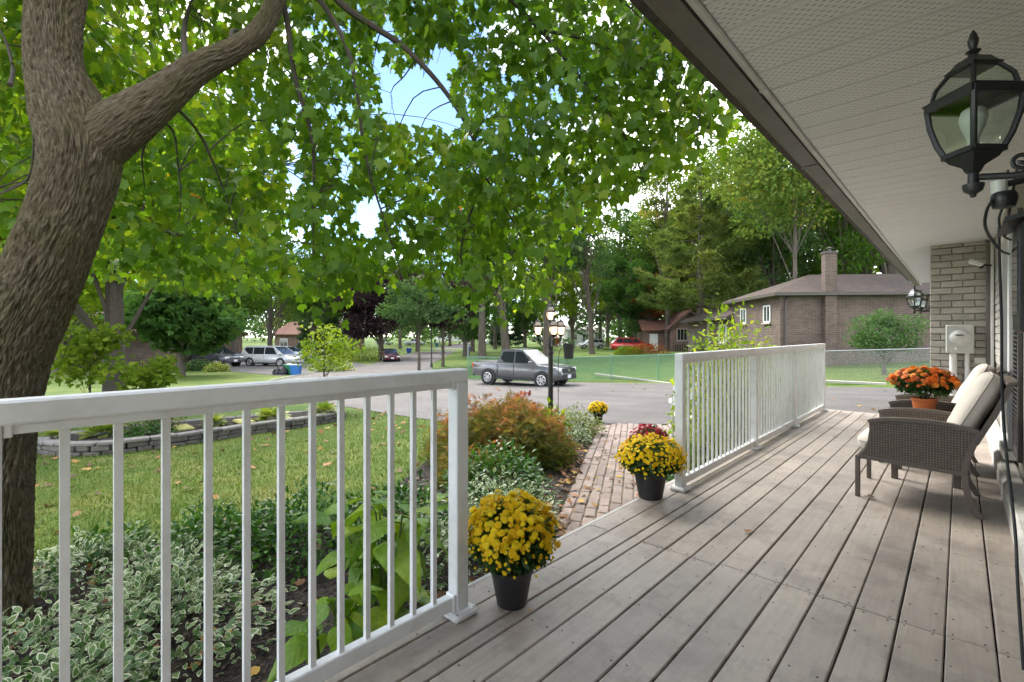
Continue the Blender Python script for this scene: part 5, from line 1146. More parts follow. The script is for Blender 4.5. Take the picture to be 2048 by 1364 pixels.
# ------------------------------------------------------------------ vehicles (local x forward, z up, origin on the ground)
VEH = {
 'pickup': dict(L=5.07, W=1.84, wb=3.08, wr=0.355, zb=0.30, st=[(-2.53, 0.98, .90), (-2.48, 1.06, .93), (-0.98, 1.10, .96), (-0.85, 1.10, .97), (0.95, 1.08, 1.0), (1.35, 1.04, 1.0), (2.15, 0.99, .97), (2.42, 0.94, .90), (2.52, 0.80, .82)], cab=[(1.30, 1.05), (0.42, 1.70), (-0.72, 1.72), (-0.98, 1.09)], split=[(-0.90, -0.02), (0.06, 1.02)], H=1.74),
 'suv': dict(L=4.6, W=1.86, wb=2.70, wr=0.35, zb=0.28, st=[(-2.30, 0.80, .86), (-2.24, 1.00, .93), (-1.2, 1.05, .98), (0.8, 1.03, 1.0), (1.15, 1.03, 1.0), (1.95, 0.95, .96), (2.2, 0.84, .90), (2.30, 0.66, .80)], cab=[(1.25, 1.02), (0.40, 1.60), (-1.55, 1.62), (-2.22, 1.02)], split=[(-1.85, -1.05), (-0.98, -0.08), (0.0, 0.98)], H=1.67),
 'sedan': dict(L=4.85, W=1.84, wb=2.80, wr=0.33, zb=0.22, st=[(-2.42, 0.72, .85), (-2.34, 0.94, .92), (-1.55, 0.98, .98), (0.75, 0.93, 1.0), (1.25, 0.92, .99), (2.05, 0.80, .94), (2.36, 0.70, .86), (2.42, 0.55, .78)], cab=[(1.20, 0.92), (0.35, 1.40), (-0.85, 1.41), (-1.80, 0.97)], split=[(-1.42, -0.45), (-0.38, 0.88)], H=1.45),
 'minivan': dict(L=5.1, W=1.95, wb=3.0, wr=0.34, zb=0.24, st=[(-2.54, 0.80, .90), (-2.48, 1.02, .95), (-1.2, 1.03, 1.0), (1.0, 1.00, 1.0), (1.45, 0.99, .98), (2.15, 0.86, .93), (2.45, 0.72, .86), (2.54, 0.58, .78)], cab=[(1.75, 0.98), (0.70, 1.66), (-2.05, 1.70), (-2.46, 1.02)], split=[(-2.2, -1.25), (-1.18, -0.12), (-0.04, 1.15)], H=1.75),
}
def vehicle(kind, loc, rz, col, label, cat, scale=1.0, detail=1):
    q = VEH[kind]; t = empty({'pickup': 'pickup_truck', 'suv': 'parked_car', 'sedan': 'parked_car', 'minivan': 'parked_van'}[kind], loc, rz, label, cat, 'vehicles parked along the street'); t.scale = (scale,) * 3
    P = paint('paint_' + kind, col); hw = q['W'] / 2; zb = q['zb']; b = MB(); secs = []
    for x, zt, wf in q['st']:
        w_ = hw * wf; zl = zb + (0.10 if abs(x) > q['L'] / 2 - 0.12 else 0)
        half = [(w_ * 0.86, zl), (w_ * 0.97, zl + 0.12), (w_, zl + (zt - zl) * 0.45), (w_ * 0.985, zl + (zt - zl) * 0.78), (w_ * 0.94, zt - 0.03), (w_ * 0.82, zt)]
        secs.append([(x, y, z) for y, z in half] + [(x, -y, z) for y, z in half[::-1]])
    n = 12; vs = [p for s in secs for p in s]; fs = [(i * n + k, i * n + (k + 1) % n, (i + 1) * n + (k + 1) % n, (i + 1) * n + k) for i in range(len(secs) - 1) for k in range(n)] + [tuple(range(n))[::-1], tuple((len(secs) - 1) * n + k for k in range(n))]
    b.add(vs, fs).build('body', P, t, smooth=True)
    # cabin with tumblehome
    (x0, z0), (x1, z1), (x2, z2), (x3, z3) = q['cab']; wb_, wt = hw * 0.94, hw * 0.76
    B = [(x0, wb_ * .93, z0), (x1, wt * .96, z1), (x2, wt * .96, z2), (x3, wb_ * .95, z3)]
    rm = [((x1 + x2) / 2, wt, (z1 + z2) / 2 + 0.035)]
    cb = MB(); L_ = [Vector(p) for p in B]; Rr = [Vector((p[0], -p[1], p[2])) for p in B]; tl = Vector((rm[0][0], rm[0][1] * 0.97, rm[0][2])); tr = Vector((tl.x, -tl.y, tl.z))
    cb.add([*L_, *Rr, tl, tr], [(0, 3, 2, 1), (1, 2, 8), (4, 5, 6, 7), (5, 9, 6), (0, 1, 5, 4), (2, 3, 7, 6), (1, 8, 9, 5), (8, 2, 6, 9)])
    cb.build('cabin', P, t)
    def pane(a, b_, c, d, nm, inset=0.09, out=0.006):
        m = (a + b_ + c + d) / 4; pts = [p.lerp(m, inset) for p in (a, b_, c, d)]; nr = (pts[1] - pts[0]).cross(pts[3] - pts[0]).normalized()
        if nr.dot(m - Vector((0, 0, z0 * 0.9))) < 0: nr = -nr; pts = pts[::-1]
        pts = [p + nr * out for p in pts]
        MB().add(pts, [(0, 1, 2, 3)]).build(nm, M['glass_dark'], t)
    pane(L_[0], L_[1], Rr[1], Rr[0], 'windshield', 0.07); pane(L_[2], L_[3], Rr[3], Rr[2], 'rear_window', 0.10)
    for s in (1, -1):
        A = L_ if s > 0 else Rr
        for xa, xb in q['split']:
            def edge(x, zt):                   # point on the side of the cabin
                zz = z0 + 0.05 if not zt else z1 - 0.075
                f = (zz - z0) / (z1 - z0); y = wb_ * 0.945 * (1 - f) + wt * 0.965 * f
                lo = x3 + (x2 - x3) * f + 0.07; hi = x0 + (x1 - x0) * f - 0.09
                return Vector((min(max(x, lo), hi), s * (y + 0.004), zz))
            pane(edge(xa, 0), edge(xb, 0), edge(xb, 1), edge(xa, 1), 'side_window', 0.0, 0.004)
        if detail:
            MB().bbox((x0 - 0.28, s * (hw + 0.07), z0 + 0.10), (0.13, 0.17, 0.13), 0.03).build('mirror', P, t)
            for xa, xb in q['split'][-2:]:
                MB().box((xa - 0.02, s * (hw * 0.985 + 0.001), (zb + z0) / 2 + 0.08), (0.012, 0.02, (z0 - zb) * 0.72)).build('door_seam', M['trim_dark'], t)
                MB().bbox((xa + 0.14, s * (hw * 0.985 + 0.012), z0 - 0.16), (0.16, 0.025, 0.03), 0.008).build('door_handle', P if kind != 'sedan' else M['chrome'], t)
        MB().box((0, s * hw * 0.93, zb + 0.045), (q['wb'] - 2 * q['wr'] - 0.1, 0.10, 0.11)).build('sill', M['trim_dark'], t)
        MB().bbox((q['st'][-2][0] - 0.02, s * hw * 0.70, q['st'][-2][1] - 0.10), (0.20, hw * 0.36, 0.15), 0.03).build('headlight', M['lamp_clear'], t)
        MB().bbox((q['st'][1][0] - 0.01, s * hw * 0.80, q['st'][1][1] - 0.20), (0.10, hw * 0.24, 0.30 if kind != 'sedan' else 0.16), 0.02).build('taillight', M['lamp_red'], t)
        for wx in (q['wb'] / 2, -q['wb'] / 2):
            wx += 0.06; ro = Matrix.Rotation(R(90), 3, 'X'); r = q['wr']; y = s * (hw - 0.09)
            MB().lathe([(r * 1.17, -0.10), (r * 1.17, 0.103)], 26, (wx, s * (hw - 0.095), r + 0.015), ro).build('wheel_arch', M['trim_dark'], t, smooth=True)
            wl = MB().lathe([(r * 0.62, -0.11), (r * 0.93, -0.11), (r, -0.08), (r, 0.08), (r * 0.93, 0.115), (r * 0.64, 0.118)], 30, (wx, y, r), ro).build('wheel', M['rubber'], t, smooth=True)
            rim = MB(); rim.lathe([(r * 0.66, -0.119), (r * 0.66, 0.119)], 26, (wx, y, r), ro)
            rim.build('rim', M['trim_dark'], wl, smooth=True); sp = MB()
            for k in range(7):
                a = k * 2 * math.pi / 7; sp.box((wx + 0.33 * r * math.cos(a), y + s * 0.118, r + 0.33 * r * math.sin(a)), (0.58 * r, 0.02, 0.15 * r), Matrix.Rotation(-a, 3, 'Y'))
            sp.lathe([(r * 0.14, -0.13), (r * 0.14, 0.13)], 12, (wx, y, r), ro); sp.tube([(wx + 0.62 * r * math.cos(a), y + s * 0.117, r + 0.62 * r * math.sin(a)) for a in [k * math.pi / 12 for k in range(25)]], 0.022, 5, cap=False)
            sp.build('spokes', M['alloy'], wl, smooth=True)
    fx = q['st'][-1][0]
    MB().bbox((fx - 0.03, 0, zb + 0.20), (0.12, q['W'] * 0.80, 0.26), 0.04).build('front_bumper', M['trim_dark'] if kind in ('pickup',) else P, t)
    MB().bbox((fx - 0.05, 0, q['st'][-1][1] - 0.02), (0.12, q['W'] * (0.70 if kind == 'pickup' else 0.42), 0.24 if kind == 'pickup' else 0.13), 0.03).build('grille', M['trim_dark'], t)
    MB().bbox((fx + 0.035, 0, zb + 0.22), (0.012, 0.32, 0.16), 0.004).build('licence_plate', M['plate'], t)
    MB().bbox((-fx - 0.02, 0, zb + 0.16), (0.12, q['W'] * 0.82, 0.20), 0.04).build('rear_bumper', M['trim_dark'], t)
    if kind == 'pickup':
        MB().box((-1.72, 0, 1.083), (1.42, q['W'] * 0.76, 0.02)).build('bed_cover', M['trim_dark'], t)
        MB().lathe([(0.0, 0.0), (0.085, 0.0), (0.085, 0.012), (0.0, 0.016)], 20, (fx + 0.012, 0, q['st'][-1][1] + 0.0), Matrix.Rotation(R(90), 3, 'Y') @ Matrix.Diagonal((0.5, 1, 1))).build('emblem', M['chrome'], t)
    return t
def heading(a, b): return math.atan2(b.y - a.y, b.x - a.x)
ra, fa = gu(979, 23.2), gu(1086, 21.5); rz = heading(ra, fa); cen = (ra + fa) / 2; side = Vector((-math.sin(rz), math.cos(rz), 0))
ln = (fa - ra).length; sc = ln / 3.08
print('TRUCK', ln, sc, cen)
vehicle('pickup', cen + side * 0.75 - Vector((math.cos(rz), math.sin(rz), 0)) * 0.05, rz, (0.15, 0.155, 0.165), 'grey crew-cab pickup truck parked on the driveway by the green fence', 'pickup truck', sc)
def car_at(kind, u, v, hpx, rzdeg, col, label, cat):
    """stand the vehicle where its wheels touch the ground at (u, v)"""
    p = gp(u, v); d = p.x * FW[0] + p.y * FW[1]; want = hpx / FPX * d; s = want / VEH[kind]['H']; print(kind, u, round(d, 1), round(s, 2))
    return vehicle(kind, p, YAW + R(rzdeg), col, label, cat, min(max(s, 0.8), 1.25))
# rz: 0 = nose to the right of the picture, 90 = nose away
car_at('suv', 425, 733, 43, -18, (0.10, 0.10, 0.115), 'dark grey SUV half hidden by the dark maple shrub', 'car')
car_at('minivan', 545, 731.5, 41, -14, (0.72, 0.73, 0.74), 'white minivan parked in the neighbours driveway', 'van')
car_at('sedan', 572, 722, 30, -16, (0.30, 0.34, 0.38), 'grey-blue sedan behind the white minivan', 'car')
car_at('suv', 588, 695, 18, -10, (0.03, 0.045, 0.09), 'dark blue car parked far behind the minivan', 'car')
car_at('sedan', 779, 722, 25, -68, (0.11, 0.022, 0.028), 'maroon sedan facing us at the street edge', 'car')
car_at('pickup', 829, 690.5, 13.5, 0, (0.74, 0.75, 0.76), 'white pickup far down the street beyond the lawns', 'pickup truck')
car_at('suv', 768, 690, 11.5, 0, (0.74, 0.75, 0.76), 'white SUV far away behind the purple tree', 'car')
car_at('suv', 1184, 697.5, 20, 180, (0.62, 0.64, 0.65), 'silver SUV on the lawn drive behind the thin tree', 'car')
car_at('suv', 1263, 704.5, 30, -4, (0.42, 0.012, 0.020), 'red SUV parked in front of the brick bungalow', 'car')
car_at('suv', 1078, 684, 13, 20, (0.12, 0.13, 0.14), 'dark car behind the lamp post lanterns', 'car')
car_at('sedan', 972, 688, 8, 60, (0.72, 0.73, 0.74), 'white car far up the street between the trunks', 'car')

# ------------------------------------------------------------------ fences
M['green_fence'] = pm('green_fence', (0.12, 0.27, 0.19), 0.5, 0.15, 8); M['galv'] = pm('galvanised', (0.42, 0.44, 0.45), 0.4, 0.12, 12, metal=0.6)
def chain_fence(P, h, mat, label, pitch=0.06, r=0.0022):
    t = empty('chain_link_fence', P[0], 0, label, 'fence')
    wires = MB()
    for a, b in zip(P, P[1:]):
        L = (b - a).length; dr = (b - a).normalized(); s = -h
        while s < L:
            for sg in (1, -1):
                s0, s1 = (s, s + h); z0, z1 = (0.03, h) if sg > 0 else (h, 0.03)
                if s0 < 0: f = -s0 / h; z0 = z0 + (z1 - z0) * f; s0 = 0
                if s1 > L: f = (L - s0) / (s1 - s0); z1 = z0 + (z1 - z0) * f; s1 = L
                p, q = a + dr * s0, a + dr * s1
                wires.tube([p + Vector((0, 0, z0)), q + Vector((0, 0, z1))], r, 3, cap=False)
            s += pitch
        n = max(1, round(L / 2.6))
        for k in range(n + 1):
            p = a + dr * (L * k / n)
            MB().tube([p + Vector((0, 0, -0.1)), p + Vector((0, 0, h + 0.05))], 0.026, 8).lathe([(0.03, 0), (0.02, 0.03), (0, 0.04)], 8, p + Vector((0, 0, h + 0.05))).build('post', mat, t, world=True)
        MB().tube([a + Vector((0, 0, h)), b + Vector((0, 0, h))], 0.020, 8).build('top_rail', mat, t, world=True)
    tag(wires.build('mesh_wire', mat, t, world=True), kind='stuff'); return t
FL = [gu(936, 27.0), gu(1134, 25.0), gu(1420, 22.2)]; FR = [gu(1424, 22.2), gu(1640, 19.6), gu(1870, 17.4), gu(1960, 16.5)]
for P in (FL, FR):
    for p in P: p.z = g(p.x, p.y)
chain_fence(FL, 1.25, M['green_fence'], 'green coated chain link fence behind the pickup and along the driveway', 0.05, 0.0052)
chain_fence(FR, 1.22, M['galv'], 'galvanised chain link fence in front of the brown brick house', 0.06, 0.0042)
M['grey_board'] = pm('grey_board', (0.40, 0.38, 0.35), 0.85, 0.2, 4, 0.4, 30, stretch=(0.3, 4, 4))
for (u0, v0, u1, v1, lab) in ((1192, 755, 1352, 766, 'long weathered grey plank lying at the driveway edge by the green fence'), (1640, 768, 1772, 769, 'pale weathered plank lying along the driveway below the galvanised fence')):
    a, b = gp(u0, v0), gp(u1, v1); m_ = (a + b) / 2; t = MB().bbox((0, 0, 0.07), ((b - a).length, 0.22, 0.09), 0.01).build('plank', M['grey_board']); t.location = m_; t.rotation_euler = (0, 0, heading(a, b)); tag(t, lab, 'plank')

# ------------------------------------------------------------------ houses
M['brown_brick'] = brick_mat('brown_brick', (0.145, 0.098, 0.080), (0.095, 0.068, 0.058), (0.165, 0.135, 0.118), 0.36, 0.105, 0.012, rotz=0.0)
M['pink_brick'] = brick_mat('pink_brick', (0.21, 0.115, 0.092), (0.155, 0.088, 0.072), (0.30, 0.24, 0.21), 0.36, 0.11, 0.012)
M['brown_shingle'] = pm('brown_shingle', (0.062, 0.045, 0.038), 0.95, 0.3, 6, 0.6, 24, dirt=(0.11, 0.072, 0.048), bdist=0.02)
M['red_shingle'] = pm('red_shingle', (0.155, 0.072, 0.050), 0.95, 0.22, 6, 0.6, 24, bdist=0.02)
M['dark_fascia'] = pm('dark_fascia', (0.075, 0.062, 0.055), 0.6, 0.15, 8); M['garage_door'] = pm('garage_door', (0.135, 0.115, 0.095), 0.6, 0.12, 5)
M['beige_trim'] = pm('beige_trim', (0.38, 0.33, 0.28), 0.7, 0.1, 6)
def house_win(t, c, axis, w_, h_, frame='white_plastic', bars=1):
    """window in the plane whose horizontal direction is axis (local x or y), front towards -other"""
    f = MB(); X = Vector((1, 0, 0)) if axis == 'x' else Vector((0, 1, 0)); Nn = Vector((0, -1, 0)) if axis == 'x' else Vector((-1, 0, 0)); c = Vector(c)
    def bx(off, du, dz): f.bbox(c + off + Nn * 0.03, (du if axis == 'x' else 0.08, 0.08 if axis == 'x' else du, dz), 0.01)
    for s in (-1, 1): bx(X * s * w_ / 2, 0.09, h_ + 0.09); bx(Vector((0, 0, s * h_ / 2)), w_ + 0.09, 0.09)
    for k in range(bars): bx(X * (w_ * ((k + 1) / (bars + 1) - 0.5)), 0.06, h_)
    wn = f.build('window', M[frame], t)
    MB().box(c + Nn * 0.012, (w_ if axis == 'x' else 0.02, 0.02 if axis == 'x' else w_, h_)).build('pane', M['glass_dark'], wn)
    MB().bbox(c + Vector((0, 0, -h_ / 2 - 0.10)) + Nn * 0.06, (w_ + 0.25 if axis == 'x' else 0.14, 0.14 if axis == 'x' else w_ + 0.25, 0.09), 0.01).build('sill', M['beige_trim'], wn)
# brown house: local x to the right along the wall facing us, local y away; corner at the origin
C = at(1560, 700, 27.0); rz = math.atan2(0.617, 0.787); gz = -0.55
bh = empty('brick_house', (C.x, C.y, gz), rz, 'brown brick house with hipped brown roof and chimney behind the fence', 'house')
zE = 3.52 - gz
MB().box((6.5, 3.7, zE / 2 - 0.2), (13, 7.4, zE + 0.4)).build('wall', M['brown_brick'], bh)
ro = MB(); o_ = 0.5; E_ = [(-o_, -o_), (13.6, -o_), (13.6, 7.9), (-o_, 7.9)]; zr = zE + 1.45
ro.add([(x, y, zE) for x, y in E_] + [(3.4, 3.7, zr), (10, 3.7, zr)] + [(x, y, zE - 0.16) for x, y in E_], [(0, 1, 5, 4), (1, 2, 5), (2, 3, 4, 5), (3, 0, 4)])
rf = ro.build('roof', M['brown_shingle'], bh)
fs_ = MB(); fs_.add([(x, y, zE + 0.01) for x, y in E_] + [(x, y, zE - 0.17) for x, y in E_], [(0, 4, 5, 1), (1, 5, 6, 2), (2, 6, 7, 3), (3, 7, 4, 0), (4, 7, 6, 5)]); fs_.build('fascia', M['dark_fascia'], bh)
MB().bbox((2.55, -0.16, (zE + 2.15) / 2), (0.62, 0.42, zE + 2.15), 0.01).build('chimney', M['brown_brick'], bh)
MB().bbox((2.55, -0.16, zE + 2.20), (0.72, 0.52, 0.12), 0.02).lathe([(0.1, 0), (0.1, 0.16), (0.22, 0.18), (0.0, 0.3)], 10, (2.55, -0.16, zE + 2.26)).build('chimney_cap', M['dark_fascia'], bh)
MB().tube([(0.42, -0.06, zE - 0.2), (0.25, -0.08, zE - 0.5), (0.25, -0.08, 0.0)], 0.05, 8).build('downspout', M['dark_fascia'], bh)
for y in (1.6, 5.2): house_win(bh, (0, y, zE - 1.12), 'y', 0.85, 0.95)
# garage wing of the brown house, lower roof
zG = zE - 1.05
MB().box((3.4, 13.2, zG / 2 - 0.2), (6.6, 11.6, zG + 0.4)).build('garage_wall', M['brown_brick'], bh)
ro = MB(); E2 = [(-0.5, 7.0), (7.2, 7.0), (7.2, 19.5), (-0.5, 19.5)]
ro.add([(x, y, zG) for x, y in E2] + [(3.3, 7.5, zG + 1.35), (3.3, 19.0, zG + 1.35)], [(0, 4, 5, 3), (1, 2, 5, 4), (0, 1, 4), (2, 3, 5)]); ro.build('roof', M['brown_shingle'], bh)
fs_ = MB(); fs_.add([(x, y, zG + 0.01) for x, y in E2] + [(x, y, zG - 0.2) for x, y in E2], [(0, 4, 5, 1), (1, 5, 6, 2), (2, 6, 7, 3), (3, 7, 4, 0), (4, 7, 6, 5)]); fs_.build('fascia', M['dark_fascia'], bh)
house_win(bh, (0.08, 9.4, 1.75), 'y', 1.5, 1.3, bars=2)
gd = MB()
for k in range(5): gd.bbox((0.07, 15.6, 0.24 + k * 0.44), (0.06, 4.6, 0.425), 0.012)
gd.build('garage_door', M['garage_door'], bh); MB().bbox((0.07, 12.9, zG / 2), (0.10, 0.35, zG), 0.01).build('trim_post', M['beige_trim'], bh)
# bungalow beyond
C2 = gu(1346, 57); rz2 = YAW + R(-6)
b2 = empty('brick_bungalow', (C2.x, C2.y, g(C2.x, C2.y) - 0.05), rz2, 'reddish brick bungalow with gable front and red-brown roof', 'house')
hx = 4.3
MB().box((1.9, 4, 1.35), (hx, 8, 2.9)).build('wall', M['pink_brick'], b2)
gb = MB(); gb.prism([(-0.25, 2.78), (4.05, 2.78), (1.9, 4.6)], 'y', 0.03, 7.9); gb.build('gable_wall', M['pink_brick'], b2)
ro = MB(); ro.quadp((-0.7, -0.4, 2.62), (-0.7, 8.3, 2.62), (1.9, 8.3, 4.85), (1.9, -0.4, 4.85), -0.14); ro.quadp((4.5, 8.3, 2.62), (4.5, -0.4, 2.62), (1.9, -0.4, 4.85), (1.9, 8.3, 4.85), -0.14); ro.build('roof', M['red_shingle'], b2)
MB().quadp((-0.72, -0.43, 2.45), (-0.72, -0.43, 2.66), (1.9, -0.43, 4.9), (1.9, -0.43, 4.62), 0.06).quadp((4.52, -0.43, 2.45), (4.52, -0.43, 2.66), (1.9, -0.43, 4.9), (1.9, -0.43, 4.62), -0.06).build('bargeboard', M['dark_fascia'], b2)
for x in (1.05, 2.55): house_win(b2, (x, 0.0, 2.05), 'x', 1.15, 1.35, 'beige_trim', 2)
MB().box((7.5, 4.5, 1.3), (7.4, 7, 2.8)).build('side_wall', M['pink_brick'], b2)
ro = MB(); ro.quadp((3.9, 0.6, 2.65), (11.7, 0.6, 2.65), (11.7, 4.5, 4.5), (3.9, 4.5, 4.5), 0.14); ro.quadp((11.7, 8.4, 2.65), (3.9, 8.4, 2.65), (3.9, 4.5, 4.5), (11.7, 4.5, 4.5), 0.14); ro.build('roof', M['red_shingle'], b2)
MB().box((-1.6, 5.2, 1.2), (2.6, 5.6, 2.6)).build('side_wall', M['pink_brick'], b2)
ro = MB(); ro.quadp((-3.3, 2.0, 2.45), (0.2, 2.0, 2.45), (0.2, 5.2, 3.9), (-3.3, 5.2, 3.9), 0.14); ro.quadp((0.2, 8.4, 2.45), (-3.3, 8.4, 2.45), (-3.3, 5.2, 3.9), (0.2, 5.2, 3.9), 0.14); ro.build('roof', M['red_shingle'], b2)
MB().bbox((-1.8, 2.36, 1.1), (1.0, 0.06, 2.1), 0.01).build('door', M['white_plastic'], b2)
MB().bbox((8.4, 4.4, 4.6), (0.9, 0.7, 1.5), 0.01).build('chimney', M['pink_brick'], b2)
for k in range(14): MB().bbox((0.1 + k * 0.27, -0.75, 0.45), (0.16, 0.04, 0.9), 0.01).build('fence_board', M['dark_wood'], b2)
def small_house(u, d, w_, dep, hw_, rise, rzd, wallm, roofm_, label, wins=2, lift=0.0):
    c = gu(u, d); t = empty('distant_house', (c.x, c.y, g(c.x, c.y) + lift), YAW + R(rzd), label, 'house')
    MB().box((0, dep / 2, hw_ / 2), (w_, dep, hw_ + 0.3)).build('wall', wallm, t)
    ro = MB(); ro.quadp((-w_ / 2 - .5, -.5, hw_), (w_ / 2 + .5, -.5, hw_), (w_ / 2 + .5, dep / 2, hw_ + rise), (-w_ / 2 - .5, dep / 2, hw_ + rise), 0.16); ro.quadp((w_ / 2 + .5, dep + .5, hw_), (-w_ / 2 - .5, dep + .5, hw_), (-w_ / 2 - .5, dep / 2, hw_ + rise), (w_ / 2 + .5, dep / 2, hw_ + rise), 0.16); ro.build('roof', roofm_, t)
    for k in range(wins): house_win(t, (w_ * ((k + 0.5) / wins - 0.5), 0, hw_ * 0.58), 'x', 1.6, 1.3, bars=1)
    MB().bbox((w_ * 0.02, -0.03, 1.05), (1.0, 0.08, 2.1), 0.01).build('door', M['white_plastic'], t); return t
small_house(606, 78, 12, 8, 2.9, 2.2, -20, M['pink_brick'], M['red_shingle'], 'far house with pinkish roof behind the parked cars', 3)
small_house(1172, 112, 9, 8, 3.6, 1.2, 10, M['white_plastic'], M['grey_board'], 'far white house with low grey roof behind the silver SUV', 3)
small_house(1130, 118, 7, 6, 1.6, 0.5, 5, pm('orange_wall', (0.42, 0.16, 0.07), 0.9), M['red_shingle'], 'low orange brick outbuilding beside the far white house', 1)
small_house(300, 62, 14, 8, 3.0, 2.2, -30, M['pink_brick'], M['red_shingle'], 'house behind the bushes at the neighbours drive', 3)
small_house(90, 40, 12, 8, 3.0, 2.0, -40, M['brown_brick'], M['brown_shingle'], 'house glimpsed left of the large maple trunk', 3)
small_house(905, 190, 14, 9, 3.2, 2.2, 0, M['white_plastic'], M['grey_board'], 'white house at the far end of the street', 3)

# ------------------------------------------------------------------ bins, bags, street lamp
def wheelie(u, v, col, label, s=1.0):
    p = gp(u, v); t = empty('recycling_bin', p, YAW, label, 'bin', 'bins put out along the street'); t.scale = (s,) * 3; m = pm('bin', col, 0.5, 0.1, 8)
    MB().add([(-.24, -.2, 0), (.24, -.2, 0), (.24, .2, 0), (-.24, .2, 0), (-.3, -.26, .62), (.3, -.26, .62), (.3, .26, .62), (-.3, .26, .62)], [(0, 1, 2, 3), (4, 7, 6, 5), (0, 4, 5, 1), (1, 5, 6, 2), (2, 6, 7, 3), (3, 7, 4, 0)]).build('tub', m, t)
    MB().bbox((0, 0, .64), (.66, .56, .05), .015).build('rim', m, t)
    MB().bbox((0.03, 0.0, .68), (.34, .3, .10), .04).build('contents', M['bulb'], t)
wheelie(592, 750, (0.03, 0.16, 0.52), 'blue recycling box at the neighbours kerb'); wheelie(578, 749, (0.03, 0.20, 0.09), 'green bin between the black bags and the blue box')
wheelie(818, 706, (0.03, 0.10, 0.50), 'blue bin beyond the maroon sedan', 1.1); wheelie(940, 702, (0.03, 0.14, 0.45), 'blue bin by the tree trunk across the street', 1.1); wheelie(874, 693, (0.04, 0.14, 0.2), 'teal bin far up the street', 1.3)
M['bag'] = pm('black_bag', (0.012, 0.012, 0.013), 0.25, 0.2, 8, 0.9, 6, bdist=0.06)
for i, (u, s) in enumerate(((555, 0.30), (566, 0.34))):
    p = gp(u, 749.5); b = MB(); b.lathe([(0, 0), (0.9 * s, 0.02), (1.1 * s, 0.3 * s), (0.95 * s, 0.9 * s), (0.5 * s, 1.4 * s), (0.12 * s, 1.7 * s), (0.2 * s, 1.9 * s), (0, 1.9 * s)], 14)
    o = b.build('garbage_bag', M['bag'], smooth=True); o.location = p; tag(o, ['black garbage bag at the left end by the kerb', 'black garbage bag next to the green bin'][i], 'garbage bag', 'bags at the kerb')
def street_lamp(u, v, htop, label):
    p = gp(u, v); t = empty('street_lamp', p, 0, label, 'street lamp'); d = p.x * FW[0] + p.y * FW[1]; h = EYE + (HOR - htop) / FPX * d - p.z
    MB().lathe([(0.11, 0), (0.10, 0.3), (0.06, 0.4), (0.05, h - 0.4), (0.0, h - 0.4)], 10).build('pole', M['black_metal'], t, smooth=True)
    MB().lathe([(0.05, h - 0.42), (0.16, h - 0.3), (0.20, h - 0.08), (0.12, h + 0.05), (0, h + 0.08)], 14).build('globe', M['bulb'], t, smooth=True)
street_lamp(863, 735, 612, 'tall black street lamp with white globe at the road edge')
sg_ = gp(936, 745); s_ = MB().tube([(0, 0, 0), (0, 0, 2.1)], 0.03, 8).build('fence_pole', M['galv']); s_.location = sg_; tag(s_, 'tall thin grey pole at the end of the green fence', 'pole')

# ------------------------------------------------------------------ trees
def deciduous(name, base, h, rad, n, size, mat, label, trunk_r=0.25, seed=1, cz=0.62, crz=0.42, clear=0.25, lean=(0, 0), nclump=26, cat='tree', group='trees around the street', tpl=(DIAM_V, DIAM_F), trunkm='bark_far', spread=0.33, tone=0.5):
    rg = np.random.default_rng(seed); rr = random.Random(seed); t = empty(name, base, 0, label, cat, group); st = MB()
    top = Vector((lean[0], lean[1], h * 0.86)); trunkp = [Vector((0, 0, -0.15)), Vector((lean[0] * 0.2, lean[1] * 0.2, h * 0.25)), Vector((lean[0] * 0.55, lean[1] * 0.55, h * 0.55)), top]
    C = catmull(trunkp, 5); st.tube(C, [trunk_r * (1.25 if i == 0 else 1) * (1 - 0.82 * i / (len(C) - 1)) for i in range(len(C))], 9)
    cc = np.array([lean[0] * 0.6, lean[1] * 0.6, h * cz]); R3 = np.array([rad, rad, h * crz]); P = []; A = []; out = []
    for k in range(nclump):
        d = rg.normal(size=3); d /= np.linalg.norm(d); e = rg.uniform(0.35, 0.9); c = cc + d * R3 * e
        c[2] = max(c[2], h * clear + 0.3)
        f = min(max((c[2] - rg.uniform(0.15, 0.35) * h) / (h * 0.86), 0.2), 0.95); q = C[int(f * (len(C) - 1))]
        if k % (1 if nclump < 30 else 3) == 0: st.tube(catmull([q, (q + Vector(c)) / 2 + Vector((0, 0, 0.05 * h * rr.uniform(-0.3, 1))), Vector(c)], 3), [trunk_r * 0.24 * (1 - 0.12 * i) for i in range(7)], 5, cap=False)
        m = n // nclump; cr_ = rad * spread * rg.uniform(0.75, 1.25); dv = unit(rg.normal(size=(m, 3))); rd = rg.uniform(0.25, 1, m) ** 0.5
        P.append(c + dv * rd[:, None] * np.array([cr_, cr_, cr_ * 0.62])); A.append(np.clip(rg.uniform(0.1, 0.9) * tone + rg.uniform(0, 1, m) * (1 - tone), 0, 1)); out.append(dv)
    P = np.concatenate(P); A = np.concatenate(A); out = np.concatenate(out); m = len(P)
    v, f, a = scatter(tpl[0], tpl[1], P, frames(out + rg.normal(size=(m, 3)) * 0.6 + np.array([0, 0, -0.2]), rg.normal(size=(m, 3)) * 0.6 + np.array([0, 0, 1.0])), rg.uniform(size[0], size[1], m), A)
    st.build('trunk', M[trunkm], t, smooth=True); link('crown', np_mesh('crown', v, f, a), mat, t); return t
NEED_V = np.array([(-0.10, 0, 0), (0.10, 0, 0), (0.02, 1, 0.04), (-0.02, 1, 0.04)]); NEED_F = np.array([(0, 1, 2), (0, 2, 3)])
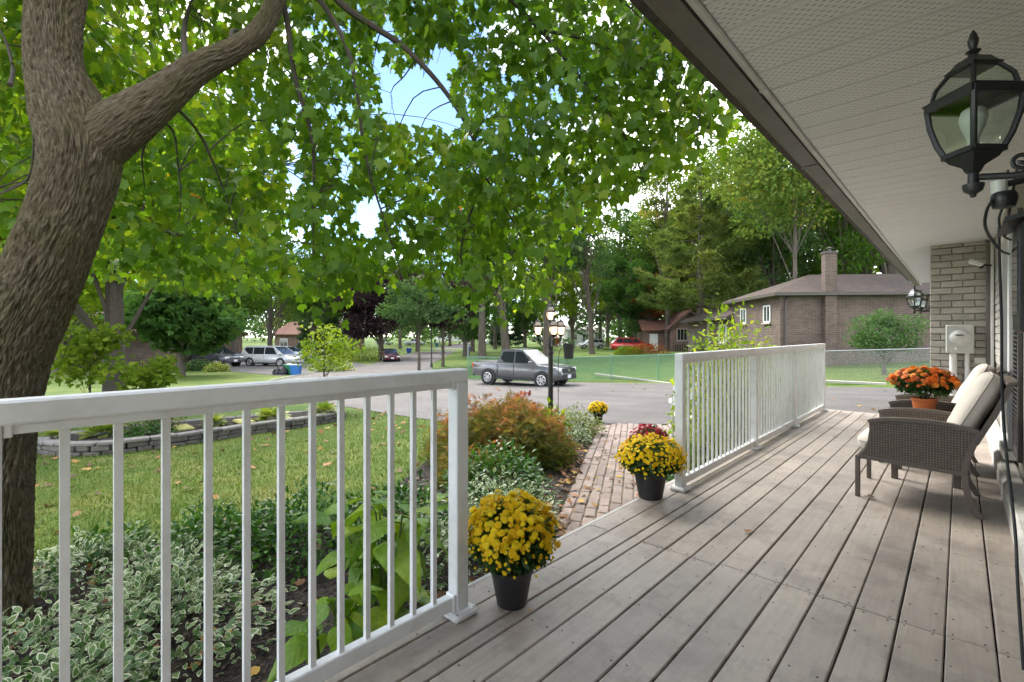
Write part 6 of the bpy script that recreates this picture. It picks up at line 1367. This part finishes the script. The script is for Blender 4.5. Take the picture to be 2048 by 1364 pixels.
def pine(base, h, rad, label, trunk_r=0.3, seed=1, clear=0.25, mat='pine', whorls=15, dens=1.0, group='pines behind the houses', ns=0.34):
    rg = np.random.default_rng(seed); t = empty('pine_tree', base, 0, label, 'tree', group); st = MB()
    st.tube([(0, 0, -0.2), (0.02 * h * rg.normal() * 0.3, 0, h * 0.5), (0, 0, h)], [trunk_r * 1.1, trunk_r * 0.75, 0.03], 9); P = []; T = []; A = []
    for k in range(whorls):
        f = k / (whorls - 1); z = h * (clear + (0.985 - clear) * f); R_ = rad * (1 - f) ** 0.72 * (0.75 + 0.35 * rg.uniform()) + 0.25
        nb = int(rg.integers(5, 8)); a0 = rg.uniform(0, 6.28)
        for b in range(nb):
            a = a0 + 6.283 * b / nb + rg.normal() * 0.22; L = R_ * rg.uniform(0.65, 1.08); up = rg.uniform(-0.08, 0.16); tone = rg.uniform(0, 0.6)
            dv = Vector((math.cos(a), math.sin(a), up)); e = Vector((0, 0, z)) + dv * L + Vector((0, 0, 0.12 * L)); mid = Vector((0, 0, z)) + dv * L * 0.55 - Vector((0, 0, 0.03 * L))
            C = catmull([Vector((0, 0, z)), mid, e], 5); st.tube(C, [0.055 * (1 - 0.08 * i) * (0.5 + R_ / rad) * 0.7 for i in range(len(C))], 4, cap=False)
            m = int(30 * dens * max(L, 0.8)); s = rg.uniform(0.28, 1.02, m) ** 0.8; idx = np.clip((s * (len(C) - 1)).astype(int), 0, len(C) - 2); fr = s * (len(C) - 1) - idx
            Ca = np.array([tuple(p) for p in C]); q = Ca[idx] * (1 - fr)[:, None] + Ca[idx + 1] * fr[:, None]; w_ = 0.20 * L * (1.15 - s) + 0.16
            perp = np.array([-math.sin(a), math.cos(a), 0]); q = q + perp[None] * (rg.normal(size=m) * w_)[:, None]; q[:, 2] += np.abs(rg.normal(size=m)) * 0.07
            for rep in range(3):
                P.append(q); T.append(np.array(dv)[None] * 0.8 + rg.normal(size=(m, 3)) * 0.6 + np.array([0, 0, 0.25])); A.append(np.clip(tone + rg.uniform(0, 0.4, m), 0, 1))
    P = np.concatenate(P); T = np.concatenate(T); A = np.concatenate(A); m = len(P)
    v, f, a = scatter(NEED_V * np.array([1.1, 1, 1]), NEED_F, P, frames(T, rg.normal(size=(m, 3)) + np.array([0, 0, 0.8])), rg.uniform(0.6, 1.1, m) * ns, A)
    st.build('trunk', M['bark_far'], t, smooth=True); link('crown', np_mesh('pine_crown', v, f, a), M[mat], t); return t
M['green_a'] = leafm('green_a', G((0.035, 0.080, 0.014), (0.075, 0.150, 0.024), (0.14, 0.22, 0.04)), 0.4, cheap=True)
M['green_b'] = leafm('green_b', G((0.070, 0.125, 0.016), (0.150, 0.220, 0.026), (0.28, 0.33, 0.05)), 0.45, cheap=True)
M['green_c'] = leafm('green_c', G((0.045, 0.095, 0.040), (0.085, 0.150, 0.062), (0.15, 0.23, 0.10)), 0.35, cheap=True)
M['dark_green'] = leafm('dark_green', G((0.030, 0.072, 0.020), (0.060, 0.125, 0.034), (0.11, 0.19, 0.058)), 0.35, cheap=True)
M['purple'] = leafm('purple', G((0.020, 0.014, 0.018), (0.048, 0.032, 0.038), (0.095, 0.075, 0.070)), 0.25, tcol=(1.2, 0.8, 0.8), cheap=True)
M['autumn'] = leafm('autumn', [(0, (0.06, 0.12, 0.03)), (0.6, (0.14, 0.20, 0.05)), (0.82, (0.25, 0.25, 0.06)), (0.92, (0.38, 0.24, 0.06)), (1, (0.44, 0.16, 0.05))], 0.4, cheap=True)
M['rust'] = leafm('rust', [(0, (0.10, 0.08, 0.03)), (0.5, (0.26, 0.10, 0.04)), (1, (0.38, 0.12, 0.05))], 0.35, cheap=True)
M['pine'] = leafm('pine', G((0.075, 0.120, 0.036), (0.150, 0.200, 0.055), (0.28, 0.30, 0.085)), 0.25, cheap=True)
M['spruce'] = leafm('spruce', G((0.040, 0.070, 0.050), (0.080, 0.120, 0.085), (0.14, 0.18, 0.13)), 0.2, cheap=True)
T_ = [
 # left side
 ('maple_sapling', gp(180, 835), 2.6, 1.05, 720, (0.10, 0.165), 'green_b', 'yellow-green leafy sapling beside the large maple trunk', dict(trunk_r=0.035, cz=0.62, crz=0.36, clear=0.12, nclump=34, tpl=(MAPLO_V, MAPLO_F), trunkm='bark_twig', spread=0.36)),
 ('maple_sapling', gp(285, 838), 1.9, 0.85, 430, (0.10, 0.16), 'green_b', 'loose green sapling bending over the lawn', dict(trunk_r=0.03, cz=0.62, crz=0.3, clear=0.12, nclump=24, tpl=(MAPLO_V, MAPLO_F), trunkm='bark_twig', spread=0.34)),
 ('young_tree', gp(648, 822), 2.62, 1.0, 800, (0.065, 0.12), 'bright_leaf', 'slender multi-stem young tree with yellow-green leaves in the stone bed', dict(trunk_r=0.035, cz=0.70, crz=0.30, clear=0.30, nclump=40, tpl=(OVAL_V * np.array([1.3, 1, 1]), OVAL_F), trunkm='bark_twig', spread=0.26)),
 ('maple_tree', gp(362, 752), 6.4, 3.7, 5200, (0.26, 0.42), 'dark_green', 'dark green spreading maple beside the neighbours drive', dict(trunk_r=0.28, cz=0.58, crz=0.36, clear=0.2, nclump=80, spread=0.24, tpl=(MAPLO_V, MAPLO_F))),
 ('maple_tree', gu(228, 15.5), 12.5, 4.8, 11000, (0.15, 0.26), 'green_b', 'tall maple with thick dark trunk behind the large maple', dict(trunk_r=0.34, cz=0.62, crz=0.34, clear=0.27, nclump=60, tpl=(MAPLO_V, MAPLO_F), trunkm='dark_wood')),
 ('maple_tree', gu(-60, 14), 12, 4.6, 8000, (0.15, 0.26), 'green_b', 'bright green tree at the left edge behind the large maple', dict(trunk_r=0.4, cz=0.55, crz=0.36, clear=0.15, nclump=50, tpl=(MAPLO_V, MAPLO_F))),
 ('broadleaf_tree', gu(470, 48), 14, 6.0, 7000, (0.25, 0.42), 'green_a', 'broad green tree behind the parked minivan', dict(trunk_r=0.4)),
 ('broadleaf_tree', gu(330, 42), 13, 5.5, 6500, (0.25, 0.42), 'green_a', 'rounded green tree behind the dark maple', dict(trunk_r=0.4)),
 ('broadleaf_tree', gu(120, 34), 13, 5.5, 6500, (0.22, 0.38), 'green_b', 'leafy green tree left of the sapling', dict(trunk_r=0.4, clear=0.12)),
 ('broadleaf_tree', gu(560, 92), 16, 6.5, 5000, (0.35, 0.55), 'autumn', 'yellowing tree over the far pinkish roof', dict(trunk_r=0.4)),
 ('purple_tree', gp(762, 716), 11.5, 5.4, 8000, (0.28, 0.46), 'purple', 'dark purple-leaved tree behind the maroon sedan', dict(trunk_r=0.36, clear=0.28, cz=0.60)),
 ('purple_tree', gp(886, 733), 8.0, 3.0, 5000, (0.20, 0.34), 'purple', 'smaller purple-leaved tree with slim trunk by the road', dict(trunk_r=0.15, clear=0.34, cz=0.66, crz=0.32, nclump=34, spread=0.26)),
 ('purple_tree', gu(835, 74), 13, 4.6, 6500, (0.30, 0.48), 'purple', 'tall dark purple tree in the middle of the street trees', dict(trunk_r=0.35, clear=0.25, cz=0.64)),
 ('broadleaf_tree', gu(838, 36), 7.6, 3.4, 4500, (0.18, 0.32), 'green_c', 'soft grey-green tree in front of the purple trees', dict(trunk_r=0.13, clear=0.42, cz=0.66, crz=0.26, nclump=34, spread=0.24)),
 ('broadleaf_tree', gp(932, 712), 9.5, 4.2, 5500, (0.25, 0.42), 'dark_green', 'dark forked tree by the bend of the street', dict(trunk_r=0.45, clear=0.28)),
 ('broadleaf_tree', gp(964, 718), 17, 5.5, 5500, (0.28, 0.45), 'green_a', 'tall straight-trunked tree left of the leaning trunk', dict(trunk_r=0.46, clear=0.42, cz=0.72, crz=0.30)),
 ('broadleaf_tree', gp(1014, 716), 17, 5.5, 5500, (0.28, 0.45), 'green_a', 'tall tree with leaning trunk behind the pickup', dict(trunk_r=0.5, clear=0.42, cz=0.72, crz=0.30, lean=(-1.6, -1.4))),
 ('broadleaf_tree', gp(1094, 712), 18, 5.0, 5000, (0.28, 0.45), 'green_c', 'tall tree with thick trunk directly behind the lamp post', dict(trunk_r=0.5, clear=0.45, cz=0.72, crz=0.30)),
 ('slim_tree', gp(1184, 708), 16.5, 4.6, 4200, (0.22, 0.36), 'green_c', 'slim tall tree with bare lower trunk before the silver SUV', dict(trunk_r=0.34, clear=0.34, cz=0.70, crz=0.32, lean=(-0.9, -0.6), spread=0.26)),
 ('broadleaf_tree', gu(1262, 64), 14.5, 4.4, 8000, (0.28, 0.46), 'dark_green', 'dense dark green tree behind the red SUV', dict(trunk_r=0.35, clear=0.12, cz=0.52)),
 ('rusty_tree', gu(1300, 62), 11.5, 2.0, 3200, (0.24, 0.40), 'rust', 'rusty red tree next to the dense green one', dict(trunk_r=0.2, clear=0.16, cz=0.55)),
 ('autumn_tree', gu(1270, 86), 21, 6.0, 5500, (0.34, 0.52), 'autumn', 'tall tree turning orange above the bungalow', dict(trunk_r=0.4, clear=0.3)),
 ('slim_tree', gu(1512, 46), 15.0, 3.6, 4200, (0.20, 0.34), 'green_b', 'slender yellow-green tree rising behind the brown house roof', dict(trunk_r=0.20, clear=0.30, cz=0.62, spread=0.26)),
 ('slim_tree', gu(1488, 48), 14.0, 2.8, 2600, (0.20, 0.34), 'green_b', 'thin yellow-green tree next to the slender one', dict(trunk_r=0.15, clear=0.34, cz=0.62, spread=0.26)),
 ('broadleaf_tree', gu(1785, 44), 23, 7.0, 9500, (0.28, 0.44), 'green_c', 'huge tree with thick pale trunk behind the brown house', dict(trunk_r=1.05, clear=0.42, cz=0.68, crz=0.3)),
 ('broadleaf_tree', gu(1728, 47), 22, 6.0, 6500, (0.28, 0.44), 'green_c', 'tall tree with pale grey trunk behind the house roof', dict(trunk_r=0.62, clear=0.42, cz=0.68, crz=0.3)),
 ('autumn_tree', gu(1590, 34), 20, 6.2, 12000, (0.22, 0.36), 'autumn', 'tall tree with green and orange leaves arching over the brown house', dict(trunk_r=0.20, clear=0.46, cz=0.70, crz=0.28, nclump=46)),
 ('broadleaf_tree', gu(1660, 56), 21, 6.5, 6000, (0.30, 0.48), 'green_a', 'deep green tree behind the chimney', dict(trunk_r=0.4, clear=0.2)),
 ('broadleaf_tree', gu(1440, 78), 23, 6.5, 5500, (0.35, 0.52), 'green_b', 'light green tree far behind the pine', dict(trunk_r=0.4, clear=0.2)),
 ('broadleaf_tree', gu(1145, 84), 20, 6.0, 5500, (0.34, 0.52), 'green_b', 'light green tree behind the slim tree', dict(trunk_r=0.4, clear=0.15)),
 ('broadleaf_tree', gu(1050, 96), 18, 6.0, 5000, (0.34, 0.52), 'dark_green', 'dark tree behind the pickup and trunks', dict(trunk_r=0.4, clear=0.08, cz=0.5)),
 ('broadleaf_tree', gu(1215, 100), 22, 6.5, 5000, (0.36, 0.55), 'green_c', 'grey-green tree far behind the dense dark one', dict(trunk_r=0.4, clear=0.12)),
 ('broadleaf_tree', gu(1350, 92), 19, 6.0, 5000, (0.36, 0.55), 'green_a', 'green tree behind the bungalow roof', dict(trunk_r=0.4, clear=0.12)),
 ('broadleaf_tree', gu(1545, 58), 24, 6.0, 6500, (0.30, 0.46), 'green_b', 'tall light green tree over the left end of the brown roof', dict(trunk_r=0.35, clear=0.2)),
 ('broadleaf_tree', gu(1620, 50), 22, 5.5, 6500, (0.26, 0.42), 'green_a', 'tall green tree right behind the brown house ridge', dict(trunk_r=0.35, clear=0.22)),
 ('autumn_tree', gu(1500, 66), 24, 6.0, 6500, (0.30, 0.48), 'autumn', 'yellow and orange tinged tree between pine and slender trees', dict(trunk_r=0.35, clear=0.25)),
 ('broadleaf_tree', gu(1700, 62), 25, 7.0, 6500, (0.32, 0.50), 'green_b', 'tall light tree behind the chimney and grey trunk', dict(trunk_r=0.4, clear=0.2)),
 ('broadleaf_tree', gu(1850, 58), 24, 7.0, 5500, (0.32, 0.50), 'green_a', 'tall green tree at the gutter end beyond the brown house', dict(trunk_r=0.4, clear=0.15)),
 ('broadleaf_tree', gu(1395, 84), 24, 6.5, 6000, (0.34, 0.52), 'green_c', 'tall grey-green tree right behind the big pine', dict(trunk_r=0.4, clear=0.15)),
 ('broadleaf_tree', gu(1310, 96), 24, 6.5, 5500, (0.36, 0.55), 'green_b', 'tall light tree behind the rusty tree', dict(trunk_r=0.4, clear=0.15)),
 ('broadleaf_tree', gu(1100, 74), 18, 5.5, 5500, (0.30, 0.46), 'green_b', 'yellow-green tree left of the slim tree', dict(trunk_r=0.35, clear=0.15)),
 ('broadleaf_tree', gu(990, 84), 18, 6.0, 5500, (0.34, 0.50), 'green_a', 'green tree filling the gap between the leaning trunks', dict(trunk_r=0.35, clear=0.12)),
 ('broadleaf_tree', gu(720, 98), 17, 6.0, 5500, (0.34, 0.52), 'green_c', 'pale grey-green tree above the spruce', dict(trunk_r=0.35, clear=0.12)),
 ('broadleaf_tree', gu(900, 110), 19, 6.5, 5500, (0.36, 0.55), 'green_a', 'green tree closing the far end of the street', dict(trunk_r=0.35, clear=0.12)),
 ('broadleaf_tree', gu(1335, 58), 24, 5.0, 6500, (0.28, 0.46), 'autumn', 'tall tree turning yellow above the rusty tree', dict(trunk_r=0.35, clear=0.35, cz=0.7, crz=0.3)),
 ('broadleaf_tree', gu(1430, 54), 25, 5.5, 6500, (0.28, 0.46), 'green_b', 'tall yellow-green tree rising over the big pine', dict(trunk_r=0.35, clear=0.40, cz=0.72, crz=0.28)),
 ('broadleaf_tree', gu(1240, 76), 26, 6.0, 6000, (0.34, 0.52), 'green_c', 'very tall grey-green tree above the dense dark one', dict(trunk_r=0.4, clear=0.25)),
 ('broadleaf_tree', gu(625, 62), 17, 5.5, 6000, (0.28, 0.44), 'green_c', 'grey-green tree standing over the young yellow-green tree', dict(trunk_r=0.35, clear=0.18)),
 ('broadleaf_tree', gu(540, 58), 17, 5.5, 6000, (0.28, 0.44), 'green_a', 'green tree above the grey-blue sedan', dict(trunk_r=0.35, clear=0.2)),
 ('broadleaf_tree', gu(705, 66), 15, 4.5, 5500, (0.28, 0.44), 'green_a', 'green tree between the spruce and the purple tree', dict(trunk_r=0.3, clear=0.16)),
 ('broadleaf_tree', gu(800, 92), 20, 6.5, 5500, (0.34, 0.52), 'green_c', 'pale tree rising behind the purple trees', dict(trunk_r=0.35, clear=0.15)),
 ('broadleaf_tree', gu(945, 70), 18, 5.5, 5500, (0.30, 0.46), 'green_a', 'leafy tree behind the forked street tree', dict(trunk_r=0.35, clear=0.2)),
 ('broadleaf_tree', gu(410, 66), 19, 6.5, 6000, (0.30, 0.48), 'green_b', 'light green tree above the dark spreading maple', dict(trunk_r=0.4, clear=0.15)),
 ('broadleaf_tree', gu(220, 52), 18, 6.5, 6000, (0.28, 0.46), 'green_a', 'green tree behind the neighbours pinkish house', dict(trunk_r=0.4, clear=0.1)),
 ('broadleaf_tree', gu(1690, 40), 23, 6.0, 9000, (0.24, 0.40), 'green_a', 'tall dense tree between chimney and gutter', dict(trunk_r=0.35, clear=0.25, nclump=44)),
 ('broadleaf_tree', gu(1545, 43), 21, 5.5, 8000, (0.24, 0.40), 'green_c', 'tall grey-green tree crowding behind the brown roof corner', dict(trunk_r=0.3, clear=0.25, nclump=44)),
 ('broadleaf_tree', gu(1290, 70), 24, 6.0, 7500, (0.30, 0.46), 'green_a', 'tall green tree directly behind the rusty red one', dict(trunk_r=0.3, clear=0.2, nclump=40)),
 ('small_tree', gu(1768, 20.6), 2.95, 1.55, 4500, (0.06, 0.11), 'green_c', 'small round-crowned grey-green tree in front of the brown brick wall', dict(trunk_r=0.10, cz=0.62, crz=0.32, clear=0.18, nclump=46, tpl=(OVAL_V * np.array([1.3, 1, 1]), OVAL_F))),
]
for i, (nm, base, h, rad, n, size, mt, lab, kw) in enumerate(T_): deciduous(nm, base, h, rad, int(n * 1.35), size, M[mt], lab, seed=100 + i, **kw)
PN = [(gu(1402, 45), 17.5, 7.2, 'big white pine with layered boughs between the two houses', 0.40, 0.26, 'pine', 13, 1.1),
      (gu(1334, 66), 20, 5.0, 'pine with drooping yellow-green boughs beside the rusty tree', 0.4, 0.22, 'pine', 16, 0.8),
      (gu(1372, 70), 22, 4.6, 'tall pine with bare trunk just left of the big white pine', 0.45, 0.45, 'pine', 11, 0.8),
      (gu(1462, 62), 21, 4.8, 'pine behind the brown house garage', 0.4, 0.30, 'pine', 13, 0.8),
      (gu(1560, 66), 22, 5.0, 'pine rising behind the brown house roof left of the chimney', 0.4, 0.25, 'pine', 14, 0.8),
      (gu(1200, 110), 24, 5.5, 'far pine behind the silver SUV', 0.4, 0.25, 'pine', 13, 0.6),
      (gu(645, 74), 11.5, 4.2, 'blue-grey spruce behind the yellow-green young tree', 0.3, 0.05, 'spruce', 17, 1.1),
      (gu(1015, 100), 14, 4.5, 'dark spruce beyond the leaning trunk', 0.3, 0.05, 'spruce', 15, 0.8)]
for i, (b, h, r, lab, tr_, cl_, mt, wh, dn) in enumerate(PN): pine(b, h, r, lab, tr_, 300 + i, cl_, mt, wh, dn, ns=0.34 + 0.004 * (b - Vector((0, 0, 0))).length)
# low shrubs across the way
for i, (u, v, rd, mt, lab) in enumerate(((665, 742, (1.6, 1.6, 1.1), 'bright_leaf', 'bright yellow-green bushes at the corner of the neighbours lawn'), (730, 722, (2.6, 2.2, 1.6), 'bright_leaf', 'wide yellow-green bushes before the maroon sedan'), (690, 716, (2.4, 2.4, 2.0), 'green_b', 'green bushes behind the young tree'), (400, 741, (1.2, 1.0, 0.8), 'green_c', 'grassy clump at the foot of the dark maple'), (432, 743, (0.9, 0.8, 0.6), 'hosta', 'pale ornamental grass near the dark SUV wheel'), (1292, 708, (2.2, 1.6, 1.1), 'rust', 'reddish flowering bushes in front of the bungalow'), (1255, 709, (1.6, 1.4, 0.9), 'green_b', 'low green bush before the red SUV'), (610, 700, (2.2, 2.2, 1.5), 'dark_green', 'rounded clipped bush near the dark blue car'), (330, 745, (1.5, 1.4, 1.2), 'autumn', 'yellowing low bush left of the dark maple trunk'), (1085, 702, (2.0, 1.2, 0.5), 'green_c', 'low planting behind the pickup cab'), (1420, 715, (1.6, 1.4, 1.3), 'green_a', 'green bush against the garage wing'), (1225, 700, (1.5, 1.5, 2.6), 'green_a', 'leafy bush between the silver and the red SUV'))):
    p = gp(u, v); shrub('bush', p, rd, 1300, (0.10, 0.20), M[mt], lab, 'bush', seed=400 + i, group='bushes across the street', stems=5)
# far wood closing the view: reads as one mass
rg = np.random.default_rng(77); P = []; A = []
for k in range(190):
    u = rg.uniform(-500, 2500); d = rg.uniform(105, 220); b = gu(u, d); h = rg.uniform(13, 27); m = 620
    q = unit(rg.normal(size=(m, 3))) * (rg.uniform(0.3, 1, m) ** 0.5)[:, None] * np.array([rg.uniform(4, 7), rg.uniform(4, 7), h * 0.48]); q = q + np.array([b.x, b.y, b.z + h * 0.5]); P.append(q); A.append(np.clip(rg.uniform(0, 0.7) + rg.uniform(0, 0.4, m), 0, 1))
P = np.concatenate(P); A = np.concatenate(A); m = len(P)
v, f, a = scatter(DIAM_V, DIAM_F, P, frames(rg.normal(size=(m, 3)), rg.normal(size=(m, 3)) + np.array([0, 0, 0.8])), rg.uniform(0.9, 1.7, m), A)
tag(link('treeline', np_mesh('treeline', v, f, a), M['green_c']), 'far wood of mixed trees closing the view', 'woods', kind='stuff')
